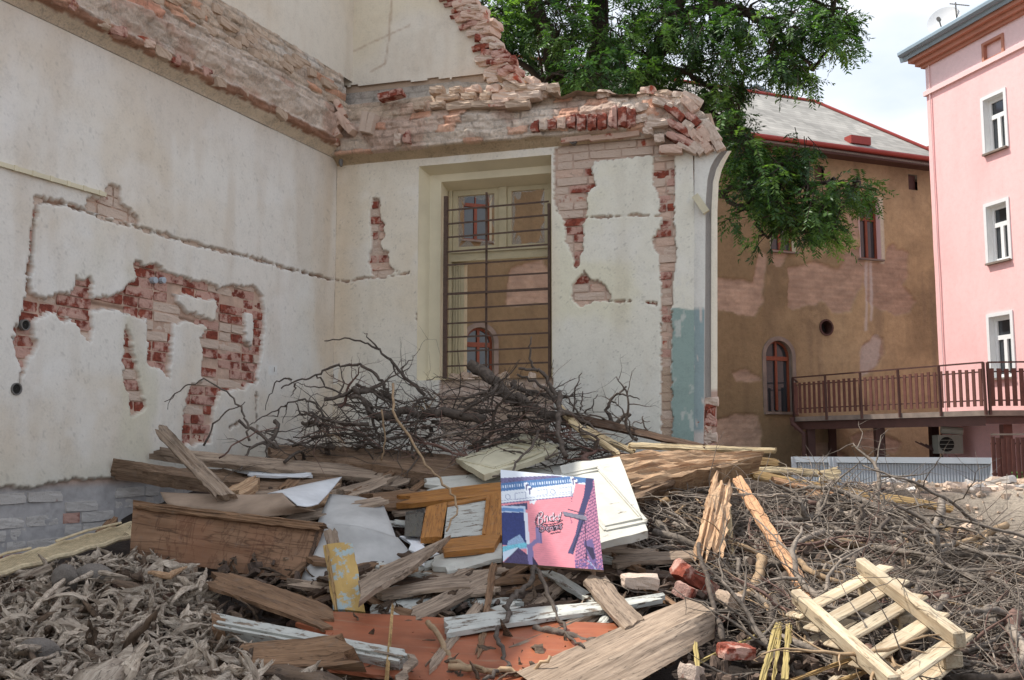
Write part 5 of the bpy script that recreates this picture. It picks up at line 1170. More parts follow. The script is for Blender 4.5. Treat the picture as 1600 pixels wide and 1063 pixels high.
# ---------------------------------------------------------------- boards
def board(nm, A, B, C, D, thick=.025, mat='w_grey', lift=0., rag=(.035, .035), ext=None, parent=None, label=None, cat=None, group=None, warp=.005, m=7, seglen=.05, origin=True):
    A, B, C, D = [P3(q, lift) for q in (A, B, C, D)]
    x = ((B-A)+(C-D)).normalized(); y0 = ((A-D)+(B-C)); nrm = x.cross(y0).normalized()
    if nrm.dot(EYE-A) < 0: nrm = -nrm
    E_ = ext if ext is not None else -nrm*thick
    y = nrm.cross(x)
    O = (A+B+C+D)/4
    R = Matrix(((x.x, y.x, nrm.x, O.x), (x.y, y.y, nrm.y, O.y), (x.z, y.z, nrm.z, O.z), (0, 0, 0, 1))); Ri = R.inverted(); R3 = Ri.to_3x3()
    L_ = ((B-A).length+(C-D).length)/2; n = max(3, min(40, int(L_/seglen))); Wd = (A-D).length
    sd = RD.randrange(9999); jl = [RD.uniform(-1, 1)*rag[0]*2 for _ in range(m)]; jr = [RD.uniform(-1, 1)*rag[1]*2 for _ in range(m)]
    rdg = [[RD.uniform(-1, 1) for _ in range(5)] for _ in range(2*m)]
    V = []; El = R3 @ E_; ch = min(.004, E_.length*.2)
    for i in range(n+1):
        t = i/n; ring = []
        a, d = A.lerp(B, t), D.lerp(C, t)
        for side in (0, 1):
            for j in range(m):
                v = j/(m-1); vv = v if side == 0 else 1-v
                p = Ri @ a.lerp(d, vv); 
                if side: p = p+El
                if i == 0: p.x += jl[j if not side else m-1-j]
                if i == n: p.x += jr[j if not side else m-1-j]
                if vv in (0, 1): p.z += (-ch if not side else ch)
                tq = t*3.999; ki = int(tq); rv_ = rdg[side*m+j]; rz = rv_[ki]*(1-(tq-ki))+rv_[ki+1]*(tq-ki); w_ = warp*math.sin(t*5+sd)+warp*(1.1*rz+.22*RD.uniform(-1, 1)); p.z += w_
                if vv in (0, 1): p.y += RD.uniform(-1, 1)*warp*.8
                ring.append(p)
        V += ring
    k = 2*m; F = []
    for i in range(n):
        for j in range(k): F.append((i*k+j, i*k+(j+1) % k, (i+1)*k+(j+1) % k, (i+1)*k+j))
    for b in (0, n*k):
        for j in range(m-1):
            f = (b+j, b+j+1, b+k-2-j, b+k-1-j); F.append(f if b else f[::-1])
    o = obj(nm, V, F, M[mat] if isinstance(mat, str) else mat, parent, R)
    if label: tag(o, label, cat or nm.replace('_', ' '), group, 'thing')
    o['L'] = L_; o['W'] = Wd
    return o
def loc_at(o, u, v, z=0):  # u,v in -.5...5 of board
    return Vector((u*o['L'], v*o['W'], z))
def on_board(nm, par, u0, v0, u1, v1, w_, t_, mat, z=0.0):
    a, b = loc_at(par, u0, v0, z), loc_at(par, u1, v1, z); V, F = bar(a, b, w_, t_)
    return obj(nm, V, F, M[mat], par, basis(par))
def q3(pts, Ys): return [(p[0], p[1], y) for p, y in zip(pts, Ys)]
def ln(px0, py0, px1, py1, w_px, **k):   # strip by centreline in px
    d = math.hypot(px1-px0, py1-py0); nx, ny = -(py1-py0)/d*w_px/2, (px1-px0)/d*w_px/2
    return (px0-nx, py0-ny), (px1-nx, py1-ny), (px1+nx, py1+ny), (px0+nx, py0+ny)

board('plank', (238, 697), (590, 730), (590, 748), (245, 712), .05, 'w_grey', .0, (.04, .02), label='long flat weathered plank reaching out to the left under the diagonal plank', cat='plank')
board('beam', (427, 692), (755, 716), (757, 749), (430, 713), .14, 'w_rot', .12, (.06, .06), warp=.014, m=11, label='thick rotten beam with a hollow broken end below the twig heap', cat='beam')
board('beam', (197, 720), (382, 738), (385, 756), (200, 733), .10, 'w_rot', .0, (.06, .03), warp=.013, m=10, label='crumbling dark beam end sticking out furthest left against the plaster', cat='beam')
board('plank', (258, 664, 6.85), (366, 771, 6.25), (335, 775, 6.25), (241, 674, 6.85), .05, 'w_grey', 0, (.02, .01), label='grey plank standing up diagonally at the left of the heap', cat='plank')
board('timber_block', (357, 760), (394, 744), (404, 757), (376, 773), .07, 'w_split', .25, label='short split block with fresh orange face beside the diagonal plank', cat='wood block')
board('white_strip', (366, 729), (488, 738), (488, 744), (384, 742), .02, 'hard_white', .15, label='thin white board edge between the two long weathered timbers', cat='board')
board('beam', (376, 742), (520, 746), (530, 762), (385, 764), .08, 'w_rot', .0, (.05, .05), warp=.012, label='short rotten timber under the thin white board edge', cat='beam')
# curved hardboard sheet
def sheet(nm, rows, mat, label=None, cat=None, thick=.006, sub=5, parent=None, mat2=None):
    G = [[P3(q) for q in r] for r in rows]; nr, nc = len(G), len(G[0])
    def cr(a, b, c, d, t): return .5*((2*b)+(c-a)*t+(2*a-5*b+4*c-d)*t*t+(3*b-a-3*c+d)*t**3)
    def up(L_):
        o = []
        for i in range(len(L_)-1):
            a = L_[max(i-1, 0)]; b = L_[i]; c = L_[i+1]; d = L_[min(i+2, len(L_)-1)]
            for k_ in range(sub): o.append(cr(a, b, c, d, k_/sub))
        o.append(L_[-1]); return o
    G = [up(r) for r in G]; G = list(map(list, zip(*[up(list(c)) for c in zip(*G)])))
    nr, nc = len(G), len(G[0]); cen = sum((v for r in G for v in r), Vector())/(nr*nc)
    V = [v-cen for r in G for v in r]; nn_ = len(V); nv = (G[0][-1]-G[0][0]).cross(G[-1][0]-G[0][0]).normalized()
    if nv.dot(EYE-cen) < 0: nv = -nv
    V += [v-nv*thick for v in V]
    F = []; mi = []
    for i in range(nr-1):
        for j in range(nc-1):
            a = i*nc+j; f = (a, a+1, a+nc+1, a+nc); F += [f, tuple(x+nn_ for x in f)[::-1]]; mi += [0, 1]
    bd = [(0, j) for j in range(nc-1)]+[(i, nc-1) for i in range(nr-1)]+[(nr-1, j) for j in range(nc-1, 0, -1)]+[(i, 0) for i in range(nr-1, 0, -1)]
    for q in range(len(bd)):
        a = bd[q][0]*nc+bd[q][1]; b = bd[(q+1) % len(bd)][0]*nc+bd[(q+1) % len(bd)][1]; F.append((a, a+nn_, b+nn_, b)); mi.append(0)
    o = obj(nm, V, F, [M[mat], M[mat2 or mat]], parent, Matrix.Translation(cen), True, mi)
    if label: tag(o, label, cat, None, 'thing')
    return o
sheet('hardboard_sheet', [[(250, 769, 6.55), (330, 772, 6.45), (400, 773, 6.3), (441, 770, 6.15)], [(258, 784, 6.4), (335, 791, 6.25), (402, 793, 6.1), (462, 790, 5.95)], [(272, 795, 6.35), (345, 803, 6.2), (405, 808, 6.05), (494, 798, 6.0)]], 'hard_brown', 'bent sheet of brown hardboard lying along the top of the large wooden panel', 'board')
sheet('white_sheet', [[(418, 771, 6.35), (475, 757, 6.5), (534, 745, 6.6)], [(440, 771, 6.16), (480, 770, 6.25), (515, 768, 6.4)], [(464, 789, 5.97), (480, 791, 6.0), (497, 787, 6.1)]], 'hard_white', 'curled white sheet turned up at the end of the brown hardboard', 'board')
board('timber_block', (470, 784), (512, 768), (514, 790), (484, 800), .08, 'w_split', .35, (.03, .03), warp=.01, label='ragged splintered stump end tucked behind the curled white sheet', cat='wood block')
# large panel / chest
ch = board('wooden_panel', (208, 787, 6.2), (500, 822, 5.9), (472, 910, 5.75), (203, 868, 6.05), .03, 'w_chest', 0, (.0, .01), warp=.002, m=7, label='large stained brown wooden panel lying on edge in front of the side wall', cat='panel')
board('edge_rail', (209, 782, 6.17), (500, 816, 5.87), (499, 829, 5.85), (208, 794, 6.15), .06, 'w_brown', 0, (.01, .02), parent=ch)
board('end_board', (500, 824, 5.89), (545, 832, 6.3), (500, 905, 6.2), (474, 908, 5.74), .02, 'w_dark', 0, (.0, .0), parent=ch)
sheet('grey_sheet', [[(515, 772, 6.5), (560, 776, 6.5), (598, 786, 6.45)], [(497, 815, 6.1), (560, 822, 6.0), (616, 832, 6.1)], [(485, 850, 6.05), (552, 878, 5.85), (630, 880, 5.9)]], 'sheetgrey', 'creased grey white sheet slumped between brown panel and yellow board', 'board')
sheet('grey_sheet', [[(500, 818, 6.0), (560, 822, 5.95), (622, 840, 6.0)], [(490, 850, 5.9), (560, 860, 5.8), (640, 870, 5.85)], [(468, 912, 5.7), (540, 905, 5.6), (600, 900, 5.7)]], 'sheetgrey', 'lower dull grey sheet folded under the yellow board', 'board')
board('plank', (447, 800), (596, 776), (600, 786), (455, 814), .025, 'w_grey', .55, (.02, .02), label='narrow grey plank crossing above the creased grey sheet', cat='plank')
board('plank', (530, 762), (600, 742), (612, 752), (545, 776), .03, 'w_grey', .1, label='short grey plank sloping up behind the creased grey sheet', cat='plank')
board('plank', (578, 770), (650, 762), (655, 790), (585, 792), .03, 'w_brown', .2, (.04, .04), label='torn brown plank end left of the varnished door frame', cat='plank')
# yellow board
yb = board('painted_board', (551, 848, 5.35), (571, 957, 5.0), (521, 952, 5.0), (505, 851, 5.35), .04, 'p_yellow', 0, (.0, .0), m=6, label='upright board with flaking yellow and pale blue paint', cat='board')
board('tongue', (526, 826, 5.42), (530, 850, 5.36), (510, 852, 5.36), (505, 827, 5.42), .02, 'w_grey', 0, (.01, 0), parent=yb)
for u in (-.32, -.38, -.44): pass
board('edge_moulding', (512, 851, 5.33), (528, 952, 4.98), (523, 953, 4.98), (507, 851, 5.33), .05, 'w_ochre', 0, (0, 0), parent=yb)
board('plank', (525, 955, 5.1), (553, 958, 5.1), (552, 996, 4.95), (529, 996, 4.95), .03, 'w_grey', 0, (.0, .01), label='broken plank stub just below the yellow board', cat='plank')
board('plank', (560, 906), (704, 833), (650, 880), (562, 937), .035, 'w_grey', .5, (.01, .0), label='grey pointed plank rising to the right from the yellow board', cat='plank')
board('white_offcut', (629, 838), (672, 836), (672, 881), (646, 880), .012, 'hard_white', .15, label='square white offcut under the pointed grey plank', cat='board')
# varnished door with glass
def parts_of(nm, label, cat, ctr): return empty(nm, ctr, label, cat)
dr = parts_of('glazed_door', 'brown varnished door frame with glazed opening lying left of the picture', 'door', at(700, 830, 6.0))
FR = lambda a, b, c, d, nm='rail', mat='p_brown', th=.04, lf=.28, rag=(.0, .0): board(nm, a, b, c, d, th, mat, lf, rag, parent=dr, warp=.001)
FR((628, 771), (783, 752), (783, 771), (634, 787), rag=(.04, 0)); FR((784, 770), (784, 836), (757, 836), (766, 771), 'stile'); FR((699, 784), (690, 838), (657, 840), (666, 792), 'stile', lf=.275)
FR((690, 842), (784, 832), (772, 855), (694, 862)); FR((700, 784), (765, 772), (765, 777), (699, 789), 'glazing_bead', th=.02, lf=.30); FR((766, 773), (759, 834), (753, 834), (760, 774), 'glazing_bead', th=.02, lf=.30)
FR((700, 785), (762, 773), (757, 835), (694, 841), 'pane', 'p_greyw', .004, .24); FR((634, 800), (664, 794), (657, 838), (632, 838), 'pane', 'glass', .004, .24)
board('painted_board', (684, 864), (784, 848), (784, 872), (690, 893), .03, 'p_white', .15, (.04, 0), label='long worn white board under the varnished door frame', cat='board')
board('painted_board', (630, 880), (784, 866), (784, 890), (640, 905), .03, 'w_brown', .02, (.04, 0), label='brown board showing under the worn white board', cat='board')
# cream door
cd = board('panelled_door', (712, 716, 7.6), (822, 675, 8.1), (872, 703, 7.6), (757, 743, 7.1), .05, 'p_cream', 0, (.0, .0), m=6, label='cream panelled door lying tilted under the twig heap', cat='door')
def panel_mould(o, u0, u1, v0, v1, mat, w_=.02, t_=.012):
    for k_, e in ((0, 0), (1, .045)):
        a, b, c, d = u0+e*.6, u1-e*.6, v0+e, v1-e
        for q in ((a, c, b, c), (a, d, b, d), (a, c, a, d), (b, c, b, d)): on_board('moulding', o, *q, w_*(1-.3*k_), t_, mat, .004)
panel_mould(cd, -.42, .22, -.38, .32, 'p_cream'); panel_mould(cd, .30, .44, -.38, .32, 'p_cream')
board('painted_board', (660, 748), (905, 722), (905, 742), (680, 764), .03, 'p_white', .1, label='long white board running behind the top of the picture', cat='board')
wd = board('panelled_door', (875, 727, 6.55), (968, 712, 6.6), (1012, 828, 5.6), (905, 858, 5.5), .05, 'p_white', 0, (.0, .0), m=6, label='white panelled door leaning right behind the picture', cat='door')
panel_mould(wd, -.3, .3, -.38, .36, 'p_white') ; 
# splintered big beam
board('beam', (950, 712, 7.0), (1160, 702, 7.25), (1163, 718, 7.1), (985, 768, 6.8), .17, 'w_split', 0, (.02, .09), warp=.02, m=15, label='massive splintered beam with orange torn grain pointing right', cat='beam')
board('beam_lower_half', (985, 745, 6.9), (1120, 718, 7.15), (1100, 742, 7.1), (990, 778, 6.7), .15, 'w_rot', 0, (.02, .05), warp=.018, m=11, label='darker split half below the massive splintered beam', cat='beam')
LATH = 'sawn laths and boards sticking out over the right heap'
for a, b, c, d, mt, lb, yy in [((985, 691), (1211, 699), (1211, 705), (985, 698), 'w_fresh', 'fresh yellow lath lying level above the splintered beam', (7.6, 8.2)), ((1120, 706), (1216, 718), (1216, 728), (1120, 722), 'w_ochre', 'short ochre board end right of the splintered beam', (7.6, 8.1)),
   ((1185, 729), (1281, 733), (1281, 742), (1190, 737), 'w_fresh', 'pale square-cut lath end just before the white site cabin', (7.7, 8.2)), ((1170, 733), (1486, 789), (1490, 800), (1180, 746), 'w_ochre', 'longest ochre board sloping down to the right over the branches', (7.4, 7.6)),
   ((1283, 735), (1308, 729), (1316, 751), (1285, 752), 'w_fresh', 'small yellow wood block standing before the white site cabin', (7.5, 7.55)), ((1210, 745), (1400, 790), (1396, 797), (1212, 752), 'w_lath', 'narrow brown lath below the longest ochre board', (7.2, 7.3)),
   ((878, 640), (1100, 693), (1100, 701), (884, 656), 'w_dark', 'long dark board sloping right from the twig heap', (8.1, 7.9)), ((878, 631), (922, 679), (916, 685), (871, 636), 'w_fresh', 'thin pale lath poking up out of the twig heap', (8.0, 7.7)),
   ((893, 653), (970, 706), (966, 711), (889, 659), 'w_fresh', 'second thin pale lath crossing under the first in the twig heap', (7.8, 7.5)), ((918, 666), (992, 702), (990, 707), (915, 672), 'w_fresh', 'short pale lath at the right edge of the twig heap', (7.9, 7.7)),
   ((1410, 775), (1530, 792), (1528, 796), (1410, 781), 'w_grey', 'thin grey lath lying out over the pale rubble', (7.9, 8.2)), ((1425, 800), (1535, 845), (1530, 850), (1422, 806), 'w_ochre', 'ochre lath sloping down onto the pale rubble at right', (7.3, 7.2)),
   ((1270, 765), (1345, 790), (1340, 800), (1262, 774), 'w_split', 'torn orange splinter lying among the right branches', (7.2, 7.1))]:
    board('lath', (*a, yy[0]), (*b, yy[1]), (*c, yy[1]-.05), (*d, yy[0]-.05), .03 if b[1]-a[1] < 60 else .025, mt, 0, (.01, .012), label=lb, cat='lath')
board('lath', (1158, 741, 6.9), (1284, 944, 5.15), (1268, 953, 5.1), (1145, 748, 6.85), .035, 'w_lath', 0, (.01, .0), label='long orange lath leaning steeply down across the right heap', cat='lath')
board('lath', (1140, 782, 6.5), (1149, 884, 5.9), (1142, 885, 5.9), (1132, 784, 6.5), .02, 'w_fresh', 0, (.01, .01), label='thin upright lath beside the rough bark slab', cat='lath')
board('bark_slab', (1146, 752, 6.6), (1128, 868, 5.8), (1088, 858, 5.8), (1116, 742, 6.6), .06, 'w_split', 0, (.05, .06), warp=.018, m=12, label='rough flaky bark slab standing behind the upright lath', cat='bark slab')
# lower middle
board('worn_board', (572, 930), (735, 880), (748, 908), (582, 978), .02, 'p_greyw', .0, (.02, .02), label='wide dull white panel under the crossing planks', cat='panel')
board('plank', (640, 948), (762, 889), (779, 903), (652, 968), .03, 'w_grey', .12, (.01, .02), label='wide grey plank across the dull white panel', cat='plank')
board('plank', (590, 916), (733, 901), (734, 915), (592, 930), .03, 'w_grey', .18, (.01, .0), label='pale plank with nail holes above the wide grey plank', cat='plank')
board('plank', (690, 967), (1030, 925), (1031, 935), (700, 989), .03, 'p_greyw', .22, (.01, .02), label='long whitish plank lying low under the picture', cat='plank')
board('plank', (947, 900), (1004, 965), (976, 982), (910, 905), .03, 'w_grey', .3, (.02, .02), label='short grey plank crossing steeply to the right of the picture', cat='plank')
board('plank', (760, 905), (960, 880), (962, 898), (765, 930), .04, 'w_dark', .0, (.02, .02), label='dark plank in the shade just under the picture', cat='plank')
board('plank', (960, 868), (1120, 855), (1120, 868), (962, 882), .03, 'w_grey', .1, (.01, .04), label='grey plank under the white door to its right', cat='plank')
board('plank', (700, 990), (800, 968), (804, 982), (705, 1004), .03, 'w_brown', .1, (.02, .02), label='short brown plank above the orange board', cat='plank')
board('worn_board', (660, 985), (800, 940), (810, 952), (670, 1000), .02, 'p_white', .02, (.02, .02), label='flaked white strip lying under the long whitish plank', cat='panel')
ob = board('orange_board', (487, 954, 4.95), (975, 975, 4.75), (900, 1080, 3.95), (500, 1046, 4.2), .018, 'orange', 0, (.05, .05), warp=.004, m=8, label='large orange laminated board lying at the bottom of the heap', cat='board')
fb = board('window_frame_profile', (338, 958, 4.75), (640, 1015, 4.25), (632, 1038, 4.15), (343, 984, 4.65), .06, 'p_greyw', 0, (.0, .02), warp=.002, label='grooved white frame member lying across at the bottom left', cat='frame piece')
for v in (-.1, -.32): on_board('groove_strip', fb, -.49, v, .49, v, .012, .016, 'p_greyw', .004)
board('end_block', (330, 956, 4.74), (353, 961, 4.72), (351, 987, 4.62), (332, 983, 4.64), .07, 'w_brown', 0, (0, 0), parent=fb)
board('plank', (352, 890), (514, 944), (506, 980), (326, 914), .03, 'w_brown', .2, (.05, .03), warp=.006, label='broad brown plank with a broken left end below the wooden panel', cat='plank')
board('beam', (378, 1006, 4.45), (540, 988, 4.3), (547, 1036, 4.15), (374, 1046, 4.3), .12, 'w_brown', 0, (.01, .03), warp=.006, label='thick brown beam stub under the white frame member', cat='beam')
board('plank', (640, 1020, 4.2), (652, 1024, 4.2), (628, 1075, 3.9), (608, 1075, 3.9), .015, 'w_grey', 0, (.01, .01), warp=.001, label='narrow grey splinter at the bottom beside the orange board', cat='plank')
board('stick', (612, 942, 4.7), (616, 943, 4.7), (607, 1070, 4.0), (600, 1070, 4.0), .015, 'w_ochre', 0, (.0, .0), label='thin greenish ochre stick standing before the orange board', cat='stick')
ext = at(1072, 936, 4.95)-at(1117, 950, 4.7)
board('beam', (845, 1075, 3.85), (1117, 950, 4.7), (1116, 997, 4.6), (960, 1085, 3.85), .15, 'w_grey', 0, (.004, .004), ext=ext, warp=.002, m=7, label='big squared grey beam in the bottom foreground', cat='beam')
board('plank', (480, 862), (580, 870), (575, 884), (482, 878), .03, 'w_brown', .1, label='brown plank in shade behind the yellow board', cat='plank')
board('plank', (455, 915), (520, 900), (600, 925), (500, 940), .03, 'w_brown', .0, label='brown flat plank under the foot of the yellow board', cat='plank')
board('plank', (590, 885), (640, 873), (650, 884), (595, 897), .04, 'w_split', .3, (.03, .02), label='small rust brown splinter left of the white offcut', cat='plank')
# ---- pallet
pal = empty('pallet', at(1370, 990, 4.6), 'broken pale wooden pallet lying tilted at the lower right', 'pallet')
c00, c10, c11, c01 = at(1243, 948, 4.7), at(1392, 1085, 3.75), at(1500, 1012, 4.1), at(1350, 893, 5.05)
def pp_(a, b, o=0):
    nrm = (c10-c00).cross(c01-c00).normalized(); 
    if nrm.dot(EYE-c00) < 0: nrm = -nrm
    return (c00*(1-a)*(1-b)+c10*a*(1-b)+c11*a*b+c01*(1-a)*b)+nrm*o
def pbar(nm, a0, b0, a1, b1, w_, t_, o):
    A0, B0 = pp_(a0, b0, o), pp_(a1, b1, o); x = (B0-A0).normalized(); nrm = (c10-c00).cross(c01-c00).normalized(); y = nrm.cross(x).normalized()
    O = (A0+B0)/2; L_ = (B0-A0).length; R = Matrix(((x.x, y.x, nrm.x, O.x), (x.y, y.y, nrm.y, O.y), (x.z, y.z, nrm.z, O.z), (0, 0, 0, 1)))
    me = brick_mesh(nm, RD.randrange(999), L_, t_, w_, M['w_pallet'], -.004); return put(bpy.data.objects.new(nm, me), pal, R)
for b in (.04, .98): pbar('stringer', -.02, b, 1.02, b, .05, .07, .036)
for i, a in enumerate((.06, .25, .46, .70, .93)): pbar('slat', a, -.1+.03*i, a+RD.uniform(-.015, .015), 1.3-.02*i, .085, .018, -.010)
for i, a in enumerate((.12, .5, .86)): pbar('base_board', a+.05, -.1, a, 1.0, .09, .02, -.12)
for b in (.06, .96):
    for a in (.06, .5, .93): pbar('block', a-.03, b, a+.03, b, .08, .07, -.065)
# ---- yellow trim strips
for k_, (x0, y0, x1, y1, w_, Y0, Y1, lb) in enumerate([(1075, 1042, 1206, 984, 5, 4.3, 4.75, 'yellow trim strip sloping from lower left up to the bundle'), (1190, 1070, 1216, 972, 10, 3.95, 4.7, 'leftmost upright yellow strip of the bundle by the pallet'), (1208, 1070, 1220, 975, 5, 3.95, 4.7, 'thin middle yellow strip of the bundle by the pallet'), (1226, 1062, 1233, 974, 9, 4.05, 4.65, 'rightmost upright yellow strip of the bundle by the pallet'), (1225, 1068, 1420, 999, 6, 4.05, 4.35, 'dark ochre rod lying across the pallet'), (1290, 1075, 1397, 1032, 7, 3.85, 4.2, 'lower ochre rod across the corner of the pallet'), (1085, 1000, 1092, 1063, 6, 4.5, 4.1, 'short yellow strip right of the big squared beam')]):
    a, b, c, d = ln(x0, y0, x1, y1, w_); board('trim_strip', (*a, Y0), (*b, Y1), (*c, Y1), (*d, Y0), .012, 'yel_trim' if 'ochre' not in lb else 'w_ochre', 0, (.0, .0), label=lb, cat='strip')
# ---- reed mat at the left
rm = empty('reed_mat', at(90, 860, 6.0), 'torn straw reed mat lying against the foot of the side wall', 'mat')
ra, rb, rc, rd_ = at(-40, 888, 5.55), at(205, 818, 6.55), at(206, 838, 6.35), at(-40, 908, 5.35)
mb = MB()
for t in np.linspace(0, 1, 80):
    for sh in (-.1, .1): mb.add(tube([ra.lerp(rb, t), rd_.lerp(rc, min(1, max(0, t+sh)))], .0028, 4, False))
mb.build('lattice', M['rope'], rm)
obj('border_cord', *tube([ra.lerp(rb, t)+Vector((0, 0, .006*math.sin(t*40))) for t in np.linspace(0, 1, 20)], .011, 7), M['rope'], rm)
obj('border_cord', *tube([rd_.lerp(rc, t)+Vector((0, 0, .006*math.sin(t*30))) for t in np.linspace(0, 1, 20)], .016, 7), M['rope'], rm)
for q in ((.1, .35), (.5, .95)): obj('loose_reed', *tube([ra.lerp(rb, q[0])+Vector((0, -.05, .02)), ra.lerp(rb, (q[0]+q[1])/2)+Vector((0, -.1, .03)), ra.lerp(rb, q[1])+Vector((0, -.06, .02))], .008, 6), M['rope'], rm)
board('plank', (150, 828), (172, 808), (182, 815), (176, 830), .03, 'w_brown', .0, label='small broken board tip behind the reed mat', cat='plank')

# ---------------------------------------------------------------- the printed picture
pc = [(782, 734, 5.62), (928, 748, 5.55), (943, 891, 5.2), (786, 879, 5.3)]
nxp, nyp = 150, 144
U, Vv = np.meshgrid(np.linspace(0, 1, nxp), np.linspace(0, 1, nyp), indexing='ij')   # v down
Cp = [at(*q) for q in pc]; pn = (Cp[1]-Cp[0]).cross(Cp[3]-Cp[0]); rd2 = ray(pc[2][0], pc[2][1]); Cp[2] = EYE+rd2*((Cp[0]-EYE).dot(pn)/rd2.dot(pn)); Cp = [np.array(c) for c in Cp]
Pp = (Cp[0]*((1-U)*(1-Vv))[..., None]+Cp[1]*(U*(1-Vv))[..., None]+Cp[2]*(U*Vv)[..., None]+Cp[3]*((1-U)*Vv)[..., None])
img = np.ones(U.shape+(3,))*A_((236, 148, 158)); X = U*100; Yy = Vv*100
mortar = (((Yy*.5+X*.03) % 1) < .22); br = fbm(X*.25, Yy*.6, seed=501)[..., None]; img = img*(1+.08*br); img[mortar] *= .9
def fill(pts, c, a=1.0, tex=0):
    global img
    k = (sd_poly(X, Yy, pts) > -.3)[..., None]*a; cc = A_(c)*(1+tex*vn(X*1.1, Yy*1.3, seed=len(pts))[..., None]); img = img*(1-k)+cc*k
def stroke(pts, w_, c):
    global img
    k = (sd_line(X, Yy, pts, w_) > 0)[..., None]; img = np.where(k, A_(c), img)
# top: sky, slate edge, cornice
fill([(0, 0), (100, 0), (100, 20), (0, 32)], (226, 232, 240)); fill([(0, 10), (45, 3), (60, 1), (78, 3), (70, 5), (0, 17)], (112, 104, 140), 1, .35)
fill([(0, 16), (76, 0), (100, 0), (100, 6), (78, 7), (0, 25)], (86, 124, 172), 1, .2)
for i in range(34): t = i/34; x = t*84; stroke([(x, 18.5-t*16.5), (x, 21-t*16.5)], 1.0, (214, 226, 240))
fill([(0, 25), (90, 6), (90, 20), (0, 38)], (226, 232, 238), 1, .06); stroke([(0, 38), (89, 20)], 1.0, (110, 112, 150)); stroke([(0, 35), (89, 17)], .5, (160, 166, 190))
for cx, cy in ((7, 30), (55, 20)):
    th = np.linspace(0, 2*math.pi, 20); stroke([(cx+2.6*math.cos(a), cy+2.6*math.sin(a)) for a in th], .6, (140, 148, 176))
for q in ([(15, 25.5), (26, 23), (26, 30), (15, 32.5)], [(38, 20), (49, 17.5), (49, 23.5), (38, 26)], [(62, 15), (75, 12), (75, 17.5), (62, 20.5)]): stroke(q+[q[0]], .5, (150, 156, 184))
for cx in (28, 78):
    for k_ in range(5): cy = 13 if cx < 50 else 1; fill([(cx+k_*1.6-3, cy+k_*1.8), (cx+k_*1.6, cy-1+k_*1.8), (cx+k_*1.4+1, cy+5+k_*2.1), (cx+k_*1.3-2, cy+6+k_*2)], ((236, 240, 246), (96, 96, 136))[k_ % 2])
fill([(30, 33), (37, 31), (34, 36), (32, 34), (30, 36)], (226, 232, 238)); fill([(76, 25), (84, 24), (82, 27), (80, 26), (78, 28)], (226, 232, 238))
# window left
fill([(0, 41), (27, 35), (27, 42), (0, 45)], (74, 76, 108)); fill([(0, 41), (25, 39), (25, 46), (0, 48)], (190, 206, 228)); fill([(0, 43), (23, 42), (23, 45), (0, 46)], (100, 140, 190))
fill([(0, 48), (24, 46), (24, 82), (0, 82)], (54, 64, 118), 1, .2); fill([(23.5, 46), (27, 46), (27.5, 92), (25, 92)], (226, 230, 240))
fill([(6, 78), (18, 70), (24, 80), (24, 84), (4, 86)], (150, 176, 206), 1, .2); fill([(0, 84), (24, 78), (27, 82), (14, 84), (0, 92)], (120, 196, 214), 1, .25); fill([(0, 90), (14, 84), (16, 84), (0, 99)], (206, 222, 236)); fill([(0, 101), (16, 84), (27, 92), (30, 101)], (78, 68, 104), 1, .35)
# drainpipe
fill([(35, 61), (40, 61), (40, 77), (35, 77)], (142, 132, 176)); stroke([(36, 74), (27, 82)], 4, (136, 126, 170)); fill([(25, 80), (30, 80), (32, 101), (26, 101)], (136, 126, 170)); stroke([(39.5, 61), (39.5, 77)], .8, (96, 88, 130))
fill([(30, 92), (36, 101), (30, 101)], (60, 52, 80))
# right diagonal slate side with bricks
fill([(92, 2), (101, 2), (101, 101), (72, 101), (72, 88), (80, 60)], (196, 132, 158))
for i in range(30):
    y = 8+i*3.4; stroke([(74, y+14), (101, y-3)], .75, (74, 62, 96))
    for j in range(7): x = 75+j*4.2+(i % 2)*2; yy = y+14-(x-74)*.63; stroke([(x, yy), (x-.4, yy-3)], .6, (92, 74, 110))
fill([(72, 101), (72, 88), (79, 62), (92, 28), (95, 8), (80, 8), (72, 40), (66, 101)], (236, 148, 158)); 
fill([(92, 0), (99, 0), (97, 12), (83, 50), (78, 48), (88, 20)], (70, 70, 108)); fill([(82, 42), (87, 44), (71, 86), (66, 85), (75, 66)], (76, 76, 112)); stroke([(86, 44), (71, 83)], 1, (44, 40, 66))
fill([(64, 41), (88, 44), (88, 49), (65, 45)], (132, 128, 142), 1, .2); stroke([(65, 45.5), (88, 49)], .9, (56, 48, 66)); stroke([(70, 38), (88, 42)], 1.2, (80, 70, 92)); stroke([(72, 46), (72, 50), (73, 52), (71.5, 53)], .7, (150, 90, 120))
fill([(83, 72), (92, 68), (94, 98), (88, 92)], (112, 96, 140)); fill([(84, 76), (92, 78), (93, 96)], (58, 50, 78)); stroke([(86, 50), (84, 92)], 1, (60, 50, 80)); stroke([(86, 92), (93, 101)], 2, (150, 160, 190))
for _ in range(1): img = np.where((sd_poly(X, Yy, [(72, 92), (82, 90), (101, 88), (101, 101), (72, 101)]) > 0)[..., None] & (vn(X*.9, Yy*.9, seed=77) > .1)[..., None], A_((110, 92, 140)), img)
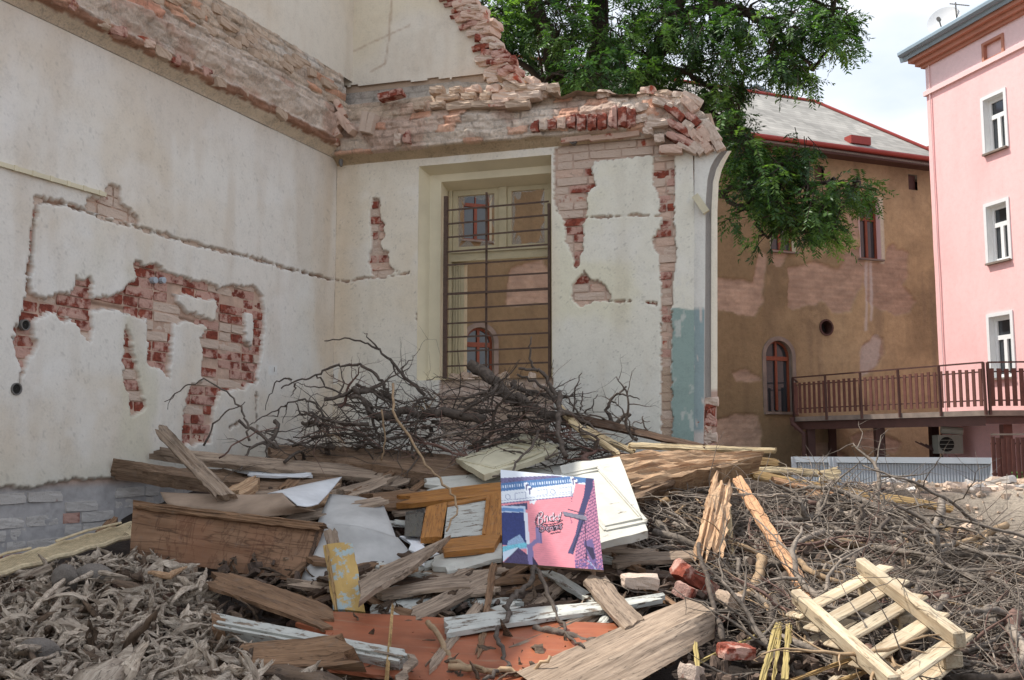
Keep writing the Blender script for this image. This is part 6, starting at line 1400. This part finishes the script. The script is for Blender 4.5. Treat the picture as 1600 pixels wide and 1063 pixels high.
# lettering "Bricks / Dennis"-like script as in the photograph: two lines of outlined script
DK = (44, 34, 52); LT = (236, 214, 222)
def script(strokes, w_, c, off=(0, 0)):
    for s_ in strokes: stroke([(x+off[0], y+off[1]) for x, y in s_], w_, c)
l1 = [[(36, 60), (34.5, 55), (36, 49), (39, 44.5), (42, 43), (43, 45), (41.5, 48), (39, 50), (42, 51), (42.5, 54), (40, 57), (37.5, 58)], [(39, 45), (38, 58)], [(45, 47), (44.5, 54)], [(45, 48.5), (47, 47)], [(48, 48), (47.5, 53)], [(52, 47), (50, 48), (50, 52), (52, 52)], [(54, 43.5), (53.5, 52)], [(57, 46.5), (54, 49.5), (57, 51.5)], [(60, 45), (58.5, 47), (60.3, 49), (58.5, 51)], [(62, 42), (60.5, 47)]]
l2 = [[(40, 58), (39, 64.5)], [(40, 58.5), (43.5, 59.5), (44, 62), (41, 64.5), (39, 64.5)], [(46, 62), (48, 60), (46.5, 59), (45.5, 62), (48, 64)], [(49.5, 63), (50, 59)], [(50, 60), (52, 58.5), (52.5, 62)], [(54, 62), (54, 57.5)], [(54, 59), (56, 57.5), (56.5, 61)], [(58, 60), (58, 57)], [(62, 55), (60, 56), (61.5, 58.5), (60, 60.5)]]
script(l1, 1.9, DK, (.5, .5)); script(l1, .8, LT); script(l2, 2.5, DK); script(l2, .6, (206, 170, 186)); stroke([(44, 57), (50, 56.5), (58, 54), (63, 50.5)], 1.2, DK); stroke([(50, 66.5), (56, 64.5), (60, 63.5)], 1.3, DK); stroke([(36, 60), (34.6, 56), (35.5, 50), (39, 45)], .7, (120, 70, 90))
def mat_print():
    m, nt, b = newmat('printed_canvas'); a = N(nt, 'ShaderNodeAttribute'); a.attribute_name = 'col'; nt.links.new(a.outputs['Color'], b.inputs['Base Color']); b.inputs['Roughness'].default_value = .45; return m
M['print'] = mat_print()
pic = empty('printed_picture', (Cp[2]+Cp[3])/2, 'square print of a pink brick facade with dark graffiti lettering standing on the debris', 'picture')
put(bpy.data.objects.new('print', gridmesh('print', Pp, M['print'], np.clip(img, 0, 1))), pic)
nrm = Vector(Cp[1]-Cp[0]).cross(Vector(Cp[3]-Cp[0])).normalized(); nrm = nrm if nrm.dot(EYE-Vector(Cp[0])) > 0 else -nrm
V = [Vector(c)-nrm*.002 for c in Cp]+[Vector(c)-nrm*.022 for c in Cp]; obj('backing_board', V, [(0, 1, 2, 3), (7, 6, 5, 4), (0, 4, 5, 1), (1, 5, 6, 2), (2, 6, 7, 3), (3, 7, 4, 0)], M['hard_brown'], pic)
# ---------------------------------------------------------------- branches
def wob(pts, r0, r1, sub=4, amp=.02, rg=RD):
    q = []; n = len(pts)
    for i in range(n-1):
        for k_ in range(sub):
            t = k_/sub; a = amp if (i or k_) else 0
            q.append(pts[i].lerp(pts[i+1], t)+Vector((rg.uniform(-a, a), rg.uniform(-a, a), rg.uniform(-a, a))))
    q.append(pts[-1]); m_ = len(q); return q, [r0+(r1-r0)*i/(m_-1) for i in range(m_)]
def grow(mb, p, d, ln_, r, rg, lvl, sides=5):
    n = max(3, int(ln_/.07)); pts = [p]; rad = [r]; cur = p; dd = d.copy(); kids = []
    for i in range(n):
        dd = (dd+Vector((rg.gauss(0, .2), rg.gauss(0, .2), rg.gauss(0, .2)))).normalized(); 
        if rg.random() < .25: dd = (dd+Vector((rg.gauss(0, .35), rg.gauss(0, .35), rg.gauss(0, .35)))).normalized()
        dd.z *= .6
        cur = cur+dd*(ln_/n); pts.append(cur); rr = r*(1-.75*(i+1)/n); rad.append(rr*(1.25 if rg.random() < .18 else 1))
        if lvl > 0 and i > 0 and rg.random() < .5: kids.append((cur, dd.copy(), rr))
    mb.add(tube(pts, rad, sides, lvl >= 2))
    for (c, k_, rr) in kids:
        side = Vector((rg.gauss(0, 1), rg.gauss(0, 1), rg.gauss(0, .25))); nd = (k_*.75+side.normalized()*.9).normalized()
        grow(mb, c, nd, ln_*rg.uniform(.28, .55), max(rr*.6, .0022), rg, lvl-1, 4)
protos = []
for i in range(16):
    rg = random.Random(900+i); mb = MB(); L_ = rg.uniform(.7, 1.4); r = rg.choice([.014, .018, .024, .03, .038]) if i < 12 else .006
    grow(mb, Vector((-L_/2, 0, 0)), Vector((1, 0, 0)), L_, r, rg, 2 if i < 12 else 1)
    protos.append([mesh('branch', mb.V, mb.F, M[k_], True) for k_ in ('bark', 'bark_red', 'bark_pale', 'bark_dark')])
def place_branch(px, py, Y, rg, up=.0, dk=False, ang=None, sc=None, roll=.35):
    p = at(px, py, Y); a = rg.uniform(0, math.pi*2) if ang is None else ang
    sl = -.33; d = Vector((math.cos(a), math.sin(a)*.8, math.sin(a)*.8*(-sl)+rg.gauss(0, .09)+up)).normalized()
    q = d.to_track_quat('X', 'Z').to_matrix().to_4x4() @ Matrix.Rotation(rg.gauss(0, roll)+(math.pi if rg.random() < .5 else 0), 4, 'X')
    s = sc or rg.uniform(.5, 1.0); pr = rg.choice(protos); me = pr[rg.choices([0, 1, 2, 3], [.64, .14, .10, .12] if not dk else [.1, .16, .03, .71])[0]]
    o = bpy.data.objects.new('branch', me); o.matrix_basis = Matrix.Translation(p) @ q @ Matrix.Scale(s, 4); COL.objects.link(o); return o
rg = random.Random(31)
class Mass:
    def __init__(self): self.V = []; self.F = []; self.b = 0
    def add(self, o):
        me = o.data; Mx = np.array(o.matrix_basis); v = np.array([q.co for q in me.vertices]) @ Mx[:3, :3].T+Mx[:3, 3]; self.V.append(v); self.F += [tuple(i+self.b for i in p.vertices) for p in me.polygons]; self.b += len(v); bpy.data.objects.remove(o)
mass_r, mass_c = Mass(), Mass()
def zone(x, y):
    if y < 800: return 'just under the long ochre board' if x < 1420 else 'at the top right edge of the heap'
    if x < 1180: return 'left of the orange lath'
    if x < 1300 and y < 930: return 'right beside the orange lath'
    if x > 1480: return 'at the right edge of the picture'
    if y > 960: return 'round and under the pallet'
    return 'in the middle above the pallet'
KIND = {'grey_bark': 'grey branch', 'dark_bark': 'blackish branch', 'reddish_twig_bark': 'reddish brown branch', 'pale_peeled_bark': 'pale barkless branch'}
def kd_(o): return KIND[o.data.materials[0].name]
cnt = 0
def inpoly(x, y, P): return sd_poly(np.array([float(x)]), np.array([float(y)]), P)[0] > 0
RHEAP = [(1010, 775), (1060, 760), (1110, 750), (1200, 745), (1280, 760), (1370, 785), (1450, 795), (1530, 815), (1600, 850), (1660, 880), (1680, 1100), (1430, 1100), (1240, 1000), (1180, 940), (1060, 900), (1030, 850)]
while cnt < 285:
    x, y = rg.uniform(1000, 1650), rg.uniform(745, 1090)
    if not inpoly(x, y, RHEAP): continue
    o = place_branch(x, y+6, dep(x, y)+.1-(.5 if y > 930 and 1200 < x < 1500 else 1)*rg.uniform(-.3, .2), rg)
    if cnt >= 180: mass_r.add(o); cnt += 1; continue
    lb = kd_(o)+' of the right heap lying '+zone(x, y); tag(o, lb, 'branch', lb.replace('branch of', 'branches of'), 'thing'); cnt += 1
CHEAP = [(430, 700), (440, 670), (520, 640), (600, 610), (690, 600), (760, 590), (840, 610), (900, 650), (980, 690), (1000, 712), (880, 735), (760, 720), (600, 705)]
cnt = 0
while cnt < 112:
    x, y = rg.uniform(430, 1000), rg.uniform(590, 735)
    if not inpoly(x, y, CHEAP): continue
    o = place_branch(x, y, 8.55-(y-590)/140*.8-rg.uniform(0, .35), rg, sc=rg.uniform(.35, .7), roll=1.2, dk=True)
    if cnt >= 76: mass_c.add(o); cnt += 1; continue
    lb = kd_(o)+' of the brush heap '+('left of the window' if x < 660 else 'under the barred window' if x < 860 else 'right of the window'); tag(o, lb, 'branch', lb.replace('branch of', 'branches of'), 'thing'); cnt += 1
tag(obj('brushwood', np.concatenate(mass_r.V), mass_r.F, M['bark'], smooth=True), 'smaller branches buried among the larger ones of the right heap', 'brushwood', None, 'stuff')
tag(obj('brushwood', np.concatenate(mass_c.V), mass_c.F, M['bark_dark'], smooth=True), 'smaller branches tangled into the brush heap under the window', 'brushwood', None, 'stuff')
# dense brush that nobody could count
def brush(nm, region, n, Yf, seed, col, rad=(.002, .006), ln_=(.25, .7)):
    rg = random.Random(seed); mb = MB(); c = 0; xs = [p[0] for p in region]; ys = [p[1] for p in region]
    while c < n:
        x, y = rg.uniform(min(xs), max(xs)), rg.uniform(min(ys), max(ys))
        if not inpoly(x, y, region): continue
        p = at(x, y, Yf(x, y, rg)); a = rg.uniform(0, 6.3); d = Vector((math.cos(a), math.sin(a)*.7, math.sin(a)*.25+rg.gauss(0, .3))).normalized(); L_ = rg.uniform(*ln_); r = rg.uniform(*rad)
        pts = [p]
        for i in range(5): d = (d+Vector((rg.gauss(0, .25), rg.gauss(0, .25), rg.gauss(0, .25)))).normalized(); pts.append(pts[-1]+d*L_/5)
        mb.add(tube(pts, [r, r*.9, r*.85, r*.7, r*.5, r*.3], 4, False)); c += 1
    o = mb.build(nm, M[col], None, True); return o
o = brush('fine_brushwood', RHEAP, 650, lambda x, y, g: dep(x, y)+g.uniform(-.05, .35), 5, 'bark', (.002, .005)); tag(o, 'fine twigs filling the right branch heap', 'twigs', None, 'stuff')
o = brush('fine_brushwood', [(450, 700), (520, 655), (700, 620), (800, 625), (900, 665), (990, 705), (880, 730), (600, 705)], 230, lambda x, y, g: 8.5-(y-590)/140*.7-g.uniform(0, .35), 6, 'bark_dark'); tag(o, 'fine dark twigs filling the brush heap', 'twigs', None, 'stuff')
o = brush('fine_brushwood', [(450, 700), (520, 655), (700, 620), (800, 625), (900, 665), (990, 705), (880, 730), (600, 705)], 70, lambda x, y, g: 8.3-(y-590)/140*.7-g.uniform(0, .35), 7, 'bark_red', (.0015, .004)); tag(o, 'fine reddish twigs in the brush heap', 'twigs', None, 'stuff')
# hand-placed branches
def hz(pts, r0, r1, Y, label, mat='bark_dark', extra=(), amp=.012):
    if not hasattr(Y, '__len__'): Y = (Y, Y)
    n = len(pts); P_ = [at(x, y, Y[0]+(Y[1]-Y[0])*i/(n-1)) for i, (x, y) in enumerate(pts)]; mb = MB(); q, rr = wob(P_, r0, r1, 4, amp); rr = [r*RD.uniform(.9, 1.2) for r in rr]; mb.add(tube(q, rr, 7))
    for e in extra:
        ye = Y[0] if len(e) < 2 else Y[0]; P2 = [at(x, y, (Y[0]+Y[1])/2) for x, y in e]; q, rr = wob(P2, r0*.55, r1*.6, 3, amp); mb.add(tube(q, rr, 5))
    o = mb.build('branch', M[mat], None, True); c = P_[0]; o.data.transform(Matrix.Translation(-c)); o.matrix_basis = Matrix.Translation(c)
    return tag(o, label, 'branch', None, 'thing')
z4 = lambda L_: [(400+x/4.444, 540+y/4.444) for x, y in L_]
z5 = lambda L_: [(700+x/4.444, 540+y/4.444) for x, y in L_]
hz(z4([(940, 400), (920, 330), (880, 250), (820, 190), (720, 135), (620, 130), (520, 155), (420, 205), (350, 230), (240, 265), (175, 300)]), .016, .005, 8.3, 'arching grey branch curving left over the plaster in the corner', extra=[z4([(420, 205), (460, 245), (480, 290), (380, 295), (330, 270), (270, 265)]), z4([(250, 240), (190, 235), (130, 260), (90, 350), (65, 450)]), z4([(270, 265), (280, 300), (240, 355)]), z4([(480, 290), (600, 335), (700, 370), (740, 400)])])
hz([(664, 618), (632, 590), (614, 568), (592, 547), (570, 535), (537, 529), (507, 533)], .016, .004, 8.5, 'dark branch reaching up left to the wall corner below the channel', extra=[[(592, 547), (575, 525), (568, 520)], [(632, 590), (628, 575), (640, 565), (649, 555)], [(614, 568), (622, 590), (645, 605)]])
hz(z4([(510, 620), (480, 540), (450, 440), (380, 390), (330, 375), (200, 415), (100, 470), (0, 530), (-60, 560)]), .012, .003, 8.0, 'crooked thin branch spreading low over the plaster left of the corner', extra=[z4([(450, 480), (390, 540), (320, 590), (210, 595)]), z4([(200, 415), (215, 450), (185, 540)]), z4([(160, 440), (160, 500), (60, 490)]), z4([(450, 440), (500, 395)])])
hz(z4([(680, 290), (730, 370), (780, 450), (830, 500)]), .02, .02, 8.1, 'stubby dark branch end pointing up left of the brush heap')
hz(z4([(690, 270), (780, 305), (860, 330), (930, 350)]), .012, .012, 8.2, 'short cut branch lying level above the stubby dark one')
hz(z4([(840, 500), (1020, 460), (1150, 470), (1280, 460), (1400, 480), (1590, 520)]), .03, .04, (8.0, 7.8), 'thick dark limb lying level through the left brush heap', amp=.02)
hz([(614, 600), (614, 643), (647, 697), (671, 736), (701, 763), (716, 796), (698, 830)], .011, .005, (7.9, 5.9), 'long pale bowed branch hanging down in front of the rotten beam', 'bark_pale')
hz([(596, 640), (600, 690), (596, 720)], .008, .005, 7.6, 'short pale twig hanging over the rotten beam', 'bark_pale')
hz(z5([(150, 130), (260, 200), (350, 280), (430, 360), (520, 380), (600, 450), (720, 490), (850, 540), (1000, 640)]), .05, .03, (8.4, 7.9), 'thickest limb sloping down right from the window sill', amp=.02)
hz(z5([(770, 400), (740, 340), (700, 260), (660, 190), (600, 160), (490, 160)]), .022, .01, 8.3, 'bent branch pointing left before the lower window bars', extra=[z5([(600, 160), (575, 90), (560, 0), (580, -60)])])
hz(z5([(780, 420), (700, 320), (600, 250), (480, 200)]), .02, .008, 8.2, 'second bent branch below the window bars')
hz(z5([(870, 460), (885, 300), (930, 190)]), .008, .004, 8.3, 'thin upright twig before the pale plaster right of the window', extra=[z5([(885, 300), (925, 260)])])
hz(z5([(920, 450), (930, 380), (935, 320)]), .008, .005, 8.3, 'short upright twig right of the thin upright one'); hz(z5([(840, 405), (835, 360), (870, 335)]), .007, .004, 8.3, 'tiny forked twig left of the thin upright one')
hz(z5([(950, 470), (1000, 420), (1040, 340)]), .008, .003, 8.3, 'slanting twig rising right in front of the pale plaster', extra=[z5([(1000, 420), (1015, 470)])])
hz(z5([(1140, 540), (1095, 440), (1130, 380), (1190, 330), (1240, 285)]), .016, .007, 8.2, 'gnarled crooked branch with a sideways fork before the pale plaster', extra=[z5([(1190, 340), (1270, 345), (1330, 375)]), z5([(1130, 380), (1170, 395)])])
hz(z5([(1170, 545), (1215, 505), (1265, 475)]), .016, .015, 8.1, 'short sawn branch stub beside the gnarled crooked one')
hz(z5([(1440, 640), (1360, 570), (1355, 490)]), .009, .004, 8.0, 'small forked twig low before the brick strip', extra=[z5([(1355, 530), (1290, 540), (1285, 580)]), z5([(1355, 515), (1405, 525)])])
hz(z5([(770, 330), (775, 450), (760, 550), (770, 640), (820, 770)]), .022, .018, (7.9, 7.3), 'upright dark branch crossing over the cream door end')
hz([(842, 672), (835, 695), (815, 715), (800, 735), (770, 745)], .01, .006, (7.7, 7.0), 'dark twig lying down across the cream door', extra=[[(815, 715), (798, 726)]])
hz([(390, 689), (386, 662), (376, 638), (352, 611), (318, 594), (288, 604), (257, 628)], .009, .003, 7.0, 'thin arched twig with dried seeds at the left before the brick strip', extra=[[(288, 604), (268, 622), (262, 640)]])
hz([(342, 716), (369, 692), (400, 675), (434, 668)], .006, .003, 6.9, 'thin reddish twig rising right behind the diagonal plank', 'bark_red'); hz([(318, 697), (335, 664), (359, 640), (383, 628)], .008, .003, 7.0, 'second thin twig rising between diagonal plank and brush heap')
hz([(434, 700), (400, 675), (373, 657)], .013, .011, 7.3, 'straight dark stick pointing up left over the long plank', extra=[[(400, 675), (420, 690), (425, 700)]])
hz([(835, 886), (826, 912), (806, 926), (795, 946), (792, 966), (780, 984), (775, 998), (786, 1021), (795, 1044), (778, 1050), (755, 1063)], .013, .007, (5.15, 4.0), 'wiggly grey branch hanging down below the picture over the orange board', extra=[[(775, 998), (768, 1030)]])
hz([(836, 888), (855, 922), (870, 958), (881, 984), (890, 1000), (913, 1012)], .011, .005, (5.15, 4.3), 'branch going right down from the middle of the picture edge')
hz([(835, 980), (855, 986), (884, 992), (912, 1000), (930, 1001)], .018, .014, (4.7, 4.5), 'dark curved branch lying on the orange board beside the squared beam')
hz([(668, 972), (685, 992), (700, 1018), (702, 1038), (731, 1038), (760, 1050)], .014, .008, (4.6, 4.1), 'peeled pale root bent across the orange board', 'bark_pale', extra=[[(702, 1038), (700, 1063)]])
hz([(700, 1042), (760, 1046), (810, 1053), (830, 1050), (860, 1025)], .014, .006, (4.15, 4.1), 'forked pale root at the bottom edge on the orange board', 'bark_pale')
hz([(1130, 1000), (1116, 960), (1112, 920), (1098, 880), (1092, 850)], .014, .01, (4.5, 5.6), 'smooth grey branch standing behind the squared beam end'); hz([(1190, 870), (1188, 900), (1178, 925), (1150, 935)], .03, .02, (5.8, 5.2), 'thick peeled yellowish forked branch beside the orange lath', 'bark_pale')
hz([(1325, 860), (1345, 810), (1362, 740)][0:2]+[(1350, 790)], .02, .015, 6.3, 'branch piece in the right heap behind the pallet'); hz([(1445, 775), (1432, 762), (1437, 752)], .018, .014, 8.3, 'short stump of branch standing on the rubble crest at right', 'bark_pale')
hz([(1230, 900), (1215, 935), (1205, 975)], .028, .022, (5.6, 4.9), 'thick smooth branch beneath the orange lath'); hz([(1285, 950), (1310, 900), (1350, 860), (1390, 810)], .02, .012, (5.2, 6.4), 'long straight branch running up right from the pallet')
hz([(1400, 800), (1420, 860), (1430, 935)], .014, .01, (6.9, 5.6), 'pale branch running down behind the pallet top', 'bark_pale'); hz([(1430, 1020), (1460, 1055), (1520, 1060), (1600, 1052)], .022, .016, (4.4, 4.0), 'smooth grey branch along the bottom right edge')
hz([(1330, 870), (1420, 900), (1520, 955), (1620, 1000)], .026, .016, (6.0, 5.0), 'long thick branch sloping down right behind the pallet')

# ---------------------------------------------------------------- splintered root wood at lower left
def shard_mesh(seed, mat):
    rg = random.Random(seed); n, m_ = 9, 7; L_ = rg.uniform(.12, .34); w_ = L_*rg.uniform(.12, .32); t_ = w_*rg.uniform(.25, .6); V = []; F = []; bend = rg.uniform(-.25, .25)*L_; tw = rg.uniform(-1.2, 1.2)
    pr = [rg.uniform(.6, 1.3) for _ in range(m_)]
    for i in range(n+1):
        t = i/n; e = (math.sin(math.pi*min(max(t*.94+.03, 0), 1))**.55)*(1-.35*t); cx = (t-.5)*L_; cz = bend*math.sin(math.pi*t)+rg.uniform(-.01, .01)
        for j in range(m_):
            a = 2*math.pi*j/m_+tw*t; rr = pr[j]*rg.uniform(.75, 1.25); V.append((cx+rg.uniform(-.02, .02)*(1 if i in (0, n) else .3), math.cos(a)*w_/2*e*rr, cz+math.sin(a)*t_/2*e*rr))
    for i in range(n):
        for j in range(m_): F.append((i*m_+j, i*m_+(j+1) % m_, (i+1)*m_+(j+1) % m_, (i+1)*m_+j))
    F += [tuple(range(m_))[::-1], tuple(n*m_+j for j in range(m_))]
    return V, F
SH = [mesh('wood_splinter', *shard_mesh(i, 0), M['shard'] if i % 4 else M['shard_dk'], i % 2 == 0) for i in range(18)]
LHEAP = [(-60, 905), (60, 890), (130, 868), (220, 868), (300, 885), (335, 930), (345, 985), (375, 1010), (440, 1050), (540, 1075), (540, 1110), (-80, 1110)]
rg = random.Random(8); cnt = 0
def rndM(p, rg, s, flat=.5):
    d = Vector((rg.gauss(0, 1), rg.gauss(0, 1), rg.gauss(0, flat))).normalized(); return Matrix.Translation(p) @ d.to_track_quat('X', 'Z').to_matrix().to_4x4() @ Matrix.Rotation(rg.uniform(0, 6.3), 4, 'X') @ Matrix.Scale(s, 4)
while cnt < 290:
    x, y = rg.uniform(-80, 540), rg.uniform(865, 1110)
    if not inpoly(x, y, LHEAP): continue
    o = bpy.data.objects.new('wood_splinter', rg.choice(SH)); o.matrix_basis = rndM(at(x, y+8, dep(x, y)-rg.uniform(-.02, .14)), rg, rg.uniform(.5, 1.15) if rg.random() < .8 else rg.uniform(1.2, 1.8)); COL.objects.link(o)
    lb = ('dark' if o.data.materials[0].name.startswith('dark') else 'pale grey')+' ragged wood splinter '+('at the top of the lower left heap' if y < 935 else 'left in the lower left heap' if x < 170 else 'right in the lower left heap near the white frame member' if x > 330 else 'amid the lower left heap'); tag(o, lb, 'wood splinter', lb.replace('splinter', 'splinters'), 'thing'); cnt += 1
def scatter(nm, region, n, Yf, seed, meshes, smin, smax, mat, label, cat, flat=.6):
    rg = random.Random(seed); c = 0; xs = [p[0] for p in region]; ys = [p[1] for p in region]; Vs = []; Fs = []; b = 0
    base = [(np.array([v.co for v in me.vertices]), [tuple(p.vertices) for p in me.polygons]) for me in meshes]
    while c < n:
        x, y = rg.uniform(min(xs), max(xs)), rg.uniform(min(ys), max(ys))
        if not inpoly(x, y, region): continue
        Mx = np.array(rndM(at(x, y, Yf(x, y, rg)), rg, rg.uniform(smin, smax), flat)); v, f = rg.choice(base); Vs.append(v @ Mx[:3, :3].T+Mx[:3, 3]); Fs += [tuple(i+b for i in q) for q in f]; b += len(v); c += 1
    o = obj(nm, np.concatenate(Vs), Fs, M[mat]); return tag(o, label, cat, None, 'stuff')
scatter('wood_debris', LHEAP, 1500, lambda x, y, g: dep(x, y)+g.uniform(-.08, .1), 3, SH, .25, .7, 'shard', 'small wood chips filling the lower left heap', 'wood chips')
scatter('wood_debris', LHEAP, 700, lambda x, y, g: dep(x, y)+g.uniform(-.04, .12), 4, SH, .2, .55, 'shard_dk', 'small dark wood chips filling the lower left heap', 'wood chips')
for (x0, y0, x1, y1, x2, y2, w_, lb) in [(48, 955, 80, 925, 108, 898, .03, 'long pale curved splinter in the left heap, the straighter lower one'), (108, 912, 150, 893, 200, 902, .03, 'arched pale splinter on top of the left heap'), (232, 895, 265, 900, 292, 886, .035, 'tan flat splinter with torn upright fibres at the foot of the wooden panel'), (312, 925, 318, 905, 322, 888, .03, 'upright pointed splinter at the right of the left heap')]:
    P_ = [at(x, y, dep(x, y)-.2) for x, y in ((x0, y0), (x1, y1), (x2, y2))]; q, rr = wob(P_, w_*.5, w_*.3, 6, .004)
    V, F = tube(q, [r*(.35+math.sin(math.pi*(i+.4)/len(rr))) for i, r in enumerate(rr)], 7); o = obj('wood_splinter', V, F, M['shard'] if 'tan' not in lb else M['w_split']); tag(o, lb, 'wood splinter', None, 'thing')
def stone_mesh(seed):
    bm = bmesh.new(); bmesh.ops.create_icosphere(bm, subdivisions=2 if seed > 5 else 3, radius=.25 if seed > 5 else 1)
    for v in bm.verts:
        c = v.co.normalized(); k_ = 1+.22*float(fbm(np.array([c.x*1.4+seed*3]), np.array([c.y*1.4]), np.array([c.z*1.4]), 3)[0]); v.co = Vector((c.x*1.25, c.y*.85, c.z*.7))*k_*(.14 if seed > 5 else 1)
    me = bpy.data.meshes.new('stone'); bm.to_mesh(me); bm.free(); me.materials.append(M['stone']); return me
SM = [stone_mesh(i) for i in range(4)]
for i, (x, y, r, lb) in enumerate([(143, 898, .085, 'rounded dark grey stone at the top of the left heap behind the arched splinter'), (66, 1018, .075, 'oval grey stone lower left in the wood heap'), (100, 908, .08, 'brown grey lump at the left top of the wood heap')]):
    o = bpy.data.objects.new('stone', SM[i]); o.matrix_basis = Matrix.Translation(at(x, y, dep(x, y)-.12)) @ Matrix.Rotation(i*1.1, 4, 'Z') @ Matrix.Rotation(.5*i, 4, 'Y') @ Matrix.Scale(r, 4); COL.objects.link(o); tag(o, lb, 'stone', None, 'thing')

# ---------------------------------------------------------------- loose bricks and rubble
def loose(px, py, Y, kind, lb, rot, s=1.0, i=0):
    o = bpy.data.objects.new('brick', BM[kind][i]); o.matrix_basis = Matrix.Translation(at(px, py, Y)) @ Matrix.Rotation(rot[0], 4, 'Z') @ Matrix.Rotation(rot[1], 4, 'Y') @ Matrix.Rotation(rot[2], 4, 'X') @ Matrix.Diagonal((s, s, s*1.3, 1)); COL.objects.link(o); return tag(o, lb, 'brick', None, 'thing')
loose(999, 908, 5.25, 'brick_dusty_chunk', 'broken brick with a mortared top lying right of the picture', (.15, .05, .1), .72); loose(1140, 937, 5.0, 'brick_beige_chunk', 'white crusted brick lump left of the pallet', (.6, .3, .2), .75, 1)
loose(1085, 905, 5.4, 'brick_red_chunk', 'large red brick slab half buried behind the squared beam', (.5, .6, .1), 1.0); loose(1070, 925, 5.2, 'brick_red_chunk', 'rounded red brick piece just above the squared beam', (1.2, .2, .4), .8, 1)
loose(1150, 1018, 4.35, 'brick_red_chunk', 'red brick piece under the yellow trim strip', (.3, .1, .1), .6); loose(1080, 1050, 4.1, 'brick_dusty_chunk', 'brick piece at the bottom right of the squared beam', (1.0, .2, .1), .6, 4)
rg = random.Random(15)
for _ in range(70):
    X_, Y_ = rg.uniform(3.3, 6.2), rg.uniform(6.9, 10.1)
    if X_-.25*(Y_-7) < 2.9: continue
    o = bpy.data.objects.new('brick', rg.choice(BM[rg.choice(['brick_beige_chunk', 'brick_dusty_chunk', 'brick_white_chunk'])])); o.matrix_basis = Matrix.Translation((X_, Y_, surf(X_, Y_)+.01)) @ Matrix.Rotation(rg.uniform(0, 3), 4, 'Z') @ Matrix.Rotation(rg.uniform(-.4, .4), 4, 'Y') @ Matrix.Rotation(rg.uniform(-.4, .4), 4, 'X') @ Matrix.Scale(rg.uniform(.6, 1.2), 4); COL.objects.link(o)
    lb = ('brick with a reddish face' if 'dusty' in o.data.materials[0].name else 'pale mortar covered brick')+' in the pale rubble '+('along the crest' if Y_ > 9 else 'low on the slope'); tag(o, lb, 'brick', lb.replace('brick', 'bricks', 1), 'thing')
ALLH = [(330, 900), (400, 760), (640, 740), (760, 720), (1000, 770), (1200, 760), (1450, 800), (1640, 900), (1660, 1100), (330, 1100)]
scatter('rubble', ALLH, 1300, lambda x, y, g: dep(x, y)+g.uniform(.0, .16), 21, BM['brick_dusty_chunk'][:4], .1, .4, 'rubble', 'crushed brick and mortar between the timbers', 'rubble')
Vs = []; Fs = []; b_0 = 0; bs_ = [(np.array([v.co for v in me.vertices]), [tuple(p.vertices) for p in me.polygons]) for me in BM['brick_beige_chunk'][:4]]
for _ in range(900):
    X_, Y_ = rg.uniform(2.9, 6.6), rg.uniform(6.5, 10.3)
    if X_-.25*(Y_-7) < 2.6+rg.uniform(-.3, .3): continue
    Mx = np.array(rndM(Vector((X_, Y_, surf(X_, Y_)+.005)), rg, rg.choice([.08, .12, .16, .22, .35]), .6)); v, f = rg.choice(bs_); Vs.append(v @ Mx[:3, :3].T+Mx[:3, 3]); Fs += [tuple(i+b_0 for i in q) for q in f]; b_0 += len(v)
tag(obj('rubble', np.concatenate(Vs), Fs, M['brick_beige']), 'pale crushed mortar on the rubble slope', 'rubble', None, 'stuff')
scatter('wood_debris', [(330, 900), (400, 770), (640, 745), (760, 740), (1000, 770), (1090, 900), (1000, 1063), (330, 1090)], 900, lambda x, y, g: dep(x, y)+g.uniform(-.02, .14), 23, SH, .3, .8, 'shard_dk', 'small dark wood splinters between the planks of the heap', 'wood chips')
# filler boards half buried
rg = random.Random(44)
mats = ['w_grey', 'w_brown', 'w_dark', 'w_grey', 'p_greyw', 'w_brown', 'w_rot']
cnt = 0
FB = [(400, 770), (640, 745), (860, 760), (1000, 860), (1080, 900), (1000, 1000), (700, 1010), (560, 940), (480, 900)]
while cnt < 120:
    x, y = rg.uniform(400, 1090), rg.uniform(745, 1020)
    if not inpoly(x, y, FB): continue
    a = rg.gauss(-.1, .45); L_ = rg.uniform(25, 75); dx, dy = math.cos(a)*L_, math.sin(a)*L_; wd_ = rg.uniform(6, 15)
    A1, B1, C1, D1 = ln(x-dx, y-dy, x+dx, y+dy, wd_)
    if max(A1[1], B1[1], C1[1], D1[1]) > 1060: continue
    mt = rg.choice(mats); lb = {'w_grey': 'grey weathered', 'w_brown': 'brown', 'w_dark': 'dark', 'p_greyw': 'worn white painted', 'w_rot': 'rotten'}[mt]+' half buried board end '+('left of the white sheets' if x < 560 and y < 850 else 'behind the varnished door' if y < 790 else 'round the yellow board' if x < 640 else 'right of the picture' if x > 950 else 'between the planks below the picture')
    board('plank', A1, B1, C1, D1, .025, mt, rg.uniform(-.04, .12), (.03, .03), label=lb, cat='plank', group=lb.replace('board end', 'board ends')); cnt += 1
